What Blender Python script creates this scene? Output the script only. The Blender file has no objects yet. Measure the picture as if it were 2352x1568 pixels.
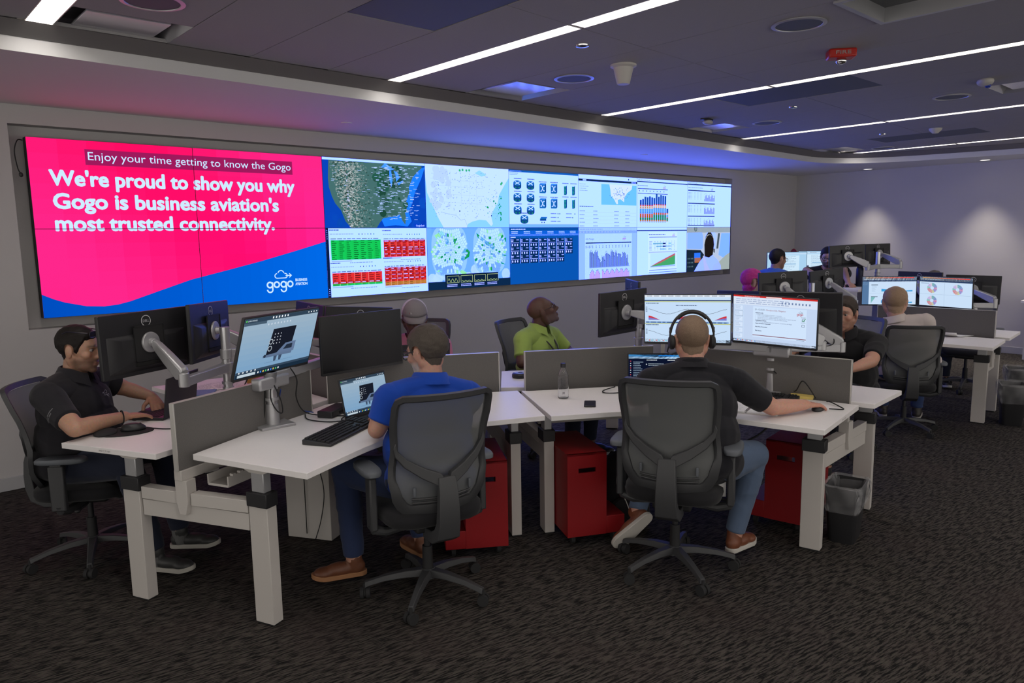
# Control room with a video wall, benches of workstations and people at work.
# X runs along the video wall, Y towards it (wall face at y = 0), Z up, metres.
import bpy, bmesh, math, random
import numpy as np
from mathutils import Vector, Matrix, Euler, noise
from mathutils.geometry import tessellate_polygon

sc = bpy.context.scene
COL = sc.collection
random.seed(7)
rad = math.radians

# ------------------------------------------------------------------ camera, world, exposure
cam = bpy.data.cameras.new('camera')
cam.sensor_width = 36.0
cam.lens = 26.027
cam.clip_start = 0.05
camo = bpy.data.objects.new('camera', cam)
COL.objects.link(camo)
_R = ((0.7393123, -0.6731806, -0.0156561), (0.1043163, 0.0915323, 0.9903232), (0.6652333, 0.7337913, -0.1378946))
camo.matrix_world = Matrix(((_R[0][0], _R[1][0], -_R[2][0], -1.145),
                            (_R[0][1], _R[1][1], -_R[2][1], -6.621),
                            (_R[0][2], _R[1][2], -_R[2][2], 1.852),
                            (0, 0, 0, 1)))
sc.camera = camo
sc.view_settings.view_transform = 'Standard'
sc.view_settings.look = 'None'
sc.view_settings.exposure = 0.0
sc.view_settings.gamma = 1.0
sc.view_settings.use_curve_mapping = False
world = bpy.data.worlds.new('World')
sc.world = world
world.use_nodes = True
world.node_tree.nodes['Background'].inputs[0].default_value = (1.0, 0.95, 0.89, 1)
world.node_tree.nodes['Background'].inputs[1].default_value = 1.30
STRIP = 18.0         # ceiling strip lights, radiance
ACCENT = 150.0         # wall washer downlights, watts


# ------------------------------------------------------------------ materials
def new_mat(name):
    m = bpy.data.materials.new(name)
    m.use_nodes = True
    return m, m.node_tree.nodes, m.node_tree.links, m.node_tree.nodes['Principled BSDF']


def mat(name, col, rough=0.5, metal=0.0, nscale=0, namt=0.0, bump=0.0, spec=0.5, coat=0.0, bdist=0.002):
    m, N, L, b = new_mat(name)
    b.inputs['Base Color'].default_value = (*col, 1)
    b.inputs['Roughness'].default_value = rough
    b.inputs['Metallic'].default_value = metal
    b.inputs['Specular IOR Level'].default_value = spec
    b.inputs['Coat Weight'].default_value = coat
    if nscale:
        tc = N.new('ShaderNodeTexCoord')
        nz = N.new('ShaderNodeTexNoise')
        nz.inputs['Scale'].default_value = nscale
        nz.inputs['Detail'].default_value = 4
        L.new(tc.outputs['Object'], nz.inputs['Vector'])
        if namt:
            mx = N.new('ShaderNodeMix')
            mx.data_type = 'RGBA'
            mx.inputs['A'].default_value = (*[c * (1 - namt) for c in col], 1)
            mx.inputs['B'].default_value = (*[min(1, c * (1 + namt)) for c in col], 1)
            L.new(nz.outputs['Fac'], mx.inputs['Factor'])
            L.new(mx.outputs['Result'], b.inputs['Base Color'])
        if bump:
            bp = N.new('ShaderNodeBump')
            bp.inputs['Strength'].default_value = bump
            bp.inputs['Distance'].default_value = bdist
            L.new(nz.outputs['Fac'], bp.inputs['Height'])
            L.new(bp.outputs['Normal'], b.inputs['Normal'])
    return m


def attr_mat(name, emit):
    m, N, L, b = new_mat(name)
    a = N.new('ShaderNodeAttribute')
    a.attribute_name = 'Col'
    if emit:
        e = N.new('ShaderNodeEmission')
        L.new(a.outputs['Color'], e.inputs['Color'])
        L.new(e.outputs[0], N['Material Output'].inputs['Surface'])
        N.remove(b)
    else:
        L.new(a.outputs['Color'], b.inputs['Base Color'])
        b.inputs['Roughness'].default_value = 0.6
    return m


def skin_mat(name):
    m, N, L, b = new_mat(name)
    a = N.new('ShaderNodeAttribute')
    a.attribute_name = 'Col'
    tc = N.new('ShaderNodeTexCoord')
    nz = N.new('ShaderNodeTexNoise')
    nz.inputs['Scale'].default_value = 90
    L.new(tc.outputs['Object'], nz.inputs['Vector'])
    mx = N.new('ShaderNodeMix')
    mx.data_type = 'RGBA'
    mx.blend_type = 'MULTIPLY'
    mx.inputs['Factor'].default_value = 0.35
    L.new(a.outputs['Color'], mx.inputs['A'])
    L.new(nz.outputs['Color'], mx.inputs['B'])
    hs = N.new('ShaderNodeHueSaturation')
    hs.inputs['Saturation'].default_value = 1.0
    hs.inputs['Value'].default_value = 1.2
    L.new(mx.outputs['Result'], hs.inputs['Color'])
    L.new(hs.outputs['Color'], b.inputs['Base Color'])
    b.inputs['Roughness'].default_value = 0.48
    b.inputs['Subsurface Weight'].default_value = 0.08
    b.inputs['Subsurface Radius'].default_value = (0.01, 0.004, 0.002)
    bp = N.new('ShaderNodeBump')
    bp.inputs['Strength'].default_value = 0.15
    bp.inputs['Distance'].default_value = 0.002
    L.new(nz.outputs['Fac'], bp.inputs['Height'])
    L.new(bp.outputs['Normal'], b.inputs['Normal'])
    return m


def carpet_mat():
    m, N, L, b = new_mat('streaked_carpet')
    tc = N.new('ShaderNodeTexCoord')
    mp = N.new('ShaderNodeMapping')
    mp.vector_type = 'TEXTURE'
    mp.inputs['Rotation'].default_value = (0, 0, rad(-9))
    mp.inputs['Scale'].default_value = (.075, .0105, 1)
    L.new(tc.outputs['Object'], mp.inputs['Vector'])
    n1 = N.new('ShaderNodeTexNoise')
    n1.inputs['Scale'].default_value = 1.0
    n1.inputs['Detail'].default_value = 3
    n1.inputs['Roughness'].default_value = 0.65
    L.new(mp.outputs[0], n1.inputs['Vector'])
    cr = N.new('ShaderNodeValToRGB')
    e = cr.color_ramp.elements
    e[0].position = 0.42
    e[0].color = (0.012, 0.011, 0.011, 1)
    e[1].position = 0.58
    e[1].color = (0.115, 0.100, 0.088, 1)
    L.new(n1.outputs['Fac'], cr.inputs['Fac'])
    n2 = N.new('ShaderNodeTexNoise')
    n2.inputs['Scale'].default_value = 420
    L.new(tc.outputs['Object'], n2.inputs['Vector'])
    n3 = N.new('ShaderNodeTexNoise')
    n3.inputs['Scale'].default_value = 1.1
    L.new(tc.outputs['Object'], n3.inputs['Vector'])
    mx = N.new('ShaderNodeMix')
    mx.data_type = 'RGBA'
    mx.blend_type = 'MULTIPLY'
    mx.inputs['Factor'].default_value = 0.75
    L.new(cr.outputs['Color'], mx.inputs['A'])
    L.new(n2.outputs['Color'], mx.inputs['B'])
    mx2 = N.new('ShaderNodeMix')
    mx2.data_type = 'RGBA'
    mx2.blend_type = 'MIX'
    mx2.inputs['B'].default_value = (0.052, 0.036, 0.034, 1)
    mr = N.new('ShaderNodeMapRange')
    mr.inputs['From Min'].default_value = 0.55
    mr.inputs['From Max'].default_value = 0.75
    mr.inputs['To Max'].default_value = 0.4
    L.new(n3.outputs['Fac'], mr.inputs['Value'])
    L.new(mr.outputs[0], mx2.inputs['Factor'])
    L.new(mx.outputs['Result'], mx2.inputs['A'])
    L.new(mx2.outputs['Result'], b.inputs['Base Color'])
    b.inputs['Roughness'].default_value = 0.95
    b.inputs['Specular IOR Level'].default_value = 0.15
    bp = N.new('ShaderNodeBump')
    bp.inputs['Strength'].default_value = 0.5
    bp.inputs['Distance'].default_value = 0.004
    L.new(n1.outputs['Fac'], bp.inputs['Height'])
    L.new(bp.outputs['Normal'], b.inputs['Normal'])
    return m


def veil_mat(name, col, alpha, rough=0.7, holes=0):
    """thin sheet that lets part of the light through: woven mesh, bin liner"""
    m, N, L, b = new_mat(name)
    b.inputs['Base Color'].default_value = (*col, 1)
    b.inputs['Roughness'].default_value = rough
    tr = N.new('ShaderNodeBsdfTransparent')
    mx = N.new('ShaderNodeMixShader')
    mx.inputs[0].default_value = alpha
    if holes:
        tc = N.new('ShaderNodeTexCoord')
        nz = N.new('ShaderNodeTexNoise')
        nz.inputs['Scale'].default_value = holes
        nz.inputs['Detail'].default_value = 5
        L.new(tc.outputs['Object'], nz.inputs['Vector'])
        mr = N.new('ShaderNodeMapRange')
        mr.inputs['From Min'].default_value = 0.35
        mr.inputs['From Max'].default_value = 0.7
        mr.inputs['To Min'].default_value = alpha * 0.5
        mr.inputs['To Max'].default_value = min(1, alpha * 1.9)
        L.new(nz.outputs['Fac'], mr.inputs['Value'])
        L.new(mr.outputs[0], mx.inputs[0])
    L.new(tr.outputs[0], mx.inputs[1])
    L.new(b.outputs[0], mx.inputs[2])
    L.new(mx.outputs[0], N['Material Output'].inputs['Surface'])
    return m


def glass_mat(name, col=(1, 1, 1), rough=0.02, ior=1.35):
    m, N, L, b = new_mat(name)
    b.inputs['Base Color'].default_value = (*col, 1)
    b.inputs['Roughness'].default_value = rough
    b.inputs['IOR'].default_value = ior
    b.inputs['Transmission Weight'].default_value = 1.0
    return m


def emit_mat(name, col, s):
    m, N, L, b = new_mat(name)
    e = N.new('ShaderNodeEmission')
    e.inputs[0].default_value = (*col, 1)
    e.inputs[1].default_value = s
    L.new(e.outputs[0], N['Material Output'].inputs['Surface'])
    N.remove(b)
    return m


def fabric_mat(name, col, scale=700, amt=0.3, bump=0.25, rough=0.9, sheen=0.1):
    m = mat(name, col, rough, 0, scale, amt, bump, spec=0.2, bdist=0.001)
    m.node_tree.nodes['Principled BSDF'].inputs['Sheen Weight'].default_value = sheen
    return m


M = dict(
    wall=mat('grey_wall_paint', (0.52, 0.505, 0.50), 0.85, 0, 260, 0.03, 0.08, 0.3),
    niche=mat('niche_paint', (0.45, 0.44, 0.44), 0.85, 0, 260, 0.03, 0.08, 0.3),
    soffit=mat('soffit_paint', (0.64, 0.64, 0.64), 0.85, 0, 260, 0.03, 0.05, 0.3),
    tile=mat('acoustic_tile', (0.34, 0.33, 0.33), 0.95, 0, 380, 0.12, 0.3, 0.2),
    trimdark=mat('perimeter_trim', (0.16, 0.15, 0.15), 0.7),
    base=mat('baseboard_vinyl', (0.42, 0.42, 0.43), 0.55),
    carpet=carpet_mat(),
    lam=mat('white_laminate', (0.82, 0.79, 0.78), 0.42, 0, 60, 0.02, 0.0, 0.4),
    lamedge=mat('pale_edge_band', (0.60, 0.565, 0.52), 0.5),
    steel=mat('white_powder_coat', (0.52, 0.49, 0.46), 0.5, 0, 400, 0.03, 0.05, 0.4),
    silver=mat('silver_paint', (0.46, 0.46, 0.47), 0.38, 0.55),
    chrome=mat('chrome', (0.75, 0.75, 0.76), 0.12, 1.0),
    polished=mat('polished_aluminium', (.62, .62, .63), .28, .75),
    felt=fabric_mat('grey_felt', (0.135, 0.128, 0.122), 500, 0.35, 0.3),
    alu=mat('pale_aluminium', (0.55, 0.53, 0.50), 0.35, 0.4),
    blk=mat('black_plastic', (0.016, 0.016, 0.018), 0.45, 0, 300, 0.05, 0.03),
    blkm=mat('matt_black_plastic', (0.012, 0.012, 0.013), 0.65),
    rub=mat('black_rubber', (0.014, 0.014, 0.015), 0.8),
    chair=mat('charcoal_nylon', (0.042, 0.043, 0.046), 0.5, 0, 500, 0.08, 0.15, bdist=0.001),
    pad=mat('grey_armpad', (0.10, 0.11, 0.125), 0.6, 0, 300, 0.05),
    seat=fabric_mat('black_seat_fabric', (0.014, 0.014, 0.016), 600, 0.4, 0.3),
    mesh=veil_mat('woven_mesh', (0.125, 0.13, 0.13), 0.88),
    red=mat('red_powder_coat', (0.24, 0.004, 0.007), 0.5, 0, 500, 0.05, 0.12, 0.35, bdist=0.001),
    hole=mat('shadow_black', (0.004, 0.004, 0.004), 0.9),
    liner=veil_mat('bin_liner', (0.62, 0.62, 0.64), 0.15, 0.22, 9),
    water=glass_mat('clear_plastic', (0.97, 0.98, 1.0), 0.03, 1.25),
    lens=veil_mat('lens', (0.7, 0.75, 0.8), 0.12, 0.05),
    bluecable=mat('blue_cable', (.02, .06, .30), .5),
    paper=mat('white_paper', (0.78, 0.77, 0.76), 0.8),
    yellow=mat('yellow_paper', (0.75, 0.58, 0.16), 0.8),
    screen=attr_mat('screen_light', True),
    prnt=attr_mat('printed_mark', False),
    strip=emit_mat('strip_lamp', (1.0, 0.93, 0.87), STRIP),
    dl=emit_mat('downlight_lamp', (1.0, 0.95, 0.88), 1.6),
    offscreen=mat('dark_screen', (0.006, 0.006, 0.008), 0.28, 0, 0, 0, 0, 0.4),
    white=mat('white_plastic', (0.55, 0.53, 0.49), 0.5),
    firered=mat('red_plastic', (0.48, 0.02, 0.012), 0.35),
    grille=mat('perforated_grille', (0.10, 0.11, 0.125), 0.7, 0, 900, 0.4, 0.4, bdist=0.001),
    vent=mat('vent_metal', (0.55, 0.55, 0.58), 0.16, 0.55),
    skin=skin_mat('skin'),
    capgrey=fabric_mat('grey_cap_cloth', (.22, .20, .21), 600, .3, .3),
    capwhite=fabric_mat('white_cap_mesh', (.55, .50, .56), 500, .5, .5),
    lanyard=mat('lanyard_ribbon', (.03, .028, .02), .7, 0, 45, .9, 0),
    eye=mat('eyeball', (0.36, 0.32, 0.30), 0.2),
    iris=mat('iris', (0.03, 0.018, 0.012), 0.2),
)


# ------------------------------------------------------------------ objects
def tag(o, label=None, cat=None, group=None, kind=None):
    if label: o['label'] = label
    if cat: o['category'] = cat
    if group: o['group'] = group
    if kind: o['kind'] = kind
    return o


def thing(name, label, cat, loc=(0, 0, 0), rz=0.0, group=None):
    o = bpy.data.objects.new(name, None)
    o.empty_display_size = 0.1
    COL.objects.link(o)
    o.location = loc
    o.rotation_euler = (0, 0, rz)
    return tag(o, label, cat, group)


def frame(o):
    return Matrix.LocRotScale(o.location, o.rotation_euler, None)


def link_mesh(name, me, material, parent=None):
    o = bpy.data.objects.new(name, me)
    if material and not me.materials: me.materials.append(material)
    COL.objects.link(o)
    if parent: o.parent = parent
    return o


def dup(root, loc, rz, label=None, group=None):
    r = root.copy()
    COL.objects.link(r)
    r.location = loc
    r.rotation_euler = (0, 0, rz)
    if label: r['label'] = label
    if group: r['group'] = group
    for ch in list(root.children):
        c = ch.copy()
        COL.objects.link(c)
        c.parent = r
        for g in list(ch.children):
            d = g.copy()
            COL.objects.link(d)
            d.parent = c
    return r


def ortho(d):
    d = Vector(d).normalized()
    a = Vector((0, 0, 1)) if abs(d.z) < 0.9 else Vector((1, 0, 0))
    u = a.cross(d).normalized()
    return d, u, d.cross(u)


class G:
    """collects faces of one part; build() links them as one mesh object"""

    def __init__(s):
        s.v, s.f = [], []

    def add(s, vs, fs):
        n = len(s.v)
        s.v += [Vector(p) for p in vs]
        s.f += [tuple(i + n for i in f) for f in fs]
        return s

    def box(s, c, d, rz=0.0, R=None):
        x, y, z = d[0] / 2, d[1] / 2, d[2] / 2
        R = R or Matrix.Rotation(rz, 3, 'Z')
        vs = [Vector(c) + R @ Vector((a * x, b * y, e * z)) for a, b, e in
              ((-1, -1, -1), (1, -1, -1), (1, 1, -1), (-1, 1, -1), (-1, -1, 1), (1, -1, 1), (1, 1, 1), (-1, 1, 1))]
        return s.add(vs, [(0, 3, 2, 1), (4, 5, 6, 7), (0, 1, 5, 4), (1, 2, 6, 5), (2, 3, 7, 6), (3, 0, 4, 7)])

    def bar(s, a, b, w, h, up=(0, 0, 1)):
        """box beam from a to b, w wide, h tall"""
        a, b = Vector(a), Vector(b)
        d = (b - a).normalized()
        r = d.cross(Vector(up))
        r = r.normalized() if r.length > 1e-6 else Vector((1, 0, 0))
        u = r.cross(d)
        R = Matrix((r, d, u)).transposed()
        return s.box((a + b) / 2, (w, (b - a).length, h), R=R)

    def loft(s, rings, cap=True, closed=False):
        n = len(rings[0])
        vs = [p for r in rings for p in r]
        fs = []
        m = len(rings)
        for i in range(m if closed else m - 1):
            j = (i + 1) % m
            for k in range(n):
                l = (k + 1) % n
                fs.append((i * n + k, i * n + l, j * n + l, j * n + k))
        if cap and not closed:
            fs.append(tuple(range(n - 1, -1, -1)))
            fs.append(tuple((m - 1) * n + k for k in range(n)))
        return s.add(vs, fs)

    def cyl(s, a, b, r0, r1=None, n=20):
        r1 = r0 if r1 is None else r1
        a, b = Vector(a), Vector(b)
        d, u, w = ortho(b - a)
        ring = lambda c, r: [c + (u * math.cos(t) + w * math.sin(t)) * r for t in [2 * math.pi * k / n for k in range(n)]]
        return s.loft([ring(a, r0), ring(b, r1)])

    def tube(s, path, r, n=8, closed=False, flat=1.0):
        path = [Vector(p) for p in path]
        m = len(path)
        rings = []
        u0 = None
        for i, p in enumerate(path):
            if closed: t = path[(i + 1) % m] - path[i - 1]
            else: t = path[min(i + 1, m - 1)] - path[max(i - 1, 0)]
            t.normalize()
            if u0 is None: _, u, w = ortho(t)
            else:
                u = (u0 - t * u0.dot(t)).normalized()
                w = t.cross(u)
            u0 = u
            rr = r[i] if isinstance(r, (list, tuple)) else r
            rings.append([p + (u * math.cos(a) + w * math.sin(a) * flat) * rr for a in [2 * math.pi * k / n for k in range(n)]])
        return s.loft(rings, closed=closed)

    def lathe(s, prof, c=(0, 0, 0), n=24, axis=None):
        c = Vector(c)
        d, u, w = ortho(axis or (0, 0, 1))
        rings = [[c + d * z + (u * math.cos(t) + w * math.sin(t)) * max(r, 1e-5) for t in [2 * math.pi * k / n for k in range(n)]] for r, z in prof]
        return s.loft(rings)

    def ell(s, c, r, R=None, nu=16, nv=10):
        c = Vector(c)
        R = R or Matrix.Identity(3)
        rings = []
        for j in range(1, nv):
            t = math.pi * j / nv
            rings.append([c + R @ Vector((r[0] * math.sin(t) * math.cos(p), r[1] * math.sin(t) * math.sin(p), -r[2] * math.cos(t)))
                          for p in [2 * math.pi * k / nu for k in range(nu)]])
        n = len(s.v)
        s.loft(rings, cap=False)
        lo, hi = c + R @ Vector((0, 0, -r[2])), c + R @ Vector((0, 0, r[2]))
        s.v += [lo, hi]
        a = len(s.v) - 2
        for k in range(nu):
            s.f.append((a, n + (k + 1) % nu, n + k))
            b = n + (nv - 2) * nu
            s.f.append((a + 1, b + k, b + (k + 1) % nu))
        return s

    def cap(s, a, b, r0, r1, n=14):
        """round-ended tapered limb"""
        a, b = Vector(a), Vector(b)
        d, u, w = ortho(b - a)
        rings = []
        for c, r, sg in ((a, r0, -1), (b, r1, 1)):
            ts = (80, 55, 28, 0) if sg < 0 else (0, 28, 55, 80)
            for t in ts:
                q = c + d * (sg * r * math.sin(rad(t)))
                rings.append([q + (u * math.cos(x) + w * math.sin(x)) * r * math.cos(rad(t)) for x in [2 * math.pi * k / n for k in range(n)]])
        return s.loft(rings)

    def prism(s, pts, z0, z1):
        """straight walls over a simple outline"""
        n = len(pts)
        area = sum(pts[i][0] * pts[(i + 1) % n][1] - pts[(i + 1) % n][0] * pts[i][1] for i in range(n))
        if area < 0: pts = pts[::-1]
        vs = [(x, y, z0) for x, y in pts] + [(x, y, z1) for x, y in pts]
        fs = [(i, (i + 1) % n, n + (i + 1) % n, n + i) for i in range(n)]
        tr = tessellate_polygon([[Vector((x, y, 0)) for x, y in pts]])
        for t in tr:
            a, b, c = t
            cr = (pts[b][0] - pts[a][0]) * (pts[c][1] - pts[a][1]) - (pts[c][0] - pts[a][0]) * (pts[b][1] - pts[a][1])
            if cr < 0: a, b, c = a, c, b
            fs.append((n + a, n + b, n + c))
            fs.append((c, b, a))
        return s.add(vs, fs)

    def xf(s, Mx):
        s.v = [Mx @ p for p in s.v]
        return s

    def build(s, name, material, parent=None, world=False, bevel=0.0, sharp=35, seg=2, sub=0):
        vs = s.v
        if world and parent is not None:
            inv = frame(parent).inverted()
            vs = [inv @ p for p in vs]
        me = bpy.data.meshes.new(name)
        me.from_pydata([tuple(p) for p in vs], [], s.f)
        me.polygons.foreach_set('use_smooth', [True] * len(me.polygons))
        me.set_sharp_from_angle(angle=rad(sharp))
        o = link_mesh(name, me, material, parent)
        if bevel:
            b = o.modifiers.new('bevel', 'BEVEL')
            b.width = bevel
            b.segments = seg
            b.limit_method = 'ANGLE'
            b.angle_limit = rad(40)
        if sub:
            d = o.modifiers.new('smooth', 'SUBSURF')
            d.levels = d.render_levels = sub
        return o


def bez(p0, p1, p2, n=8, skip=False):
    r = []
    for i in range(1 if skip else 0, n + 1):
        t = i / n
        r.append(tuple((1 - t) ** 2 * a + 2 * t * (1 - t) * b + t * t * c for a, b, c in zip(p0, p1, p2)))
    return r


def spline(pts, n=8):
    """smooth path through the points"""
    P = [Vector(p) for p in pts]
    out = []
    for i in range(len(P) - 1):
        a, b, c, d = P[max(i - 1, 0)], P[i], P[i + 1], P[min(i + 2, len(P) - 1)]
        for k in range(n):
            t = k / n
            out.append(0.5 * ((2 * b) + (c - a) * t + (2 * a - 5 * b + 4 * c - d) * t * t + (3 * b - a - 3 * c + d) * t ** 3))
    out.append(P[-1])
    return out


def cable(name, pts, label, mt='rub', r=0.0035, parent=None, group=None):
    o = G().tube(spline(pts, 8), r, 7).build(name, M[mt], parent)
    if parent is None: tag(o, label, 'cable', group)
    return o


# ------------------------------------------------------------------ flat drawings (screens, print)
_fonts = {}


def text_tris(s):
    """triangles of a line of text, cap height 1, starting at x = 0"""
    if s in _fonts: return _fonts[s]
    cu = bpy.data.curves.new('t', 'FONT')
    cu.body = s
    cu.resolution_u = 3
    ob = bpy.data.objects.new('t', cu)
    COL.objects.link(ob)
    dg = bpy.context.evaluated_depsgraph_get()
    me = bpy.data.meshes.new_from_object(ob.evaluated_get(dg))
    me.calc_loop_triangles()
    v = [(p.co.x / 0.729, p.co.y / 0.729) for p in me.vertices]
    tr = [[v[i] for i in t.vertices] for t in me.loop_triangles]
    bpy.data.objects.remove(ob)
    bpy.data.curves.remove(cu)
    bpy.data.meshes.remove(me)
    _fonts[s] = tr
    return tr


def clip_poly(p, ax, lim, sg):
    out = []
    for i in range(len(p)):
        a, b = p[i], p[(i + 1) % len(p)]
        da, db = (a[ax] - lim) * sg, (b[ax] - lim) * sg
        if da >= 0: out.append(a)
        if da * db < 0:
            t = da / (da - db)
            out.append(tuple(a[k] + (b[k] - a[k]) * t for k in (0, 1)))
    return out


class Cv:
    """a flat drawing: convex pieces with a colour and a layer"""

    def __init__(s):
        s.p = []
        s.l = 0

    def _a(s, pts, c):
        s.p.append((pts, c, s.l))

    def up(s):
        s.l += 1
        return s

    def rect(s, x0, y0, x1, y1, c):
        s._a([(x0, y0), (x1, y0), (x1, y1), (x0, y1)], c)
        return s

    def poly(s, pts, c):
        for t in tessellate_polygon([[Vector((x, y, 0)) for x, y in pts]]):
            s._a([pts[i] for i in t], c)
        return s

    def circ(s, x, y, r, c, n=20, ry=None):
        ry = ry or r
        s._a([(x + r * math.cos(2 * math.pi * k / n), y + ry * math.sin(2 * math.pi * k / n)) for k in range(n)], c)
        return s

    def ring(s, x, y, r0, r1, c, n=28, a0=0, a1=360, asp=1.0):
        for k in range(n):
            a, b = rad(a0 + (a1 - a0) * k / n), rad(a0 + (a1 - a0) * (k + 1) / n)
            s._a([(x + r * math.cos(t) * asp, y + r * math.sin(t)) for r, t in ((r0, a), (r1, a), (r1, b), (r0, b))], c)
        return s

    def line(s, pts, w, c, closed=False):
        q = list(pts) + ([pts[0]] if closed else [])
        for a, b in zip(q, q[1:]):
            dx, dy = b[0] - a[0], b[1] - a[1]
            l = math.hypot(dx, dy) or 1e-6
            nx, ny = -dy / l * w / 2, dx / l * w / 2
            ex, ey = dx / l * w * 0.3, dy / l * w * 0.3
            s._a([(a[0] - ex + nx, a[1] - ey + ny), (a[0] - ex - nx, a[1] - ey - ny), (b[0] + ex - nx, b[1] + ey - ny), (b[0] + ex + nx, b[1] + ey + ny)], c)
        return s

    def text(s, t, x, y, h, c, width=None, bold=0.0, align='l', sx=1.0):
        tr = text_tris(t)
        w0 = max((p[0] for q in tr for p in q), default=1)
        kx = (width / w0) if width else h * sx
        off = 0 if align == 'l' else (-w0 * kx / 2 if align == 'c' else -w0 * kx)
        shifts = [(0, 0)]
        if bold: shifts = [(bold * h * math.cos(a), bold * h * math.sin(a)) for a in [2 * math.pi * k / 8 for k in range(8)]] + [(0, 0)]
        for dx, dy in shifts:
            for q in tr: s._a([(x + off + p[0] * kx + dx, y + p[1] * h + dy) for p in q], c)
        return s

    def dashes(s, x0, y0, x1, y1, rows, c, h=0.4, fill=0.7, seed=0):
        """lines of writing too small to read"""
        rn = random.Random(seed)
        dy = (y1 - y0) / rows
        for i in range(rows):
            y = y1 - (i + 0.5) * dy
            x = x0
            e = x0 + (x1 - x0) * rn.uniform(fill, 1)
            while x < e:
                w = (x1 - x0) * rn.uniform(0.03, 0.12)
                s.rect(x, y - dy * h / 2, min(x + w, x1), y + dy * h / 2, c)
                x += w + (x1 - x0) * 0.02
        return s

    def build(s, name, fn, parent=None, material='screen', clip=None, world=False):
        """fn(x, y, layer) -> point"""
        vs, fs, cs = [], [], []
        for pts, c, l in s.p:
            if clip:
                for ax, lim, sg in ((0, clip[0], 1), (1, clip[1], 1), (0, clip[2], -1), (1, clip[3], -1)):
                    pts = clip_poly(pts, ax, lim, sg)
                    if len(pts) < 3: break
            if len(pts) < 3: continue
            n = len(vs)
            vs += [Vector(fn(x, y, l)) for x, y in pts]
            fs.append(tuple(range(n, n + len(pts))))
            cs += [(*c, 1.0)] * len(pts)
        if world and parent is not None:
            inv = frame(parent).inverted()
            vs = [inv @ v for v in vs]
        me = bpy.data.meshes.new(name)
        me.from_pydata([tuple(v) for v in vs], [], fs)
        at = me.color_attributes.new('Col', 'FLOAT_COLOR', 'CORNER')
        at.data.foreach_set('color', [k for c in cs for k in c])
        return link_mesh(name, me, M[material], parent)


def S(r, g, b, k=1.0):
    """display colour 0-255 to linear light"""
    f = lambda u: (u / 255 / 12.92 if u <= 10 else ((u / 255 + 0.055) / 1.055) ** 2.4) * k
    return (f(r), f(g), f(b))


def S_at(pts, t):
    """value at t along a table of (t, value)"""
    if t <= pts[0][0]: return pts[0][1]
    for (a, u), (b, v) in zip(pts, pts[1:]):
        if t <= b: return u + (v - u) * (t - a) / (b - a)
    return pts[-1][1]


# ================================================================== ROOM
WY = 0.03                                  # wall face, the screens stand 3 cm proud of it
XL, XR, YF = -6.0, 11.93, -11.0
ZS, ZC = 2.892, 3.03                       # soffit and ceiling heights


def struct(g, name, m, bevel=0):
    return tag(g.build(name, M[m], None, bevel=bevel), kind='structure')


struct(G().box(((XL + XR) / 2, (YF + WY) / 2 + .1, -0.05), (XR - XL + .4, WY - YF + .4, 0.1)), 'floor', 'carpet')
NX0, NX1, NZ0, NZ1 = -0.10, 9.765, 1.215, 2.752
g = G()
g.box(((XL + XR + .2) / 2, WY + .1, NZ0 / 2), (XR - XL + .2, .2, NZ0))
g.box(((XL + XR + .2) / 2, WY + .1, (NZ1 + 3.3) / 2), (XR - XL + .2, .2, 3.3 - NZ1))
g.box(((XL + NX0) / 2, WY + .1, (NZ0 + NZ1) / 2), (NX0 - XL, .2, NZ1 - NZ0))
g.box(((XR + .2 + NX1) / 2, WY + .1, (NZ0 + NZ1) / 2), (XR + .2 - NX1, .2, NZ1 - NZ0))
g.box(((NX0 + NX1) / 2, WY + .165, (NZ0 + NZ1) / 2), (NX1 - NX0, .07, NZ1 - NZ0))
struct(g, 'wall_back', 'wall')
struct(G().box((XR + .1, (YF + WY) / 2, 1.65), (.2, WY - YF, 3.3)), 'wall_right', 'wall')
struct(G().box(((XL + XR) / 2, WY - .006, .052), (XR - XL, .012, .104)), 'baseboard_back', 'base', .003)
struct(G().box((XR - .006, (YF + WY) / 2 - .02, .052), (.012, WY - YF - .04, .104)), 'baseboard_right', 'base', .003)


def edge_y(x): return -1.66 + .04 * (x - 2)


# soffit round the tray ceiling: straight along the video wall, a wide curve, then along the right wall
edge = [(XL, edge_y(XL)), (9.3, edge_y(9.3))] + bez((9.3, edge_y(9.3)), (10.55, -1.25), (10.85, -2.5), 14, True) + [(11.15, -3.9), (11.2, YF)]
out = [(XR, YF), (XR, WY), (XL, WY)]
struct(G().prism(edge + out, ZS, ZC - .004), 'ceiling_soffit', 'soffit')


def inset(path, d):
    r = []
    for i, p in enumerate(path):
        a, b = path[max(i - 1, 0)], path[min(i + 1, len(path) - 1)]
        t = Vector((b[0] - a[0], b[1] - a[1])).normalized()
        r.append((p[0] + t.y * d, p[1] - t.x * d))
    return r


g = G()
a, b = inset(edge, .004), inset(edge, .135)
n = len(a)
g.add([(x, y, ZC - .062) for x, y in a] + [(x, y, ZC - .003) for x, y in b] + [(x, y, ZC - .003) for x, y in a],
      [(i, i + 1, n + i + 1, n + i) for i in range(n - 1)] + [(2 * n + i, n + i, n + i + 1, 2 * n + i + 1) for i in range(n - 1)] + [(i + 1, i, 2 * n + i, 2 * n + i + 1) for i in range(n - 1)])
struct(g, 'trim_1', 'trimdark')


def seam_y(x): return -3.64 + .07 * (x - 2)


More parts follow.
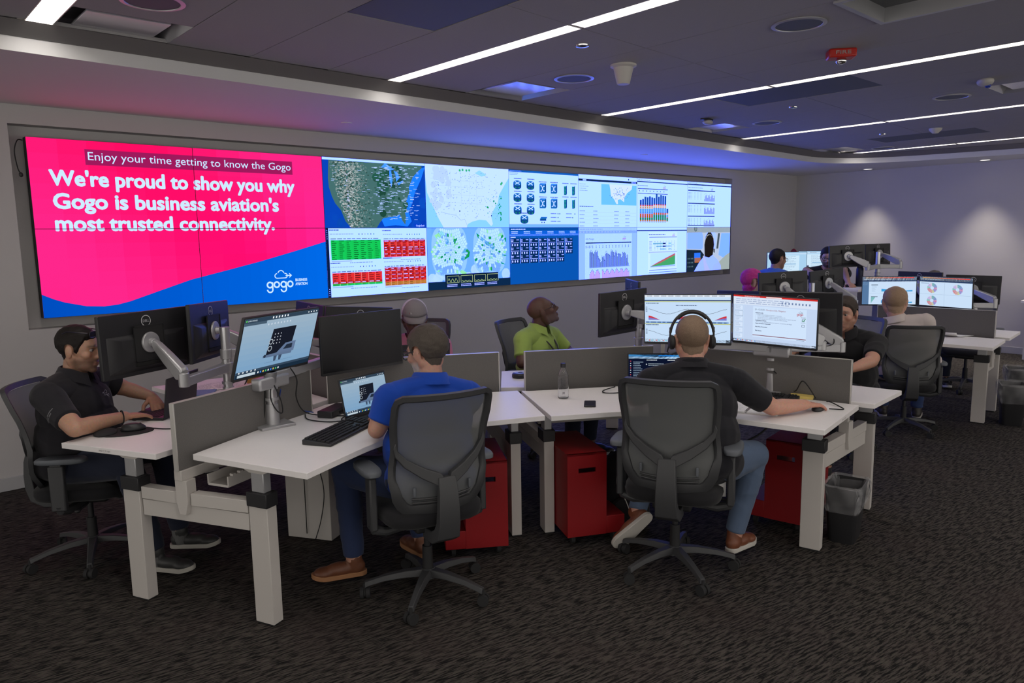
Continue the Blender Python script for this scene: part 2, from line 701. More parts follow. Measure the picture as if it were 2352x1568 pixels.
LX = [(-.275, -.14), (2.03, 2.15), (4.53, 4.64), (7.32, 7.43), (10.25, 10.36)]
planks = [-4.2, -3.4, -2.7, -2.05, -1.45, -.86, -.275, None, -.14, .45, .96, 1.53, 2.03, None, 2.15, 2.79, 3.39, 3.97, 4.53, None,
          4.64, 5.28, 6.03, 6.53, 7.32, None, 7.43, 8.15, 8.72, 9.33, 10.25, None, 10.36, 11.2]
holes = {(-.14): [(-2.29, -1.69)], .96: [(-4.25, -3.05)], 2.79: [(-2.37, -1.79), (-6.0, -4.78)], 4.64: [(-4.06, -2.86)], 6.03: [(-2.16, -1.66), (-5.2, -4.57)],
         8.72: [(-3.73, -2.51)], 9.33: [(-2.0, -1.5)]}
g = G()
e = .003
for x0, x1 in zip(planks, planks[1:]):
    if x0 is None or x1 is None: continue
    ys = sorted([YF, edge_y(x0) - .125] + [q for h in holes.get(x0, []) for q in h])
    segs = list(zip(ys[::2], ys[1::2]))
    for ya, yb in segs:
        sm = seam_y((x0 + x1) / 2)
        cut = [(ya, sm - e), (sm + e, yb)] if ya < sm < yb else [(ya, yb)]
        for c0, c1 in cut:
            sk = lambda x, y: y + (.07 * (x - (x0 + x1) / 2) if abs(abs(y - sm) - e) < 1e-6 else 0)
            q = [(x0 + e, sk(x0, c0)), (x1 - e, sk(x1, c0)), (x1 - e, sk(x1, c1)), (x0 + e, sk(x0, c1))]
            g.prism(q, ZC, ZC + .02)
g.box(((XL + XR) / 2, (YF + WY) / 2, ZC + .285), (XR - XL, WY - YF, .03))  # unseen slab over the tiles, extended to stop world light leaking in
g.box((XL + .02, (YF + WY) / 2, ZC + .145), (.04, WY - YF, .25)).box(((XL + XR) / 2, YF + .02, ZC + .145), (XR - XL, .04, .25))  # unseen boards added to block light from the open sides above the tiles
struct(g, 'ceiling', 'tile')

# ------------------------------------------------------------------ strip lights in the ceiling
ends = [-1.70, -1.78, -1.70, -1.56, -1.50]
ords = ['first', 'second', 'third', 'fourth', 'fifth']
where = ['at the upper left corner of the picture', 'ending above the satellite map screen', 'ending above the router diagram screen',
         'over the far benches', 'nearest the right wall']
for i, (x0, x1) in enumerate(LX):
    sm = seam_y((x0 + x1) / 2)
    for k, (ya, yb) in enumerate(((sm + .012, ends[i]), (sm - 2.45, sm - .012), (sm - 4.9, sm - 2.47))):
        t = thing('ceiling_light', 'recessed strip light %s, %s' % (where[i], ('length nearest the screens', 'middle length', 'length farthest from the screens')[k]),
                  'light', ((x0 + x1) / 2, (ya + yb) / 2, ZC), 0, 'recessed ceiling strip lights')
        w, l = (x1 - x0) / 2 - .002, (yb - ya) / 2
        g = G()
        g.box((-w, 0, .035), (.006, 2 * l, .07)).box((w, 0, .035), (.006, 2 * l, .07))
        g.box((0, -l, .035), (2 * w, .006, .07)).box((0, l, .035), (2 * w, .006, .07))
        g.build('light_housing', M['white'], t)
        G().box((0, 0, .058), (2 * w - .008, 2 * l - .008, .006)).build('diffuser', M['strip'], t)

# ------------------------------------------------------------------ ceiling fittings
for (x0, x1, y0, y1), lb in (((-.14, .45, -2.29, -1.69), 'square plaque air vent nearest the upper left strip light'), ((2.79, 3.39, -2.37, -1.79), 'square plaque air vent glowing blue above the white state map screen'),
                             ((6.03, 6.53, -2.16, -1.66), 'square plaque air vent beside the motion sensor, near the soffit'), ((9.33, 10.25, -2.0, -1.5), 'square plaque air vent in the far ceiling corner'),
                             ((6.03, 6.53, -5.2, -4.57), 'square plaque air vent at the right edge, beside the blue strobe')):
    t = thing('air_vent', lb, 'vent', ((x0 + x1) / 2, (y0 + y1) / 2, ZC), 0, 'plaque air vents in the ceiling')
    w, l = (x1 - x0) / 2, (y1 - y0) / 2
    g = G()
    o_ = [(-w, -l, 0), (w, -l, 0), (w, l, 0), (-w, l, 0)]
    k = .82
    i_ = [(-w * k, -l * k, .08), (w * k, -l * k, .08), (w * k, l * k, .08), (-w * k, l * k, .08)]
    g.add(o_ + i_, [(j, (j + 1) % 4, 4 + (j + 1) % 4, 4 + j) for j in range(4)] + [(4, 5, 6, 7)])
    g.build('vent_pan', M['vent'], t)
    G().box((0, 0, .02), (w * 1.42, l * 1.42, .012)).build('vent_plate', M['vent'], t, bevel=.003)
for (x0, x1, y0, y1), lb in (((.96, 1.53, -4.25, -3.05), 'dark perforated return grille above the start of the long strip light'), ((4.64, 5.28, -4.06, -2.86), 'dark perforated return grille beside the third strip light'),
                             ((8.72, 9.33, -3.73, -2.51), 'dark perforated return grille between the two farthest strip lights')):
    tag(G().box(((x0 + x1) / 2, (y0 + y1) / 2, ZC + .008), (x1 - x0 - .01, y1 - y0 - .01, .012)).build('return_grille', M['grille']), lb, 'grille', 'perforated grilles in the ceiling')
t = thing('ceiling_hatch', 'dark recessed square opening with a pale frame in the ceiling at the upper right', 'hatch', (3.09, -5.39, ZC))
g = G()
for sx in (-1, 1): g.box((sx * .285, 0, .03), (.03, 1.22, .08))
g.box((0, .595, .03), (.54, .03, .08)).box((0, -.595, .03), (.54, .03, .08))
g.build('hatch_frame', M['silver'], t)
G().box((0, 0, .075), (.54, 1.16, .01)).build('hatch_panel', mat('smoked_panel', (.02, .022, .03), .25), t)
for (x, y), lb in (((3.087, -2.69), 'round flush ceiling speaker beside the white cone detector'), ((3.04, -4.47), 'round flush ceiling speaker in the upper right, nearest the dark hatch'), ((6.35, -2.45), 'round flush ceiling speaker near the motion sensor vent'),
                   ((6.3, -4.24), 'round flush ceiling speaker near the white strobe detector'), ((9.9, -2.25), 'round flush ceiling speaker by the farthest strip light'), ((.14, -2.62), 'round flush ceiling speaker at the top left beside the plaque vent')):
    t = thing('ceiling_speaker', lb, 'speaker', (x, y, ZC), 0, 'round ceiling speakers')
    G().lathe([(.15, -.001), (.15, -.006), (.128, -.009), (.126, -.004)], n=40).build('speaker_ring', M['silver'], t)
    G().lathe([(.126, -.002), (.126, -.005), (0, -.007)], n=40).build('speaker_grille', M['grille'], t)
t = thing('smoke_detector', 'white cone shaped detector hanging from the ceiling near the middle', 'detector', (3.04, -3.2, ZC))
G().lathe([(.09, 0), (.09, -.012), (.072, -.022)], n=32).build('detector_base', M['white'], t)
G().lathe([(.07, -.02), (.045, -.125), (.04, -.13), (0, -.13)], n=32).build('detector_cone', M['white'], t)
t = thing('strobe_light', 'white curved detector with a small blue lens at the right edge of the ceiling', 'detector', (5.72, -4.66, ZC), rad(20))
G().ell((0, 0, -.012), (.1, .06, .035), nu=24).build('strobe_body', M['white'], t)
G().ell((0, -.02, -.045), (.022, .022, .018)).build('strobe_lens', mat('blue_lens', (.02, .05, .35), .1), t)
t = thing('motion_sensor', 'white angled motion sensor near the plaque vent by the soffit', 'sensor', (5.6, -2.2, ZC), rad(15))
G().box((0, 0, -.006), (.16, .08, .014)).build('sensor_mount', M['blk'], t)
G().ell((0, -.01, -.035), (.075, .05, .026), nu=20).build('sensor_body', M['white'], t)
t = thing('dome_detector', 'small white dome on the ceiling beside the farthest grille', 'detector', (8.4, -3.42, ZC))
G().lathe([(.07, 0), (.065, -.02), (.03, -.055), (0, -.06)]).build('dome', M['white'], t)
t = thing('fire_alarm', 'red fire alarm strobe on the ceiling reading FIRE', 'alarm', (3.83, -4.36, ZC), rad(-52))
G().prism([(-.085, -.055), (.085, -.055), (.085, .055), (-.085, .055)], -.055, 0).build('alarm_body', M['firered'], t, bevel=.01)
G().ell((.0, -.01, -.07), (.035, .03, .025)).build('alarm_lens', M['chrome'], t)
c = Cv().text('FIRE', 0, 0, .022, (.75, .7, .68), width=.095, align='c', bold=.03)
c.build('alarm_lettering', lambda x, y, l: (x, -.0565, y - .036), t, 'prnt')
for (x, y), lb in (((2.42, -3.38), 'chrome sprinkler cover between the middle strip light and the cone detector'), ((5.65, -3.1), 'chrome sprinkler cover beside the middle grille'), ((8.38, -2.84), 'chrome sprinkler cover beside the farthest grille')):
    tag(G().lathe([(.042, 0), (.04, -.008), (.02, -.014), (0, -.015)], (x, y, ZC), 24).build('sprinkler_cover', M['chrome']), lb, 'sprinkler', 'sprinkler covers')
for x, y, lb in ((2.35, -.62, 'left'), (6.7, -.55, 'middle')):
    tag(G().lathe([(.05, 0), (.05, -.006), (0, -.008)], (x, y, ZS), 24).build('sprinkler_plate', M['soffit']), 'thin round sprinkler plate under the soffit, above the %s screens' % ('pink and map' if lb == 'left' else 'white dashboard'), 'sprinkler', 'soffit sprinkler plates')
for x, y, lb in ((11.62, -1.35, 'round recessed downlight nearest the room corner'), (11.6, -3.05, 'round recessed downlight at the right edge of the picture')):
    t = thing('downlight', lb + ', washing the right wall', 'light', (x, y, ZS), 0, 'downlights over the right wall')
    G().lathe([(.085, 0), (.085, -.004), (.068, -.005), (.066, .0)], n=32).build('downlight_ring', M['white'], t)
    G().lathe([(.066, -.001), (.066, -.003), (0, -.0035)], n=32).build('downlight_lens', M['dl'], t)
for x, y in ((11.62, -1.35), (11.6, -3.05), (11.6, -4.8)):
    sp = bpy.data.lights.new('downlight_beam', 'SPOT')
    sp.energy = ACCENT
    sp.spot_size = rad(82)
    sp.spot_blend = 0.9
    sp.shadow_soft_size = .05
    sp.color = (1, .90, .74)
    so = bpy.data.objects.new('downlight_beam', sp)
    COL.objects.link(so)
    so.location = (x, y, ZS - .02)
    so.rotation_euler = (0, rad(12), 0)


# ================================================================== VIDEO WALL (2 rows of 8 panels)
PW, PH, ZT = 1.2122, .68186, 2.661
WH = S(196, 228, 255, 1.0)
WH = S(190, 226, 255)
INK = S(40, 60, 90)
NAVY = S(16, 40, 84)
BLUE = (.0, .085, .62)
PINK = (1.0, .006, .20)
LBL = S(90, 110, 140)
pic = {}


def gogo(c, x, y, h, col, ink=None):
    """cloud over rounded lower case lettering"""
    for i, ch in enumerate('gogo'):
        cx = x + h * (.5 + i * 1.12)
        c.ring(cx, y + h * .5, h * .30, h * .54, col, 20)
        if ch == 'g':
            c.rect(cx + h * .3, y - h * .25, cx + h * .54, y + h * .9, col)
            c.ring(cx, y - h * .22, h * .32, h * .54, col, 14, 180, 360)
    ink = ink or col
    w = h * .14
    cx, cy = x + h * 2.5, y + h * 1.75
    for dx, dy, r, a0, a1 in ((-.75, .1, .38, 90, 280), (-.1, .42, .52, 10, 165), (.6, .1, .36, -90, 110)):
        c.ring(cx + dx * h, cy + dy * h, (r - .09) * h, (r + .05) * h, ink, 14, a0, a1)
    c.line([(cx - .75 * h, cy - .26 * h), (cx + .7 * h, cy - .26 * h)], w, ink)
    c.line([(cx + .7 * h, cy + .1 * h), (cx + 1.6 * h, cy + .1 * h)], w, ink)
    c.line([(cx + 1.3 * h, cy + .38 * h), (cx + 1.62 * h, cy + .1 * h), (cx + 1.3 * h, cy - .18 * h)], w, ink)


# --- the pink picture across four panels, in wall metres
c = Cv()
for k in range(12):
    for j in range(12):                                     # the picture's own soft gradient of pinks
        u = (k + .5) / 12
        v = (j + .5) / 12
        q = .5 + .5 * math.sin(u * 5.2 + v * 2.6 + .6)
        col = (1.0, .004 + .016 * q, .13 + .13 * q + .06 * (1 - abs(v - .38) * 2) * u)
        c.rect(k * 2.4244 / 12, ZT - 2 * PH + j * 2 * PH / 12, (k + 1) * 2.4244 / 12, ZT - 2 * PH + (j + 1) * 2 * PH / 12, col)
c.up()
crv = [(0, 1.482), (.08, 1.44), (.154, 1.41), (.3, 1.371), (.427, 1.36), (.53, 1.368), (.624, 1.388), (.85, 1.458), (1.124, 1.542), (1.45, 1.612), (1.758, 1.68), (2.1, 1.765), (2.4244, 1.85)]
for (x0, z0), (x1, z1) in zip(crv, crv[1:]):
    m = 3
    for i in range(m):
        a, b = x0 + (x1 - x0) * i / m, x0 + (x1 - x0) * (i + 1) / m
        k = .5 * (a + b) / 2.42
        c._a([(a, 1.29), (b, 1.29), (b, S_at(crv, b)), (a, S_at(crv, a))], (.0, .075 + .07 * k, .52 + .3 * k))
c.up()
c.rect(.387, 2.474, 2.116, 2.594, S(158, 26, 92))
c.up()
TW = (.62, .86, 1.25)
c.text('Enjoy your time getting to know the Gogo', .40, 2.512, .066, TW, width=1.70)
c.text("We're proud to show you why", .134, 2.312, .118, TW, width=1.99, bold=.05)
c.text("Gogo is business aviation's", .136, 2.136, .118, TW, width=1.82, bold=.05)
c.text('most trusted connectivity.', .134, 1.966, .118, TW, width=1.77, bold=.05)
gogo(c, 1.80, 1.427, .06, TW)
c.text('BUSINESS', 2.085, 1.480, .026, TW, width=.122, bold=.04)
c.text('AVIATION', 2.085, 1.442, .026, TW, width=.122, bold=.04)
for i in (0, 1):
    for j in (0, 1): pic[(i, j)] = c


def on(c, fn, i, j):
    pic[(i, j)] = c


def pan(): return Cv()


rn = random.Random(3)
# --- satellite map (col 2, top); panel coordinates 0..1.778 x 0..1
A = 1.778
c = pan()
c.rect(0, 0, A, 1, S(8, 70, 190))
for k in range(26): c.circ(rn.uniform(0, .4) if k % 2 else rn.uniform(1.5, A), rn.random(), rn.uniform(.03, .1), S(10, 60 + rn.randint(0, 30), 165 + rn.randint(0, 40)), 9)
c.up()
shelf = [(1.32, .62), (1.5, .8), (1.62, .9), (1.78, .94), (1.7, .75), (1.58, .55), (1.52, .38), (1.45, .24), (1.5, .1), (1.42, .02), (1.2, .04), (1.0, .02), (.95, .12), (1.2, .28)]
c.poly(shelf, S(30, 130, 225))
c.up()
land = [(.10, .97), (.09, .85), (.08, .7), (.09, .58), (.13, .45), (.18, .35), (.27, .25), (.33, .1), (.42, 0), (.72, 0), (.86, 0), (.92, .08), (.98, .14), (1.1, .16), (1.2, .17), (1.28, .2), (1.33, .1), (1.38, .04), (1.40, .16),
        (1.37, .3), (1.42, .42), (1.48, .55), (1.47, .62), (1.55, .78), (1.66, .88), (1.72, .92), (1.72, .97)]
c.poly(land, S(70, 112, 112))
c.up()
for k in range(1500):
    x = rn.gauss(.40, .17)
    y = rn.uniform(.01, .955)
    if .11 + (1 - y) ** 1.6 * .30 < x < 1.0:
        q = rn.random()
        f = max(0, 1 - abs(x - .38) / .5)
        col = S(44, 70, 64) if q < .22 else S(70 + 90 * f, 112 + 54 * f, 112 + 56 * f) if q < .72 else S(90 + 110 * f, 122 + 86 * f, 122 + 88 * f)
        c.circ(x, y, rn.uniform(.006, .020), col, 6, rn.uniform(.004, .012))
    c.l += k % 50 == 49
c.l -= 30
for k in range(60): c.circ(rn.uniform(.85, 1.4), rn.uniform(.2, .95), rn.uniform(.02, .07), (S(38, 92, 78), S(62, 104, 104), S(30, 74, 62))[rn.randint(0, 2)], 8)
c.up()
c.poly([(.97, .90), (1.05, .97), (1.13, .92), (1.2, .88), (1.12, .86), (1.04, .9)], S(72, 160, 235))
c.poly([(1.12, .85), (1.15, .86), (1.17, .72), (1.15, .62), (1.12, .72)], S(72, 160, 235))
c.poly([(1.2, .86), (1.26, .84), (1.3, .76), (1.24, .7), (1.23, .8)], S(72, 160, 235))
c.poly([(1.26, .68), (1.36, .72), (1.36, .70), (1.28, .65)], S(72, 160, 235))
c.up()
for k in range(330):
    x = rn.uniform(.1, 1.62) if k % 3 else rn.uniform(.85, 1.5)
    y = rn.uniform(.12, .93)
    if x < .85 and rn.random() < .8: continue
    c.rect(x, y, x + rn.uniform(.025, .07), y + .006, S(190, 214, 212))
c.rect(0, .965, A, 1, WH)
c.text('Google Earth', 1.58, .02, .028, S(240, 245, 250), width=.16)
pic[(2, 0)] = c
# --- pale state map (col 3, top)
c = pan()
c.rect(0, 0, A, 1, S(140, 212, 245))
c.up()
l2 = [(0, 1), (0, .8), (.03, .55), (.08, .45), (.16, .3), (.24, .15), (.34, 0), (.82, 0), (.85, .06), (.95, .1), (1.1, .13), (1.25, .12), (1.36, .02), (1.40, .06), (1.36, .2), (1.42, .3), (1.52, .42), (1.55, .55), (1.66, .7), (1.78, .85), (1.78, 1)]
c.poly(l2, S(200, 226, 234))
c.up()
for k in range(40): c.circ(rn.uniform(.1, .5), rn.uniform(.3, .95), rn.uniform(.02, .06), S(188, 214, 220), 8)
c.line([(.3, .25), (.45, .22), (.6, .2), (.7, .12), (.78, .14), (.84, .02)], .004, S(120, 150, 165))
for y in (.78, .68, .55, .42): c.line([(.1, y), (1.2, y - .03)], .003, S(172, 198, 210))
for x in (.5, .72, .9, 1.05): c.line([(x, .92), (x, .3)], .003, S(172, 198, 210))
c.poly([(1.02, .9), (1.12, .95), (1.28, .88), (1.16, .85)], S(150, 215, 245))
for k in range(260): c.rect(*(lambda x, y: (x, y, x + .012, y + .007))(rn.uniform(.1, 1.5), rn.uniform(.15, .9)), S(70, 105, 125))
for k in range(26): c.circ(1.6 - .4 * rn.random() ** 2, .1 + .45 * rn.random(), rn.uniform(.008, .02), S(40, 165, 90), 6)
for x, y in ((.7, .93), (.76, .94), (.84, .935), (.9, .94), (1.62, .76), (1.6, .74)): c.circ(x, y, .022, S(60, 185, 110), 7)
c.circ(.68, .27, .012, S(10, 20, 20))
c.circ(1.37, .2, .012, S(10, 20, 20))
pic[(3, 0)] = c
# --- alarm tables (col 2, bottom)
c = pan()
c.rect(0, 0, A, 1, WH)
c.up()
c.rect(0, 0, .045, 1, S(10, 30, 70))
for y in (.97, .94, .91, .88, .85, .12, .09, .06, .03): c.circ(.022, y, .008, S(200, 220, 240), 8)


def table(x0, y0, x1, y1, rows, cols, base, alt, seed):
    r2 = random.Random(seed)
    c.rect(x0, y0, x1, y1, base)
    c.up()
    n_ = len(rows)
    dy = (y1 - y0) / n_
    for i, k in enumerate(rows):
        if k: c.rect(x0, y1 - (i + 1) * dy, x1, y1 - i * dy, alt[k])
        for q in range(cols): c.rect(x0 + (x1 - x0) * (q + .12) / cols, y1 - (i + .65) * dy, x0 + (x1 - x0) * (q + r2.uniform(.45, .85)) / cols, y1 - (i + .35) * dy, S(240, 240, 240) if k == 1 else S(60, 20, 25) if base[0] > .3 else S(10, 70, 30))
    c.up()
    for q in range(1, cols): c.rect(x0 + (x1 - x0) * q / cols, y0, x0 + (x1 - x0) * q / cols + .003, y1, S(250, 190, 190) if base[0] > .3 else S(30, 160, 70))
    c.dashes(x0, y1 + .005, x1, y1 + .03, 1, LBL, .5, .9, seed)
    for k in range(6): c.circ(x0 + (x1 - x0) * (.56 + k * .06), y1 + .085, .009, (INK, S(60, 50, 60), S(150, 160, 180), S(40, 110, 200), S(50, 70, 110), S(30, 120, 120))[k], 8)
    c.dashes(x0 - .01, y1 + .075, x0 + .45 * (x1 - x0), y1 + .1, 1, S(140, 165, 195), .4, .9, seed + 1)
    c.dashes(x0 - .02, y1 + .13, x0 + .14, y1 + .16, 1, INK, .5, 1, seed + 2)
    c.rect(x0, y0 - .025, x0 + .4 * (x1 - x0), y0 - .012, S(150, 175, 225))
    c.dashes(x0 + .3, y0 - .055, x1 - .1, y0 - .035, 1, S(120, 150, 180), .5, .8, seed + 3)


GR, RD, DR, OR = S(20, 205, 90), S(232, 48, 52), S(176, 26, 34), S(196, 128, 60)
table(.075, .54, .92, .83, [0] * 10, 7, GR, {1: GR}, 1)
table(.97, .56, 1.745, .82, [1, 0, 0, 1, 1, 0, 1, 0], 7, RD, {1: DR}, 2)
table(.075, .16, .92, .35, [0, 0, 0, 0, 1, 2], 7, RD, {1: DR, 2: GR}, 3)
table(.97, .12, 1.745, .40, [1, 1, 0, 1, 0, 1, 0, 3, 3], 7, RD, {1: DR, 3: OR}, 4)
pic[(2, 1)] = c
# --- coverage cells (col 3, bottom)
c = pan()
c.rect(0, 0, A, 1, S(112, 178, 238))
for k in range(14): c.circ(rn.uniform(0, A), rn.uniform(.1, .3), .1, S(190, 222, 248), 10)
c.circ(.2, .95, .12, S(90, 150, 215), 12)
c.up()
for ox in (.11, .98):
    ol = [(ox + .34 + .37 * math.copysign(abs(math.cos(t)) ** .6, math.cos(t)), .63 + .42 * math.copysign(abs(math.sin(t)) ** .7, math.sin(t))) for t in [2 * math.pi * k / 30 for k in range(30)]]
    c.poly(ol, S(150, 205, 238))
c.up()
for ox in (.11, .98):
    N = 9
    for i in range(-N, N + 1):
        for j in range(-N, N + 1):
            hxs = []
            ok = True
            for t in range(-1, 6):
                u, v = (i + .5 * j) / N, j * .866 / N
                if t >= 0: u, v = u + .58 / N * math.cos(math.pi / 6 + t * math.pi / 3), v + .58 / N * math.sin(math.pi / 6 + t * math.pi / 3)
                r = math.hypot(u, v)
                if r > (1.0 if t < 0 else 1.12): ok = False
                k = (.45 + .55 * min(r, 1) ** 1.5)
                if t >= 0: hxs.append((ox + .345 + .37 * u * k, .62 + .41 * v * k))
            if not ok: continue
            q = rn.random()
            cy = sum(p[1] for p in hxs) / 6
            c._a(hxs, S(24, 160, 84) if q < .05 else S(150, 230, 190) if q < .11 else S(120, 175, 232) if q < .2 or (cy < .4 and q < .75) else S(190, 230, 244))
            c.l += 1
            c.line(hxs, .0032, S(96, 150, 170), True)
            c.l -= 1
for hx in ([(.82, .66), (.88, .6), (.86, .52), (.78, .48), (.68, .46), (.7, .58), (.76, .66)], [(.33, .9), (.42, .84), (.44, .76), (.38, .74)], [(1.02, .92), (1.25, .78), (1.44, .68), (1.4, .62), (1.2, .74), (1.05, .84)], [(1.6, .8), (1.7, .84), (1.7, .72), (1.6, .72)],
           [(1.6, .56), (1.72, .52), (1.6, .5)], [(1.56, .42), (1.68, .36), (1.56, .38)]): c.poly(hx, S(20, 158, 84))
for hx in ([(.14, .88), (.3, .96), (.36, .9), (.2, .82)], [(.58, .36), (.8, .26), (.78, .2), (.6, .28)], [(.16, .3), (.3, .36), (.28, .28)]): c.poly(hx, S(150, 230, 180))
c.up()
c.rect(0, 0, A, .13, S(12, 42, 78))
c.rect(.34, .03, 1.5, .24, S(14, 34, 62))
c.up()
for k in range(4):
    x = .38 + k * .29
    c.line([(x, .1), (x + .25, .1), (x + .25, .21), (x, .21)], .005, S(210, 225, 170), True)
    c.line([(x + .02 + .02 * q, .11 + .02 * (1 + math.sin(q * 1.7 + k)) * (1.6 if k == 0 else .5)) for q in range(11)], .005, S(200, 225, 150))
    c.dashes(x, .03, x + .22, .08, 2, S(215, 225, 235), .4, .9, k)
pic[(3, 1)] = c
# --- router diagram (col 4, top)
c = pan()
c.rect(0, 0, A, 1, WH)
c.up()
c.rect(0, .965, A, 1, S(20, 95, 190))
c.dashes(.02, .97, .3, .995, 1, S(220, 235, 250), .5, 1, 1)
c.dashes(.02, .91, .22, .955, 2, S(90, 120, 160), .4, .8, 2)
c.rect(0, .0, A, .055, S(120, 185, 235))
c.rect(0, .055, A, .065, S(190, 215, 225))
RB, RB2 = S(28, 110, 190), S(16, 74, 140)


def router(x, y):
    c.circ(x, y - .03, .095, RB2, 20, .045)
    c.rect(x - .095, y - .03, x + .095, y + .035, RB2)
    c.up()
    c.circ(x, y + .035, .095, RB, 20, .045)
    c.up()
    for dx in (-1, 1): c.line([(x - .05 * dx, y + .012), (x + .05 * dx, y + .058)], .013, S(210, 235, 255))
    for dx in (-.04, .04): c.circ(x + dx, y - .045, .012, S(30, 170, 90), 8)
    c.dashes(x - .08, y + .1, x + .1, y + .125, 1, INK, .6, .9, int(x * 100))
    c.l -= 2


def switch(x, y):
    c.rect(x - .085, y - .085, x + .06, y + .07, RB)
    c.poly([(x - .085, y + .07), (x - .06, y + .095), (x + .085, y + .095), (x + .06, y + .07)], S(60, 140, 210))
    c.poly([(x + .06, y - .085), (x + .085, y - .06), (x + .085, y + .095), (x + .06, y + .07)], RB2)
    c.up()
    for d in (-1, 1): c.line([(x - .06, y - .05 * d), (x - .035, y - .05 * d), (x + .015, y + .04 * d), (x + .04, y + .04 * d)], .013, S(225, 240, 255))
    c.dashes(x - .1, y + .105, x + .1, y + .13, 1, INK, .6, .9, int(x * 99 + y * 31))
    c.l -= 1


def wallfire(x, y):
    c.rect(x - .035, y - .09, x + .025, y + .07, S(24, 96, 150))
    c.poly([(x + .025, y - .09), (x + .045, y - .07), (x + .045, y + .09), (x + .025, y + .07)], RB2)
    c.up()
    for q in range(6): c.line([(x - .03, y - .07 + q * .026), (x + .02, y - .06 + q * .026)], .008, S(40, 190, 160))
    c.dashes(x - .08, y + .11, x + .1, y + .135, 1, INK, .6, .9, int(x * 77))
    c.l -= 1


for x, y in ((.2, .74), (.52, .74), (.2, .52), (.52, .52), (.2, .3), (.52, .3), (.36, .14)): router(x, y)
for x, y in ((.83, .70), (1.12, .70), (.83, .43), (1.12, .43)): switch(x, y)
for x, y in ((1.42, .69), (1.64, .69), (1.42, .44), (1.64, .44)): wallfire(x, y)
c.poly([(.75, .15), (.78, .19), (.94, .19), (.91, .15)], RB)
c.rect(.75, .12, .91, .15, RB2)
for x, y in ((1.22, .25), (1.27, .25), (1.22, .18), (1.22, .11), (1.27, .11), (1.68, .25), (1.62, .18), (.8, .09), (.86, .09)): c.circ(x, y, .013, S(16, 60, 40), 10)
for x, y in ((1.03, .24), (1.03, .17), (1.03, .1), (1.44, .24), (1.44, .17)): c.dashes(x, y, x + .15, y + .025, 1, INK, .6, 1, int(x * 50 + y * 90))
pic[(4, 0)] = c
# --- dark blue tile board (col 4, bottom)
c = pan()
c.rect(0, 0, A, 1, S(8, 86, 182))
c.rect(0, .95, A, 1, S(14, 50, 100))
c.rect(0, .885, A, .95, S(30, 130, 215))
c.rect(0, .855, A, .885, S(150, 210, 245))
c.up()
c.dashes(.03, .96, .4, .99, 1, S(230, 240, 250), .5, .9, 1)
for k in range(6): c.dashes(.04 + k * .3, .89, .2 + k * .3, .945, 2, S(225, 240, 255), .4, .9, k)
c.dashes(.02, .82, .14, .845, 1, S(230, 240, 250), .6, 1, 4)
for j in range(3):
    for i in range(7 if j < 2 else 6):
        x, y = .02 + i * .23, .66 - j * .145
        c.rect(x, y, x + .215, y + .15, S(10, 46, 92))
        c.up()
        c.line([(x + .005, y), (x + .005, y + .15)], .006, S(200, 220, 240))
        c.line([(x + .005, y + .075), (x + .2, y + .075)], .006, S(200, 220, 240))
        c.dashes(x + .012, y + .09, x + .07, y + .14, 2, S(210, 225, 240), .45, .7, i)
        c.dashes(x + .14, y + .115, x + .2, y + .14, 1, S(210, 225, 240), .45, .9, i)
        for q in range(3): c.rect(x + .03 + q * .06, y + .02, x + .055 + q * .06, y + .055, S(205, 220, 235))
        c.l -= 1
pic[(4, 1)] = c
# --- flight map page (col 5, top)
c = pan()
c.rect(0, 0, A, 1, WH)
c.up()
c.rect(0, .88, A, .92, NAVY)
c.rect(.12, .885, .22, .915, WH)
c.rect(1.6, .885, 1.74, .915, WH)
c.circ(1.5, .955, .018, INK)
c.rect(.66, .44, 1.76, .84, S(110, 200, 245))
c.up()
c.poly([(.9, .84), (.93, .74), (.95, .62), (1.05, .55), (1.12, .46), (1.17, .46), (1.16, .54), (1.24, .56), (1.36, .5), (1.37, .58), (1.45, .68), (1.6, .76), (1.62, .84)], S(214, 228, 238))
c.up()
for k in range(60):
    x, y = rn.gauss(1.22, .14), rn.gauss(.66, .06)
    c.circ(x, y, .009, (S(40, 150, 70), S(60, 80, 90))[k % 2], 6)
c.dashes(.03, .68, .3, .84, 4, S(120, 145, 175), .22, .5, 8)
c.dashes(.03, .38, .42, .42, 1, INK, .4, 1, 9)
for k in range(5):
    for x in (.03, .42, 1.05, 1.4): c.dashes(x, .3 - k * .072, x + .16, .325 - k * .072, 1, S(110, 130, 160), .5, .7, int(k * 9 + x * 10))
    c.line([(.03, .285 - k * .072), (1.75, .285 - k * .072)], .003, S(170, 195, 225))
pic[(5, 0)] = c
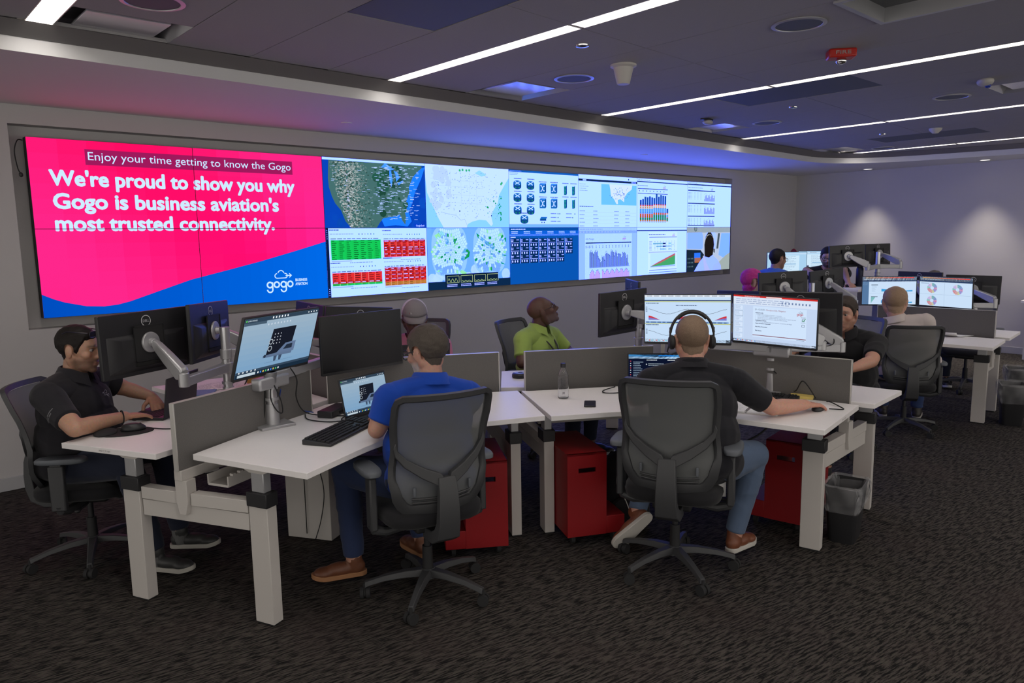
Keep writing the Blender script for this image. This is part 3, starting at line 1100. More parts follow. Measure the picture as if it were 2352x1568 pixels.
# --- message bars (col 5, bottom)
c = pan()
c.rect(0, 0, A, 1, S(150, 195, 245))
c.rect(0, .94, A, 1, WH)
c.rect(0, .89, A, .94, NAVY)
c.rect(.18, 0, 1.62, .88, WH)
c.up()
c.dashes(.04, .955, .7, .985, 1, S(120, 145, 175), .4, 1, 1)
for k in range(14): c.rect(.04 + k * .09, .905, .07 + k * .09, .925, S(170, 200, 240))
c.text('UAU Messages', .2, .765, .034, S(70, 90, 130), width=.25)
gogo(c, 1.32, .765, .024, S(170, 30, 60), INK)
c.rect(.2, .69, 1.6, .712, NAVY)
for j in range(2):
    for k in range(14): c.rect(.2 + k * .1, .63 - j * .03, .215 + k * .1, .65 - j * .03, INK)
    c.dashes(.2, .635 - j * .03, .4, .65 - j * .03, 1, S(110, 130, 160), .6, .8, j)
hts = [.30, .32, .3, .31, .28, .26, .3, .33, .3, .32, .22, .18, .16, .1, .12, .2, .18, .22, .14, .26, .28, .27, .25, .26, .24, .22, .3, .32, .3, .29, .22, .28, .3, .27, .2, .26, .26, .25, .24, .18, .2, .28, .26, .28, .26, .2, .16, .22, .06]
for k, h in enumerate(hts): c.rect(.31 + k * .0247, .22, .31 + k * .0247 + .021, .22 + h, (S(72, 110, 150), S(90, 124, 132), S(86, 100, 160))[k % 3])
c.up()
c.line([(.31 + k * .0247, .23 + min(.33, h + .03 * math.sin(k))) for k, h in enumerate(hts)], .005, S(30, 45, 70))
c.line([(.31, .215), (1.55, .215)], .008, S(120, 150, 160))
for k in range(50):
    h = .06 + .09 * abs(math.sin(k * .52)) + .02 * rn.random()
    if k in (13, 14): continue
    c.rect(.31 + k * .0247, 0, .33 + k * .0247, h, S(196, 150, 205))
    c.rect(.31 + k * .0247, h, .325 + k * .0247, h + .02, S(60, 90, 80))
pic[(5, 1)] = c
# --- stacked bar report (col 6, top)
c = pan()
c.rect(0, 0, A, 1, WH)
c.up()
c.rect(0, .925, A, .945, NAVY)
c.dashes(.03, .955, .6, .985, 1, S(130, 155, 185), .4, .6, 1)
c.dashes(.02, .84, .36, .87, 1, S(110, 130, 160), .5, 1, 2)
gogo(c, .88, .82, .022, S(170, 30, 60), INK)
c.rect(.02, .785, 1.05, .8, INK)
c.rect(.02, .69, 1.05, .703, INK)
for k in range(8): c.rect(.06 + k * .12, .735, .085 + k * .12, .76, S(80, 100, 130))
for k, h in enumerate([.44, .46, .51, .50, .52, .5, .49, .58, .52, .56, .545, .54, .27]):
    x = .09 + k * .077
    y = .12
    f = .5 if k == 12 else 1
    for d, col in ((.03, S(190, 130, 60)), (.05 if k < 6 else .11, S(30, 140, 80)), (.08 if k < 6 else .04, S(196, 92, 40)), (.1, S(84, 160, 225)), (.06, S(226, 190, 150)), (.02, S(200, 60, 60))):
        c.rect(x, y, x + .06, y + d * f, col)
        y += d * f
    c.rect(x, y, x + .06, .12 + h, S(28, 80, 180))
c.up()
for k in range(12):
    for y in (.16, .22, .3, .4, .48): c.rect(.105 + k * .077, y, .135 + k * .077, y + .008, S(30, 40, 60))
    c.rect(.1 + k * .077, .1, .14 + k * .077, .11, INK)
pic[(6, 0)] = c
# --- heat grid and wedge (col 6, bottom)
c = pan()
c.rect(0, 0, A, 1, WH)
c.up()
c.rect(0, .925, A, .945, NAVY)
c.rect(.38, .06, 1.42, .9, S(206, 232, 255))
c.up()
c.dashes(.4, .835, .98, .86, 1, INK, .6, 1, 1)
gogo(c, 1.24, .82, .02, S(170, 30, 60), INK)
c.rect(.42, .785, 1.41, .797, INK)
for x0, x1, y, col in ((.55, .9, .655, S(120, 185, 205)), (.9, 1.0, .655, S(20, 40, 100)), (1.1, 1.2, .655, S(140, 205, 215)), (1.2, 1.3, .625, S(180, 220, 235)), (.66, .9, .595, S(120, 185, 205)), (.9, 1.0, .595, S(20, 40, 100)), (1.0, 1.2, .595, S(150, 200, 225)), (.8, 1.0, .535, S(140, 200, 215)), (1.1, 1.2, .535, S(150, 205, 220))):
    c.rect(x0, y - .014, x1, y + .014, col)
for y in (.7, .67, .64, .61, .58, .55, .52):
    c.dashes(.42, y - .01, .52, y + .01, 1, S(110, 130, 160), .5, .8, int(y * 100))
    for k in range(8): c.rect(.6 + k * .1, y - .003, .63 + k * .1, y + .003, S(90, 110, 140))
c.rect(.4, .46, 1.42, .485, S(170, 195, 225))
c.rect(.46, .17, 1.36, .45, WH)
c.up()
c.poly([(.46, .17), (.7, .25), (1.0, .34), (1.35, .44), (1.35, .385), (1.1, .32), (.8, .23)], S(190, 104, 104))
c.poly([(.46, .17), (.8, .24), (1.1, .33), (1.35, .40), (1.35, .19), (.9, .175)], S(70, 170, 110))
c.rect(.46, .155, 1.36, .17, S(150, 165, 195))
c.rect(.42, .085, 1.41, .095, INK)
c.rect(.42, .035, 1.41, .045, INK)
pic[(6, 1)] = c
# --- small multiples (col 7, top)
c = pan()
c.rect(0, 0, A, 1, WH)
c.up()
c.rect(0, .93, A, .955, NAVY)
c.dashes(.03, .965, .5, .99, 1, S(130, 155, 185), .4, .6, 1)
c.dashes(.03, .86, .6, .885, 1, S(110, 130, 160), .5, 1, 2)
gogo(c, .93, .84, .02, S(60, 50, 80), INK)
for j in range(3):
    y = .60 - j * .285
    c.rect(.02, y + .2, 1.1, y + .222, INK)
    for i in range(6):
        for k in range(5): c.rect(.03 + k * .12, y + .02 + i * .028, (.12 if k == 0 else .06) + k * .12, y + .028 + i * .028, S(120, 140, 170))
    for k in range(16): c.rect(.66 + k * .027, y - .02, .68 + k * .027, y + .03 + .1 * abs(math.sin(k * .7 + j)), S(120, 135, 165))
    c.line([(.66 + k * .027, y + .13 + .03 * math.sin(k * .8 + j)) for k in range(16)], .005, S(140, 165, 205))
c.rect(.02, .025, 1.1, .045, INK)
pic[(7, 0)] = c
# --- cockpit photograph (col 7, bottom)
c = pan()
c.rect(0, 0, A, 1, S(186, 202, 206))
c.rect(0, .88, A, 1, S(140, 156, 162))
c.up()
c.poly([(.02, .52), (.02, .88), (.6, .88), (.64, .8), (.64, .54), (.6, .5)], S(140, 184, 225))
c.poly([(.72, .5), (.72, .82), (.8, .88), (1.12, .88), (1.2, .8), (1.14, .5)], S(170, 205, 230))
c.poly([(1.3, .35), (1.4, .86), (1.78, .86), (1.78, .2)], S(132, 186, 236))
c.poly([(0, 0), (0, .5), (.55, .48), (.72, .35), (.72, 0)], S(24, 40, 58))
c.up()
c.rect(.3, .22, .56, .42, S(60, 100, 140))
c.rect(.3, .3, .54, .42, S(40, 130, 215))
c.rect(.32, .2, .56, .31, S(190, 110, 60))
for k in range(12): c.rect(.05 + (k % 4) * .06, .1 + (k // 4) * .09, .08 + (k % 4) * .06, .13 + (k // 4) * .09, S(90, 120, 130))
c.circ(.34, .965, .06, S(70, 90, 100), 14)
c.circ(.34, .965, .045, S(150, 170, 176), 14)
c.poly([(1.2, .5), (1.26, .86), (1.34, .86), (1.28, .5)], S(70, 84, 96))
c.up()
c.poly([(.3, 0), (.5, .2), (.72, .36), (1.02, .37), (1.25, .25), (1.4, .1), (1.42, 0)], S(160, 194, 240))
c.poly([(.72, 0), (.64, .34), (.7, .36), (.9, .06), (.96, 0)], S(186, 190, 176))
c.poly([(1.05, 0), (1.1, .12), (1.35, .2), (1.6, .34), (1.78, .4), (1.78, 0)], S(164, 178, 176))
c.up()
c.poly([(.72, .33), (.7, .6), (.74, .78), (.84, .88), (.96, .88), (1.06, .78), (1.1, .6), (1.05, .36), (.9, .3)], S(30, 26, 26))
c.ring(.91, .62, .2, .225, S(190, 196, 200), 18, 0, 180, .95)
c.poly([(1.08, .5), (1.13, .5), (1.13, .4), (1.08, .42)], S(40, 44, 50))
pic[(7, 1)] = c

names = {(0, 0): 'upper left quarter of the pink welcome picture', (1, 0): 'upper right quarter of the pink welcome picture', (0, 1): 'lower left quarter of the pink welcome picture, with blue wave',
         (1, 1): 'lower right quarter of the pink welcome picture, with white logo', (2, 0): 'a dark satellite map of the country with place names', (3, 0): 'a pale state map of the country',
         (2, 1): 'green and red alarm tables', (3, 1): 'two coverage maps made of cells over blue sea', (4, 0): 'a diagram of blue router and switch icons', (4, 1): 'rows of small status tiles on plain blue',
         (5, 0): 'a flight list with a small map', (5, 1): 'grey and pink message bar charts', (6, 0): 'a multicoloured stacked bar chart', (6, 1): 'a heat grid above a green wedge chart',
         (7, 0): 'three rows of small tables and charts', (7, 1): 'a photograph of a pilot in a cockpit seen from behind'}
for q in {id(c): c for (i, j), c in pic.items() if i > 1}.values():       # the cool backlight of the wall is brighter than the picture can show
    q.p = [(a, (k[0], k[1] + max(0, k[1] - .6) * .35, k[2] + max(0, k[2] - .6) * 11.0), l) for a, k, l in q.p]
for (i, j), c in pic.items():
    x0, z1 = i * PW, ZT - j * PH
    t = thing('display_panel', 'video wall panel showing ' + names[(i, j)], 'screen', (x0 + PW / 2, 0, z1 - PH), 0, 'panels of the video wall')
    e = .0022
    G().box((0, .055, PH / 2), (PW - .001, .10, PH - .001)).build('panel_housing', M['blkm'], t)
    if i < 2:
        c.build('screen', lambda x, y, l: (x, .0045 - l * .0004, y), t, 'screen', (x0 + e, z1 - PH + e, x0 + PW - e, z1 - e), True)
    else:
        kx, kz = (PW - 2 * e) / 1.778, PH - 2 * e
        c.build('screen', lambda x, y, l: (x0 + e + x * kx, .0045 - l * .0004, z1 - PH + e + y * kz), t, 'screen', (0, 0, 1.778, 1), True)
t = thing('cable', 'thin black cord with a sensor bud at the left edge of the video wall', 'cable', (-.03, .03, 2.45))
G().tube(spline([(0.02, .04, .19), (-.02, -.012, .18), (-.045, -.015, .1), (-.035, -.014, -.02), (-.02, -.014, -.06)], 8), .004, 7).build('cord', M['rub'], t)
G().ell((-.018, -.014, -.07), (.014, .012, .018)).build('sensor_bud', M['blk'], t)


# ================================================================== WORKSTATION BENCHES
TOPZ = .82
KD = .928


def survey(p):
    """bench outlines were measured for a .74 top; carry them over to the real top height"""
    return (-1.145 + (p[0] + 1.145) * KD, -6.621 + (p[1] + 6.621) * KD)


def desk(label, poly, legs, raw=False):
    """height adjustable worktop with its lifting columns; legs: (x, y, heading of the bench end)"""
    if not raw: poly = [survey(p) for p in poly]
    cx = sum(p[0] for p in poly) / len(poly)
    cy = sum(p[1] for p in poly) / len(poly)
    t = thing('standing_desk', label, 'desk', (cx, cy, 0), 0, 'white worktops of the workstation benches')
    G().prism(list(poly), TOPZ - .030, TOPZ).build('worktop', M['lam'], t, True, bevel=.002)
    for x, y, h in legs:
        R = Matrix.Rotation(rad(h), 3, 'Z')
        G().box((x, y, .305), (.064, .116, .59), R=R).build('leg', M['steel'], t, True, bevel=.003)
        g = G().box((x, y, .635), (.078, .128, .07), R=R)
        g.build('leg_collar', M['blk'], t, True, bevel=.003)
        G().box((x, y, .722), (.05, .078, .104), R=R).build('leg_column', M['silver'], t, True, bevel=.004)
        g = G()
        dx, dy = R @ Vector((.03, 0, 0)), R @ Vector((0, .1, 0))
        P_ = Vector((x, y, 0))
        lo = [P_ + dx * a + dy * b * .42 + Vector((0, 0, .766)) for a, b in ((-1, -1), (1, -1), (1, 1), (-1, 1))]
        hi = [P_ + dx * a + dy * b + Vector((0, 0, .789)) for a, b in ((-1, -1), (1, -1), (1, 1), (-1, 1))]
        g.loft([lo, hi]).build('worktop_bracket', M['steel'], t, True)
        G().box((x, y, .005), (.05, .1, .01), R=R).build('leg_foot', M['rub'], t, True)
    return t


def arc(p0, p1, p2): return [tuple(q) for q in bez(p0, p1, p2, 12)]


desk('white worktop at the front left, with the blue polo man\'s keyboard and dock',
     [(.159, -2.636), (.44, -3.377)] + arc((.82, -3.205), (1.25, -3.01), (1.64, -3.185)) + [(2.072, -3.372), (2.482, -2.672), (2.37, -2.607), (1.37, -2.062), (1.24, -2.062)],
     [(.2555, -3.27, 22), (1.865, -3.30, -29)])
desk('white worktop at the left edge, under the black polo man\'s mouse mat',
     [(.015, -2.49), (-.299, -1.856)] + arc((.25, -1.61), (.63, -1.44), (.66, -1.05)) + [(.60, -.46), (1.33, -.50), (1.36, -1.92), (1.28, -1.95)],
     [(-.11, -2.557, 24), (.95, -.62, -87)])
desk('white worktop nearest the video wall, where the man in the grey cap sits',
     [(1.48, -.52), (2.22, -.56)] + arc((2.24, -1.25), (2.25, -1.62), (2.55, -1.782)) + [(2.906, -1.976), (2.44, -2.49), (1.50, -1.975)],
     [(1.75, -.64, -87), (2.60, -2.02, -29)])
desk('white worktop behind the grey felt screen, where the man in the lime polo sits',
     [(2.47, -2.50), (2.93, -1.99)] + arc((3.2, -2.14), (3.43, -2.28), (3.62, -2.13)) + [(4.15, -1.75), (4.60, -2.36), (3.56, -3.10), (3.42, -3.10), (2.62, -2.64)],
     [(2.72, -2.10, -30), (4.30, -2.05, 36)])
desk('white worktop in the middle with a clear bottle and phone for the headset man',
     [(2.088, -3.412)] + arc((2.41, -3.595), (2.715, -3.77), (2.80, -4.13)) + [(2.933, -4.769), (3.70, -4.638), (3.51, -3.55), (3.37, -3.27), (2.53, -2.745), (2.495, -2.70)],
     [(2.045, -3.41, -29), (2.963, -4.70, 12)])
desk('white worktop end jutting out beside the man in black, right of the trash bin desk',
     [(3.79, -4.70), (4.355, -4.662)] + arc((4.27, -4.0), (4.2, -3.5), (4.58, -3.28)) + [(5.08, -3.0), (4.66, -2.42), (3.60, -3.22), (3.60, -3.5)],
     [(3.835, -4.63, 12), (4.80, -2.80, 36)])


def bench_frame(label, a, b, m):
    """crossbeams between the two end legs, with the bracket that carries the screen rail"""
    t = thing('bench_frame', label, 'desk frame', (m[0], m[1], 0), 0, 'crossbeam frames at the bench ends')
    a, b, m = Vector((*a, 0)), Vector((*b, 0)), Vector((*m, 0))
    d = (b - a).normalized()
    z = lambda p, h: (p.x, p.y, h)
    p, q = a + d * .066, b - d * .066
    G().bar(z(p, .515), z(q, .515), .05, .085).build('lower_beam', M['steel'], t, True, bevel=.002)
    m1, m2 = m - d * .04, m + d * .04
    G().bar(z(p, .593), z(m1, .593), .058, .062).build('upper_beam', M['steel'], t, True, bevel=.002)
    G().bar(z(m2, .593), z(q, .593), .058, .062).build('upper_beam', M['steel'], t, True, bevel=.002)
    n_ = Vector((d.y, -d.x, 0))
    sg = 1 if n_.dot(Vector((-1.145, -6.6, 0)) - m) > 0 else -1
    n_ *= sg
    ring = lambda w, h, k: [m + d * (e * w) + n_ * (.045 * f) + Vector((0, 0, h)) for e, f in ((-1, 1), (1, 1), (1, -.4), (-1, -.4))]
    G().loft([ring(.02, .515, 1), ring(.036, .58, 1), ring(.036, .692, 1)]).build('screen_bracket', M['steel'], t, True, bevel=.002)


bench_frame('white crossbeam frame joining the two fat legs at the left bench end', (.2555, -3.27), (-.11, -2.557), (.045, -2.875))
bench_frame('white crossbeam frame joining the two legs beside the front trash bin', (2.963, -4.70), (3.835, -4.63), (3.42, -4.665))


def screen(label, a, b, z0=.742, z1=1.080, trim=(True, True)):
    """felt divider standing on a rail between two worktops"""
    a, b = Vector((*survey(a), 0)), Vector((*survey(b), 0))
    d = (b - a).normalized()
    t = thing('desk_divider', label, 'divider', ((a.x + b.x) / 2, (a.y + b.y) / 2, 0), 0, 'grey felt desk dividers')
    z = lambda p, h: (p.x, p.y, h)
    G().bar(z(a, (z0 + z1) / 2), z(b, (z0 + z1) / 2), .024, z1 - z0).build('felt_panel', M['felt'], t, True, bevel=.003)
    for k, (p, s) in enumerate(((a, -1), (b, 1))):
        if trim[k]: G().bar(z(p, (z0 + z1) / 2), z(p + d * s * .007, (z0 + z1) / 2), .028, z1 - z0 + .004).build('edge_trim', M['alu'], t, True, bevel=.001)
    G().bar(z(a, z1 + .0015), z(b, z1 + .0015), .028, .003).build('edge_trim', M['alu'], t, True)
    G().bar(z(a, z0 - .025), z(b, z0 - .025), .05, .05).build('divider_rail', M['steel'], t, True, bevel=.002)
    return t


screen('long grey felt divider at the front left, behind the monitor showing a machine model', (.085, -2.60), (1.075, -2.18))
screen('grey felt divider between the blue polo man and the man in the grey cap', (1.325, -1.962), (2.405, -2.548))
screen('long grey felt divider behind the clear bottle, in front of the lime polo man', (2.562, -2.672), (3.42, -3.19), trim=(True, False))
screen('grey felt divider behind the headset man, ending above the trash bin', (3.545, -3.42), (3.765, -4.55))
screen('grey felt divider hidden behind the monitors on the far side of the left bench', (1.42, -1.88), (1.41, -.56))
screen('grey felt divider hidden behind the slide monitor, towards the man in black', (3.56, -3.18), (4.60, -2.42))


def tray(label, a, b):
    a, b = Vector((*survey(a), 0)), Vector((*survey(b), 0))
    d = (b - a).normalized()
    g = G().bar((a.x, a.y, .66), (b.x, b.y, .66), .13, .012)
    n_ = int((b - a).length / .05)
    for s in (-1, 1): g.bar(tuple(a + Vector((d.y, -d.x, 0)) * s * .065 + Vector((0, 0, .685))), tuple(b + Vector((d.y, -d.x, 0)) * s * .065 + Vector((0, 0, .685))), .008, .05)
    for k in range(n_): 
        p = a + d * (.03 + k * .05) + Vector((d.y, -d.x, 0)) * .07
        g.box((p.x, p.y, .715), (.02, .02, .012), math.atan2(d.y, d.x))
    tag(g.build('cable_tray', M['steel']), label, 'cable tray', 'cable trays under the benches')


tray('white cable tray with comb edge under the headset man\'s worktop', (2.42, -2.93), (3.3, -3.45))
tray('white cable tray under the front left worktop by the divider rail', (.25, -2.72), (.80, -2.47))
for k, (a, b, lb) in enumerate((((1.865, -3.30), (2.60, -2.02), 'left'), ((2.045, -3.41), (2.72, -2.10), 'right'))):
    a, b = Vector((*a, 0)), Vector((*b, 0))
    d = (b - a).normalized()
    p, q = a + d * .07, b - d * .07
    t = thing('bench_frame', 'dark crossbeam running back from the middle leg, %s of the two under the seam' % lb, 'desk frame', tuple((a + b) / 2), 0, 'crossbeam frames at the bench ends')
    G().bar((p.x, p.y, .515), (q.x, q.y, .515), .05, .085).build('lower_beam', M['steel'], t, True, bevel=.002)
    G().bar((p.x, p.y, .593), (q.x, q.y, .593), .058, .062).build('upper_beam', M['steel'], t, True, bevel=.002)
t = thing('hub_panel', 'upright white panel box under the front left worktop, hiding cables', 'panel', (.93, -2.43, 0))
R_ = Matrix.Rotation(math.atan2(-.31, .187) + math.pi / 2, 3, 'Z')
G().box((.925, -2.44, .345), (.10, .31, .68), R=R_).build('panel_side', M['steel'], t, True, bevel=.003)
g = G()
g.box((.865, -2.465, .37), (.004, .004, .655), R=R_)
g.build('panel_seam', M['hole'], t, True)
t = thing('desk_controller', 'small black height control handset under the front left worktop edge', 'controller', (.50, -3.42, .778), rad(22))
G().box((0, 0, 0), (.09, .05, .022)).build('handset', M['blk'], t, bevel=.004)
G().box((-.012, -.027, 0), (.03, .004, .014)).build('display', M['silver'], t)
t = thing('desk_controller', 'small black height control handset under the headset man\'s worktop, near the corner leg', 'controller', (2.72, -4.60, .778), rad(100))
G().box((0, 0, 0), (.09, .05, .022)).build('handset', M['blk'], t, bevel=.004)

# small maker's marks on the worktop edges
dd = Vector((.314, .0, 0))
c = Cv().text('LFND C7_72 120H', 0, 0, .008, S(60, 58, 58), width=.08)
a_, b_ = Vector((*survey((-.299, -1.856)), 0)), Vector((*survey((.015, -2.49)), 0))
d_ = (b_ - a_).normalized()
n_ = Vector((d_.y, -d_.x, 0))
o = c.build('edge_stamp', lambda x, y, l: (a_ + d_ * (.27 + x) + n_ * .0012 + Vector((0, 0, .80 + y))), None, 'prnt')
tag(o, 'tiny dark stamp on the worktop edge at the far left', 'stamp')
a_, b_ = Vector((*survey((2.933, -4.769)), 0)), Vector((*survey((3.70, -4.638)), 0))
d_ = (b_ - a_).normalized()
n_ = Vector((d_.y, -d_.x, 0))
o = c.build('edge_stamp', lambda x, y, l: (a_ + d_ * (.34 + x) + n_ * .0012 + Vector((0, 0, .80 + y))), None, 'prnt')
tag(o, 'tiny dark stamp on the worktop edge above the front trash bin', 'stamp')

# ------------------------------------------------------------------ far benches
desk('white worktop at the right with loose papers, beside the white shirt man',
     [(6.26, -3.55)] + arc((6.34, -3.8), (6.39, -4.1), (6.40, -4.4)) + [(6.40, -4.67), (7.06, -4.60), (7.08, -4.0), (7.0, -3.35)],
     [(6.93, -4.45, 8)], True)
screen('dark felt divider at the right, behind the white shirt man', (7.74, -3.15), (7.78, -4.32))
bench_frame('white crossbeam frame under the right hand worktop, beside the far trash bins', (6.93, -4.45), (7.55, -4.38), (7.24, -4.415))
desk('white worktop end at the right edge, beyond the dark divider', [(7.2, -4.60), (7.82, -4.54), (7.86, -3.4), (7.2, -3.4)], [(7.55, -4.38, 8)], True)
desk('white worktop far back by the pink haired person, under the two leaning monitors', [(5.6, -3.15), (5.72, -2.62), (7.25, -2.58), (7.4, -3.15)], [(5.8, -2.9, 0), (7.2, -2.9, 0)], True)
t = thing('standing_desk', 'raised dark desk at the back holding the flask and twin monitors', 'desk', (9.0, -2.3, 0))
G().prism([(8.05, -2.78), (8.0, -2.3), (9.6, -2.25), (9.75, -2.72)], 1.14, 1.17).build('worktop', M['lam'], t, True, bevel=.002)
G().box((8.9, -2.74, 1.05), (1.65, .05, .16), rad(3)).build('front_rail', M['felt'], t, True, bevel=.003)
for x, y in ((8.2, -2.5), (9.5, -2.45)):
    G().box((x, y, .57), (.07, .12, 1.14)).build('leg', M['steel'], t, True, bevel=.003)
t = thing('wall_counter', 'white counter with dark front along the right wall', 'counter', (11.5, -4.2, 0))
G().box((11.62, -5.3, .84), (.58, 3.2, .04)).build('counter_top', M['lam'], t, True, bevel=.003)
G().box((11.66, -5.3, .41), (.5, 3.1, .82)).build('counter_body', M['wall'], t, True)


# ------------------------------------------------------------------ red pedestals for computers
def pedestal(label, loc, rz, mirror=1):
    t = thing('computer_pedestal', label, 'pedestal', loc, rad(rz), 'red computer pedestals')
    m = mirror
    w, d, z0, z1 = .25, .52, .06, .575
    x0, x1 = (0, w) if m > 0 else (-w, 0)
    g = G()
    # front with handle slot, built from strips round the slot
    sx0, sx1, sz0, sz1 = x0 + .07, x1 - .07, .455, .485
    for a, b, lo, hi in ((x0, sx0, z0, z1), (sx1, x1, z0, z1), (sx0, sx1, z0, sz0), (sx0, sx1, sz1, z1)):
        g.box(((a + b) / 2, .006, (lo + hi) / 2), (b - a, .012, hi - lo))
    g.box(((x0 + x1) / 2, d / 2, z1 - .006), (w, d, .012))
    for x in (x0 + .006, x1 - .006): g.box((x, d / 2, (z0 + z1) / 2 - .006), (.012, d - .024, z1 - z0 - .012))
    g.build('cabinet_shell', M['red'], t, bevel=.0)
    g = G().box((x1 + .06 if m > 0 else x0 - .06, d / 2, z0 + .055), (.12, d, .11))
    g.build('base_ledge', M['red'], t, bevel=.004)
    e = x1 + .12 if m > 0 else x0 - .12
    for x in (min(x0, e) + .05, max(x1, e) - .05):
        for y in (.06, d - .06):
            c = G().cyl((x - .012, y, .026), (x + .012, y, .026), .026, n=16)
            c.box((x, y, .052), (.03, .03, .016)).build('caster', M['rub'], t)
    return t


pedestal('red computer pedestal beside the blue polo man\'s chair', (1.618, -3.515, 0), -33, -1)
pedestal('red computer pedestal next to the black backpack, in the middle of the picture', (1.945, -3.685, 0), -27, 1)
pedestal('red computer pedestal seen between the end legs, behind the front trash bin', (3.12, -4.58, 0), -80, -1)


# ================================================================== TASK CHAIRS
def back_w(v): return S_at([(0, .185), (.12, .215), (.3, .235), (.55, .222), (.8, .235), (1, .232)], v)
def back_y(v): return S_at([(0, -.20), (.18, -.232), (.4, -.222), (.7, -.262), (1, -.325)], v)


Z0_, Z1_ = .50, 1.075


def back_p(u, v, off=0.0):
    """point on the curved back: u -1..1 across, v 0..1 up"""
    y = back_y(v) + .055 * u * u - off
    return Vector((u * back_w(v), y, Z0_ + (Z1_ - Z0_) * v))


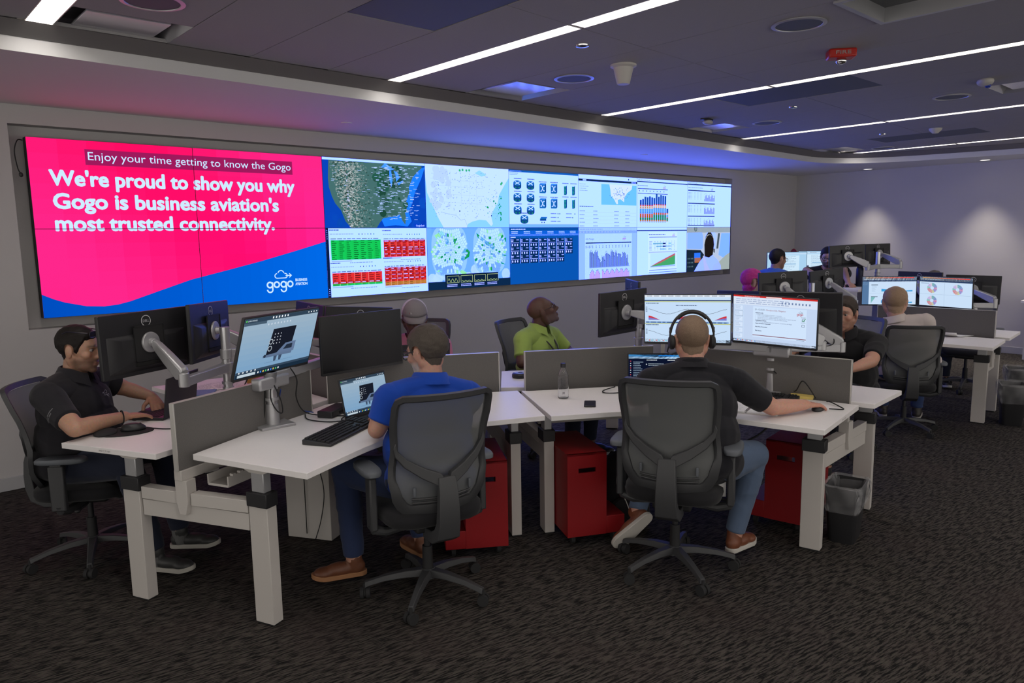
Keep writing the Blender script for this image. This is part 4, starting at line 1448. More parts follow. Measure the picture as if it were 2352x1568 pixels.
def make_chair(label):
    t = thing('task_chair', label, 'chair', (0, 0, 0), 0, 'charcoal mesh backed task chairs')
    # back frame: a closed loop of flat bar with rounded corners
    loop = []
    for k in range(15): loop.append((-1 + 2 * k / 14 * 1.0, 1.0))
    q = [(u, 1.0) for u in np.linspace(-.86, .86, 13)]
    q += [(.97, .975), (1.0, .93)] + [(1.0, v) for v in np.linspace(.86, .14, 14)] + [(.96, .06), (.86, .012)]
    q += [(u, 0.0) for u in np.linspace(.7, -.7, 9)] + [(-.86, .012), (-.96, .06)] + [(-1.0, v) for v in np.linspace(.14, .86, 14)] + [(-1.0, .93), (-.97, .975)]
    g = G()
    wid = lambda v: .020 + .024 * max(0, 1 - v / .32)           # the lower frame is a broad moulded lip
    rings = []
    n_ = len(q)
    for i, (u, v) in enumerate(q):
        p = back_p(u, v)
        a, b = back_p(*q[i - 1]), back_p(*q[(i + 1) % n_])
        tg = (b - a).normalized()
        inn = (back_p(u * .8, v * .86 + .07) - p).normalized()
        inn = (inn - tg * inn.dot(tg)).normalized()
        nb = tg.cross(inn)
        if nb.y > 0: nb = -nb
        w = wid(v)
        rings.append([p - inn * .008 - nb * .008, p - inn * .012 + nb * .014, p + inn * w * .55 + nb * .018, p + inn * w * 1.1 + nb * .008, p + inn * w * 1.1 - nb * .008])
    fr = g.loft(rings, closed=True).build('back_frame', M['chair'], t, sharp=50)
    g = G()
    nu, nv = 12, 14
    vs = [back_p(-.93 + 1.86 * i / nu, .03 + .93 * j / nv, -.002) for j in range(nv + 1) for i in range(nu + 1)]
    g.add(vs, [(j * (nu + 1) + i, j * (nu + 1) + i + 1, (j + 1) * (nu + 1) + i + 1, (j + 1) * (nu + 1) + i) for j in range(nv) for i in range(nu)])
    g.build('back_mesh', M['mesh'], t)
    # Y shaped spine behind the mesh
    g = G()
    for s in (-1, 1):
        path = [(s * 1.0, .60), (s * .97, .53), (s * .78, .445), (s * .45, .36), (s * .14, .30), (s * .05, .22)]
        rings = []
        for i, (u, v) in enumerate(path):
            p = back_p(u, v, .014 + .03 * (1 - abs(u)))
            h = .016 + .016 * (1 - abs(u))
            d_ = .012 + .006 * (1 - abs(u))
            if i == 5: h = .02
            up_ = Vector((-.32 * s, 0, .94)) if i < 5 else Vector((-s, 0, 0.1)).normalized()
            bk = Vector((0, -1, 0))
            rings.append([p + up_ * h - bk * d_, p + up_ * h + bk * d_, p - up_ * h + bk * d_, p - up_ * h - bk * d_])
        g.loft(rings)
    rings = []
    for z, y, w, d_ in ((.685, -.272, .042, .014), (.62, -.285, .046, .018), (.54, -.288, .05, .02), (.46, -.282, .052, .024), (.405, -.262, .056, .03), (.375, -.21, .06, .03), (.37, -.10, .06, .03)):
        k = Vector((0, -1, 0)) if z > .42 else (Vector((0, -.7, -.7)) if z > .39 else Vector((0, -.1, -1)))
        p = Vector((0, y, z))
        r = Vector((1, 0, 0))
        rings.append([p + r * w - k * d_, p + r * w + k * d_, p - r * w + k * d_, p - r * w - k * d_])
    g.loft(rings)
    g.build('back_support', M['chair'], t, bevel=.004)
    for s in (-1, 1):
        p = back_p(s * .62, .2, .012)
        G().box(p, (.014, .014, .045)).build('lumbar_knob', M['pad'], fr, bevel=.004)
    g = G()
    for v in (.09, .125):
        g.tube([back_p(u, v + .02 * u * u, .006) for u in np.linspace(-.68, .68, 9)], .006, 6)
    g.build('lumbar_bar', M['chair'], fr)
    # seat
    g = G()
    rings = []
    for z, k in ((.425, .90), (.435, .97), (.465, 1.0), (.488, .985), (.50, .9), (.503, .6)):
        rings.append([Vector((.25 * k * math.copysign(abs(math.cos(a)) ** .5, math.cos(a)), .02 + .245 * k * math.copysign(abs(math.sin(a)) ** .5, math.sin(a)), z - (.018 if math.sin(a) > .8 else 0))) for a in [2 * math.pi * i / 32 for i in range(32)]])
    g.loft(rings).build('seat', M['seat'], t, sharp=70)
    G().box((0, .0, .395), (.2, .26, .055)).build('tilt_mechanism', M['blkm'], t, bevel=.012)
    g = G().tube([(.1, .05, .40), (.2, .06, .395), (.27, .05, .39)], .008, 8)
    g.ell((.275, .05, .39), (.02, .016, .012)).build('tilt_lever', M['blk'], t)
    # arms
    for s in (-1, 1):
        g = G()
        g.box((s * .285, -.03, .53), (.036, .075, .26))
        g.box((s * .285, -.03, .625), (.028, .058, .12))
        post = g.build('arm_post', M['chair'], t, bevel=.008)
        G().tube([(s * .285, -.03, .43), (s * .275, -.03, .395), (s * .22, -.02, .375), (s * .08, -.0, .38)], .024, 10, flat=1.0).build('arm_bracket', M['chair'], post)
        g = G()
        rings = []
        for z, k in ((.676, .9), (.682, 1.0), (.698, 1.0), (.706, .93)):
            rings.append([Vector((s * .29 + .047 * k * math.copysign(abs(math.cos(a)) ** .6, math.cos(a)), .0 + .125 * k * math.copysign(abs(math.sin(a)) ** .6, math.sin(a)), z)) for a in [2 * math.pi * i / 24 for i in range(24)]])
        g.loft(rings).build('arm_pad', M['pad'], post, sharp=60)
    # pedestal
    G().cyl((0, 0, .24), (0, 0, .375), .016, n=16).build('gas_lift', M['blk'], t)
    G().cyl((0, 0, .10), (0, 0, .25), .028, .025, n=20).build('lift_cover', M['blkm'], t)
    g = G()
    g.cyl((0, 0, .085), (0, 0, .135), .045, .036)
    for k in range(5):
        a = 2 * math.pi * k / 5 + .3
        d_ = Vector((math.cos(a), math.sin(a), 0))
        rr = Vector((-d_.y, d_.x, 0))
        rings = []
        for r, z, w, h in ((.02, .115, .03, .018), (.12, .112, .024, .016), (.22, .098, .019, .013), (.29, .080, .017, .012), (.315, .072, .016, .014)):
            p = d_ * r + Vector((0, 0, z))
            rings.append([p + rr * w - Vector((0, 0, h)), p + rr * w * .7 + Vector((0, 0, h)), p - rr * w * .7 + Vector((0, 0, h)), p - rr * w - Vector((0, 0, h))])
        g.loft(rings)
    base = g.build('star_base', M['chair'], t, bevel=.003)
    for k in range(5):
        a = 2 * math.pi * k / 5 + .3
        c = Vector((math.cos(a) * .315, math.sin(a) * .315, .028))
        b = a + 1.1 + k
        ax = Vector((math.cos(b), math.sin(b), 0))
        g = G()
        for s in (-1, 1): g.cyl(c + ax * s * .006, c + ax * s * .024, .028, n=18)
        g.cyl(c + Vector((0, 0, .01)), c + Vector((0, 0, .05)), .008, n=10)
        g.cyl(c - ax * .004, c + ax * .004, .022, n=14)
        g.build('caster', M['rub'], base)
    return t


chair0 = make_chair('charcoal mesh backed chair under the man in the blue polo')
chair0.scale = (1.05, 1.05, 1.05)
chair0.location = (1.005, -3.56, 0)
chair0.rotation_euler = (0, 0, rad(-14))
for x, y, h, lb in ((2.17, -4.295, -64, 'charcoal mesh backed chair under the headset man'),
                    (-.17, -1.78, -124, 'charcoal mesh backed chair under the man in the black polo at the left edge'),
                    (3.33, -2.03, -163, 'charcoal mesh backed chair behind the man in the lime polo'),
                    (2.55, -1.28, 130, 'dark chair just showing behind the man in the grey cap'),
                    (5.10, -3.85, 70, 'charcoal mesh backed chair beside the man in black at the right bench'),
                    (6.14, -4.05, -58, 'charcoal mesh backed chair behind the man in the white shirt'),
                    (8.55, -3.85, 100, 'empty charcoal chair whose star base shows under the right hand worktop')):
    dup(chair0, (x, y, 0), rad(h), lb)
for o in bpy.data.objects:
    if o.name.startswith('task_chair') and (o.location - Vector((6.14, -4.05, 0))).length < .01: o.scale = (.97, .97, .95)
    if o.name.startswith('task_chair') and (o.location - Vector((-.17, -1.78, 0))).length < .01: o.scale = (1.05, 1.05, .99)
tg_ = G().add([(-.02, .0, .0), (.06, .0, .012), (.0, .0, -.06), (-.02, .001, .0), (.06, .001, .012), (.0, .001, -.06)], [(0, 1, 2), (5, 4, 3), (0, 3, 4, 1), (1, 4, 5, 2), (2, 5, 3, 0)]).xf(Matrix.Translation((.02, -.02, .365)))
tg_.build('care_tag', M['paper'], chair0)


# ================================================================== PICTURES ON THE DESK SCREENS
def pic_cad():
    c = Cv()
    for k in range(10): c.rect(0, k / 10, A, (k + 1) / 10, S(120 + 4 * k, 160 + 2 * k, 196))
    c.up()
    c.rect(0, .93, A, 1, S(48, 66, 84))
    c.rect(0, .885, .5, .93, S(70, 90, 108))
    c.rect(0, 0, A, .07, S(26, 44, 62))
    c.rect(0, .07, A, .11, S(52, 70, 90))
    c.rect(0, .07, .09, .93, S(30, 44, 70)) if False else None
    c.up()
    c.text('DRAWING', .07, .95, .026, S(210, 225, 235), width=.2)
    c.circ(.04, .965, .018, S(90, 190, 90), 10)
    for k in range(6): c.rect(.62 + k * .07, .95, .65 + k * .07, .985, S(230, 235, 240))
    for k in range(8): c.circ(.55 + k * .075, .86, .018, S(190, 205, 220), 10)
    for k in range(4): c.rect(1.5 + k * .07, .955, 1.53 + k * .07, .975, S(220, 225, 230))
    c.rect(.05, .012, .45, .06, S(190, 205, 215))
    for k in range(9): c.rect(.5 + k * .06, .02, .53 + k * .06, .05, (S(230, 235, 240), S(70, 130, 230), S(220, 190, 90), S(80, 190, 110))[k % 4])
    for k in range(5): c.rect(.06 + k * .09, .08, .09 + k * .09, .105, S(225, 230, 235))
    c.poly([(.62, .30), (1.2, .30), (1.26, .76), (.7, .76)], S(24, 28, 40))
    c.up()
    for k in range(4):
        for j in range(3): c.circ(.76 + j * .07, .5 + k * .055, .011, S(200, 205, 215), 8)
    for y in (.42, .54): c.ring(.69, y, .035, .05, S(170, 180, 190), 14)
    c.poly([(.56, .27), (1.25, .26), (1.27, .34), (.56, .31)], S(92, 112, 142))
    c.poly([(.86, .31), (1.06, .47), (1.32, .48), (1.3, .30)], S(98, 118, 150))
    c.up()
    c.poly([(1.02, .36), (1.1, .44), (1.24, .44), (1.24, .36)], S(36, 46, 62))
    for x in (.82, .94): c.poly([(x, .27), (x + .08, .27), (x + .06, .18), (x + .01, .18)], S(62, 78, 102))
    c.circ(.6, .30, .03, S(40, 52, 70), 10)
    c.rect(.62, .17, 1.3, .176, S(104, 134, 164))
    return c


def pic_charts():
    c = Cv()
    c.rect(0, 0, A, 1, S(198, 222, 248))
    c.rect(0, 0, A, .06, S(10, 16, 30))
    c.up()
    c.rect(0, .955, A, 1, S(226, 232, 240))
    c.rect(0, .875, A, .895, S(20, 40, 90))
    c.rect(0, .852, A, .866, S(190, 196, 110))
    c.rect(0, .385, A, .4, S(190, 196, 110))
    c.up()
    for k in range(11): c.dashes(.05 + k * .15, .965, .16 + k * .15, .99, 1, S(70, 90, 120), .5, .9, k)
    c.dashes(.03, .81, .3, .84, 1, S(60, 80, 110), .5, 1, 1)
    c.dashes(.66, .77, 1.1, .79, 1, S(70, 90, 130), .6, 1, 2)
    c.dashes(.03, .35, .3, .38, 1, S(60, 80, 110), .5, 1, 3)
    wv = lambda x: .70 - .10 * (.5 - .5 * math.cos((x - .08) / 1.62 * 4 * math.pi)) ** .8
    xs = [.08 + k * .027 for k in range(61)]
    c.line([(x, wv(x) + .004 * math.sin(k * 2.1)) for k, x in enumerate(xs)], .006, S(60, 60, 70))
    c.line([(x, wv(x) - .46 + .004 * math.sin(k * 1.7)) for k, x in enumerate(xs)], .006, S(60, 60, 70))
    for x0, x1 in zip(xs, xs[1:]):
        f = lambda x: max(0, (wv(x) - .628) / .072) ** 1.0
        a, b = f(x0), f(x1)
        c._a([(x0, .47), (x1, .47), (x1, .47 + .09 * b), (x0, .47 + .09 * a)], S(206, 52, 60))
        c._a([(x0, .47), (x1, .47), (x1, .47 + .05 * b), (x0, .47 + .05 * a)], S(60, 140, 230))
    for k in range(5):
        c.rect(.02, .64 + k * .024, .055, .65 + k * .024, S(80, 100, 130))
        c.rect(.02, .17 + k * .024, .055, .18 + k * .024, S(80, 100, 130))
    c.rect(.02, .405, 1.74, .435, S(120, 160, 215))
    c.up()
    c.dashes(.03, .41, 1.7, .43, 1, S(40, 60, 100), .7, 1, 4)
    for k in range(14): c.rect(.04 + k * .05, .02, .065 + k * .05, .042, (S(220, 230, 240), S(220, 90, 80), S(90, 200, 220))[k % 3])
    return c


def pic_slides():
    c = Cv()
    c.rect(0, 0, A, 1, S(196, 214, 242))
    c.rect(0, 0, A, .05, S(20, 30, 50))
    c.up()
    c.rect(0, .965, A, 1, S(206, 44, 40))
    c.rect(0, .80, A, .965, S(216, 228, 246))
    c.rect(.02, .05, .24, .80, S(200, 220, 246))
    c.rect(.44, .12, 1.57, .78, S(208, 228, 252))
    c.up()
    c.rect(.72, .97, 1.05, .992, S(240, 225, 225))
    c.dashes(.25, .972, .6, .99, 1, S(240, 220, 220), .5, .9, 1)
    for j in range(3): c.dashes(.06, .82 + j * .04, 1.2, .85 + j * .04, 1, S(130, 150, 190), .35, .95, 10 + j)
    for k in range(9): c.rect(1.05 + k * .07, .86, 1.08 + k * .07, .9, S(110, 130, 170))
    for k in range(6):
        y = .68 - k * .122
        c.rect(.04, y, .22, y + .1, S(214, 230, 252))
        c.up()
        c.dashes(.055, y + .02, .17, y + .09, 4, S(120, 140, 180), .25, .6, k)
        c.line([(.04, y), (.22, y), (.22, y + .1), (.04, y + .1)], .004, S(60, 80, 120) if k == 1 else S(160, 180, 215), True)
        c.l -= 1
    T, RDT = S(36, 46, 84), S(150, 40, 60)
    c.text('29 – CLOUD: ', .48, .70, .032, T, width=.22)
    c.text('Cloudport EOL Mitigation', .72, .70, .032, RDT, width=.42)
    for y, s, b, w in ((.635, 'Ask(s) for Q3:', .06, .17), (.60, '•  1) Support EOL activities for Cloudport components', 0, .56), (.57, '•     1a) Work with hardware vendor to choose prototype units', 0, .64),
                       (.54, '•     1b) Get estimates from software vendor for time and cost to support new unit', 0, .86), (.51, '•     1c) Get estimates from hardware vendor for custom branding', 0, .68), (.475, 'Definition of Done:', .06, .24),
                       (.445, '•  Review vendor provided options for hardware, components, and design', 0, .78), (.41, 'Value Streams Impacted:', .06, .33), (.34, 'Any Non-Commits?', .06, .26), (.255, 'Risk Items:', .06, .14)):
        c.text(s, .495, y, .02, T if b else S(60, 74, 120), width=w, bold=b)
    gogo(c, 1.37, .655, .030, S(180, 30, 50), S(60, 70, 90))
    c.text('Commit?', 1.46, .605, .016, T, width=.09, bold=.05)
    c.line([(1.48, .53), (1.53, .53), (1.53, .58), (1.48, .58)], .006, T, True)
    c.line([(1.485, .555), (1.505, .535), (1.55, .59)], .012, S(40, 150, 80))
    c.text('Stretch', 1.46, .50, .013, T, width=.09)
    c.line([(1.48, .42), (1.53, .42), (1.53, .465), (1.48, .465)], .006, T, True)
    c.rect(.44, .155, 1.57, .168, S(120, 30, 44))
    c.dashes(1.38, .125, 1.54, .14, 1, S(90, 110, 150), .7, 1, 9)
    for k in range(14): c.rect(.03 + k * .035, .014, .048 + k * .035, .034, (S(230, 235, 240), S(90, 150, 230), S(220, 90, 80))[k % 3])
    c.rect(1.66, .015, 1.75, .032, S(210, 220, 235))
    return c


def pic_code(off=0):
    c = Cv()
    c.rect(0, 0, A, 1, S(170, 210, 240))
    c.up()
    c.rect(.1 if off else .5, 0, 1.45, .86, S(208, 234, 252))
    c.rect(0, .9, A, .96, S(196, 222, 246))
    c.up()
    c.dashes(.56, .06, 1.3, .84, 16, S(120, 150, 185), .2, .3, off)
    c.rect(.62, .47, 1.3, .49, S(60, 140, 200))
    c.dashes(.5, .93, .8, .96, 1, S(90, 110, 140), .5, .9, 3)
    return c


def pic_dash(kind):
    c = Cv()
    c.rect(0, 0, A, 1, S(202, 224, 248))
    c.rect(0, .83, A, 1, S(16, 28, 58))
    c.up()
    for k in range(8): c.rect(k * .2 + .1, .955, k * .2 + .3, .98, S(200 + k * 5, 150 - k * 14, 90 - k * 8))
    c.rect(0, .84, A, .87, S(30, 54, 96))
    c.dashes(.05, .9, 1.0, .93, 1, S(200, 215, 230), .4, .8, kind)
    c.up()
    if kind == 0:
        c.rect(0, 0, .22, .83, S(86, 120, 160))
        c.dashes(.03, .7, .19, .8, 3, S(190, 210, 230), .3, .7, 5)
        c.rect(.3, .70, .52, .72, S(50, 70, 90))
        c.dashes(.32, .45, .48, .68, 8, S(130, 160, 190), .2, .5, 6)
        c.rect(.3, .27, .52, .29, S(50, 70, 90))
        for k in range(7): c.rect(.3, .24 - k * .034, .44 - k * .022, .265 - k * .034, S(80, 170, 160))
        for y, h in ((.47, .1), (.05, .1)):
            c.poly([(.64, y), (1.66, y), (1.66, y + .05), (1.4, y + .03), (1.1, y + h), (.85, y + h * .8), (.64, y + h)], S(64, 160, 220))
        c.rect(.24, .4, 1.74, .404, S(150, 170, 200))
    else:
        c.rect(.86, 0, .866, .8, S(150, 175, 205))
        c.rect(.02, .40, 1.75, .406, S(150, 175, 205))
        for x, y in ((.44, .62), (1.30, .60), (.44, .18)):
            for k in range(26):
                a = 360 * k / 26
                col = (S(0, 140, 140), S(70, 90, 170), S(200, 60, 130), S(120, 80, 180), S(190, 190, 80), S(210, 110, 60), S(200, 60, 60), S(90, 180, 150), S(190, 150, 210), S(215, 190, 200))[k * 10 // 26]
                c.ring(x, y, .06, .17, col, 2, 90 - a - 9, 90 - a)
        c.dashes(.05, .76, .35, .79, 1, S(80, 110, 150), .5, .8, 7)
    return c


def pic_dark():
    c = Cv()
    c.rect(0, 0, A, 1, S(12, 20, 44))
    c.rect(0, .93, A, 1, S(70, 150, 215))
    c.rect(0, .87, A, .93, S(180, 215, 245))
    c.up()
    c.rect(1.0, .95, 1.5, .985, S(30, 120, 210))
    c.dashes(.04, .885, 1.2, .915, 1, S(90, 130, 180), .4, .9, 1)
    c.dashes(.16, .04, .5, .78, 13, S(150, 170, 190), .35, .5, 2)
    for k in range(10): c.circ(.07, .78 - k * .075, .018, (S(200, 210, 220), S(210, 80, 90))[k % 3 == 0], 8)
    for k in range(4):
        c.dashes(.66, .62 - k * .17, 1.2, .72 - k * .17, 2, S(190, 205, 215), .3, .6, 20 + k)
        c.circ(.6, .68 - k * .17, .02, S(210, 220, 230), 8)
    c.dashes(.6, .8, 1.0, .84, 1, S(225, 230, 235), .5, .8, 4)
    c.dashes(1.3, .8, 1.7, .84, 1, S(225, 230, 235), .5, .8, 5)
    return c


# ================================================================== MONITORS
def rrect(w, h, r, n=4):
    pts = []
    for cx, cy, a in ((w / 2 - r, h / 2 - r, 0), (-w / 2 + r, h / 2 - r, 90), (-w / 2 + r, -h / 2 + r, 180), (w / 2 - r, -h / 2 + r, 270)):
        pts += [(cx + r * math.cos(rad(a + 90 * k / n)), cy + r * math.sin(rad(a + 90 * k / n))) for k in range(n + 1)]
    return pts


def monitor(label, x, y, z, w, yaw, tilt, roll, picture=None, gain=1.0, group='desk monitors on arms'):
    h = w * .593
    k = w / .612
    t = thing('monitor', label, 'monitor', (x, y, z), 0, group)
    t.rotation_euler = (Matrix.Rotation(rad(yaw), 3, 'Z') @ Matrix.Rotation(rad(tilt), 3, 'X') @ Matrix.Rotation(rad(roll), 3, 'Y')).to_euler()
    g = G()
    ring = lambda s, yy, dz=0: [Vector((px * s, yy, pz * s + dz)) for px, pz in rrect(w, h, .006)]
    g.loft([ring(.998, -.004), ring(1, -.002), ring(1, .012), ring(.985, .018)])
    inner = lambda s, sz, yy, dz: [Vector((px * s, yy, pz * sz + dz)) for px, pz in rrect(w, h, .01)]
    g.loft([inner(.88, .60, .016, -.14 * h), inner(.84, .56, .024, -.14 * h), inner(.6, .42, .034, -.13 * h)])
    hs_ = g.build('housing', M['blk'], t, sharp=30)
    by = h * .047                                          # deeper chin below the picture
    bx = w * .011
    if picture:
        kx, kz = (w - 2 * bx) / 1.778, h - by - bx
        pic_ = Cv()
        pic_.p = [(a, tuple(q * gain for q in col), l) for a, col, l in picture.p]
        pic_.build('screen', lambda u, v, l: (-w / 2 + bx + u * kx, -.0050 - l * .0003, -h / 2 + by + v * kz), t, 'screen', (0, 0, 1.778, 1))
    else:
        G().box((0, -.0045, (by - bx) / 2), (w - 2 * bx, .0015, h - by - bx)).build('screen', M['offscreen'], t)
    G().box((0, -.0048, -h / 2 + by * .48), (w - .004, .0016, by * .85)).build('chin', M['blk'], t)
    g = G()
    s_ = .1 * k
    for a, b in ((-1, 0), (1, 0), (0, -1), (0, 1)):
        g.box((a * s_, .037, b * s_ + .0), (.006 if a else 2 * s_ + .006, .008, .006 if b else 2 * s_ + .006))
    g.box((0, .0355, 0), (2 * s_, .003, 2 * s_))
    g.build('mount_recess', M['blkm'], hs_)
    c = Cv()
    c.ring(0, 0, .0285 * k, .0325 * k, S(210, 210, 212), 32)
    c.text('DELL', 0, -.008 * k, .016 * k, S(215, 215, 218), width=.044 * k, bold=.04, align='c')
    zz = h / 2 - .055 * k
    c.build('logo', lambda u, v, l: (-u, .0195 + l * .0002, zz + v), hs_, 'prnt')
    G().box((0, .03, -h * .33), (w * .34, .02, h * .07)).build('port_bay', M['hole'], hs_, bevel=.004)
    return t


MON = [
    ('monitor seen from behind in front of the man in the black polo', (.157, -1.983, 1.284, .612, -156.7, .9, .6), None),
    ('monitor seen from behind, angled, between the black polo man\'s monitor and the machine model screen', (.597, -1.782, 1.293, .612, -132.3, .8, -1.9), None),
    ('tilted monitor at the front left showing a machine model on pale blue', (.638, -2.709, 1.295, .612, 24.5, 18.1, -.4), pic_cad()),
    ('dark switched off monitor above the laptop of the man in the blue polo', (1.263, -2.564, 1.224, .612, 4.2, -.8, -.1), None),
    ('angled monitor back lit pink by the video wall, behind the dark monitor', (1.703, -.999, 1.18, .57, 85.1, 6.6, -.9), None),
    ('monitor back just showing over the top of the dark switched off monitor', (1.807, -1.589, 1.179, .57, 176.4, -4.1, -5.0), None),
    ('monitor seen from behind on a pale arm, right of the man in the lime polo', (3.371, -2.931, 1.269, .57, -179.7, -1.7, 1.2), None),
    ('monitor seen almost edge on, behind the left end of the chart screen', (4.06, -2.49, 1.30, .57, 50, 0, 0), None),
    ('monitor with line charts and red and blue areas, left of the headset man\'s head', (2.851, -3.884, 1.321, .55, -63.1, 1.0, -.7), pic_charts()),
    ('monitor showing a slide titled Cloudport EOL Mitigation', (3.232, -4.275, 1.303, .55, -83.2, 4.5, 1.5), pic_slides()),
    ('monitor back edge with a blue sheen, just above the slide monitor', (4.618, -3.198, 1.206, .56, 69.7, 2.3, 2.7), None),
    ('dark monitor back behind the slide monitor, hiding the face of the man in black', (4.028, -4.058, 1.272, .56, 108.0, -9.0, .5), None),
    ('monitor seen from behind, right of the pink haired person', (6.034, -2.856, 1.311, .54, 147.2, .8, 1.7), None),
    ('monitor seen from behind, second from the pink haired person', (6.939, -2.888, 1.309, .505, 163.0, -.1, 3.9), None),
    ('bright document monitor in front of the distant man in blue', (8.645, -1.537, 1.44, .56, -42, 0, 0), pic_code()),
    ('pale monitor turned aside, right of the bright document monitor', (9.56, -1.555, 1.43, .58, -76, 0, 0), pic_code(1)),
    ('monitor seen from behind on the raised desk, hiding the standing man with glasses', (8.417, -2.461, 1.561, .48, 143.2, -.1, 2.3), None),
    ('monitor seen from behind on the raised desk, farther from the standing man', (9.273, -2.495, 1.562, .48, 163.1, 2.9, .1), None),
    ('monitor with blue area charts behind the head of the man in the white shirt', (7.341, -3.405, 1.218, .54, -61.7, -.3, -.6), pic_dash(0)),
    ('monitor showing three colourful wheel charts', (7.212, -4.006, 1.235, .54, -100.8, 3.5, .4), pic_dash(1)),
    ('wide dark monitor back at the far right, behind the wheel chart monitor', (8.364, -3.921, 1.198, .54, 103.6, -1.7, -.9), None),
    ('monitor back with a blue sheen below the grey hair, behind the wheel charts', (8.55, -3.30, 1.215, .54, 80, 0, 0), None),
]
mons = [monitor(lb, *ps, picture=pc) for lb, ps, pc in MON]


# ------------------------------------------------------------------ monitor arms
def back_of(i, d=.04):
    m = mons[i]
    return m.location + m.rotation_euler.to_matrix() @ Vector((0, d, 0))


def arm_set(label, pole, ztop, arms, z0=TOPZ, plate=(.20, .16), prz=0.0, bar=None):
    x, y = pole
    t = thing('monitor_mount', label, 'monitor mount', (x, y, z0), 0, 'silver monitor arms')
    G().box((x, y, z0 + .008), (plate[0], plate[1], .016), prz).build('base_plate', M['silver'], t, True, bevel=.004)
    G().cyl((x, y, z0 + .016), (x, y, z0 + .13), .038, .034, 24).build('pole_foot', M['silver'], t, True)
    G().cyl((x, y, z0 + .13), (x, y, ztop), .029, n=24).build('pole', M['polished'], t, True)
    for z in (z0 + .15, z0 + .215):
        if z < ztop - .04: G().cyl((x, y, z), (x, y, z + .016), .038, n=24).build('cable_clip', M['silver'], t, True)
    if bar:
        R = Matrix.Rotation(bar, 3, 'Z')
        G().box((x, y, ztop - .03), (.24, .07, .07), R=R).build('cross_bar', M['silver'], t, True, bevel=.012)
    for i, el, zl in arms:
        el = Vector(el)
        p = Vector((x, y, zl))
        e0 = Vector((el.x, el.y, zl))
        g = G()
        d = (e0 - p).normalized()
        r = Vector((-d.y, d.x, 0))
        rings = []
        for q, w, h in ((p, .028, .030), (p.lerp(e0, .5), .023, .026), (e0, .026, .028)):
            rings.append([q + r * w - Vector((0, 0, h)), q + r * w + Vector((0, 0, h)), q - r * w + Vector((0, 0, h)), q - r * w - Vector((0, 0, h))])
        g.loft(rings)
        g.cyl(p - Vector((0, 0, .032)), p + Vector((0, 0, .032)), .036, n=20)
        g.cyl(e0 - Vector((0, 0, .03)), (e0.x, e0.y, max(zl + .03, el.z + .015)), .03, n=20)
        g.build('lower_link', M['silver'], t, True, bevel=.005)
        b = back_of(i, .075)
        n_ = (b - back_of(i, 0)).normalized()
        g = G()
        a = Vector((el.x, el.y, max(zl + .03, el.z)))
        d = (b - a).normalized()
        r = d.cross(Vector((0, 0, 1))).normalized()
        u = r.cross(d)
        rings = []
        for f, w, h in ((0, .026, .030), (.06, .028, .042), (.5, .026, .036), (.88, .023, .026), (1.0, .018, .018)):
            q = a.lerp(b, f)
            rings.append([q + r * w - u * h, q + r * w + u * h * .8, q + r * w * .6 + u * h, q - r * w * .6 + u * h, q - r * w + u * h * .8, q - r * w - u * h])
        g.loft(rings).build('upper_link', M['silver'], t, True, bevel=.005)
        g = G()
        g.cyl(back_of(i, .038), back_of(i, .05), .062, .058, 32)
        g.cyl(back_of(i, .05), b, .026, .02, 20)
        g.build('tilt_head', M['silver'], t, True, bevel=.003)
    return t


arm_set('silver twin arm behind the front left divider, holding the black polo man\'s monitors', (.62, -1.99), 1.33, [(0, (.252, -2.303, 1.112), 1.075), (1, (.79, -1.97, 1.19), 1.16)])
arm_set('silver pole with cross bar under the machine model monitor', (.598, -2.672), 1.105, [(2, (.80, -2.50, 1.17), 1.10), (3, (1.12, -2.36, 1.12), 1.10)], bar=rad(24))
arm_set('silver arm holding the two monitor backs beside the grey cap man', (1.47, -1.32), 1.15, [(4, (1.42, -1.1, 1.15), 1.12), (5, (1.65, -1.78, 1.12), 1.09)])
arm_set('silver arm holding the monitor right of the man in the lime polo', (3.55, -2.95), 1.24, [(6, (3.56, -3.12, 1.19), 1.19), (7, (3.8, -2.82, 1.2), 1.16)])
arm_set('silver pole with cross bar in front of the headset man, under the slide monitor', (3.335, -4.215), 1.125, [(8, (3.14, -3.78, 1.16), 1.12), (9, (3.60, -4.42, 1.13), 1.12)], bar=rad(-80))
arm_set('pale arm with two sloping links between the slide monitor and the man in black', (3.72, -3.85), 1.1, [(10, (4.25, -3.35, 1.12), 1.05), (11, (4.10, -4.33, 1.07), 1.04)])
arm_set('silver arm behind the two leaning monitors by the pink haired person', (6.55, -2.92), 1.33, [(12, (6.05, -3.03, 1.17), 1.12), (13, (6.98, -3.2, 1.12), 1.08)], z0=.82)
arm_set('silver twin arm standing on the raised desk at the back', (9.0, -2.62), 1.60, [(16, (8.49, -2.70, 1.45), 1.41), (17, (9.18, -2.83, 1.46), 1.41)], z0=1.17)
arm_set('slim silver pole under the distant bright monitors', (9.15, -1.42), 1.45, [(14, (8.95, -1.35, 1.32), 1.28), (15, (9.5, -1.35, 1.32), 1.28)], z0=.82)
arm_set('silver pole with cross bar under the wheel chart monitor', (7.16, -3.93), 1.06, [(18, (7.4, -3.55, 1.08), 1.04), (19, (7.33, -4.24, 1.07), 1.04)], bar=rad(-95))
arm_set('silver sloping arm on the wide dark monitor at the far right', (7.95, -3.7), 1.06, [(20, (8.20, -4.19, 1.10), 1.04), (21, (8.35, -3.45, 1.08), 1.04)])
t = thing('standing_desk', 'white desk far back by the corner, carrying the bright document monitors', 'desk', (9.1, -1.45, 0))
G().prism([(8.35, -1.75), (8.45, -1.15), (9.9, -1.2), (9.85, -1.72)], .79, .82).build('worktop', M['lam'], t, True, bevel=.002)
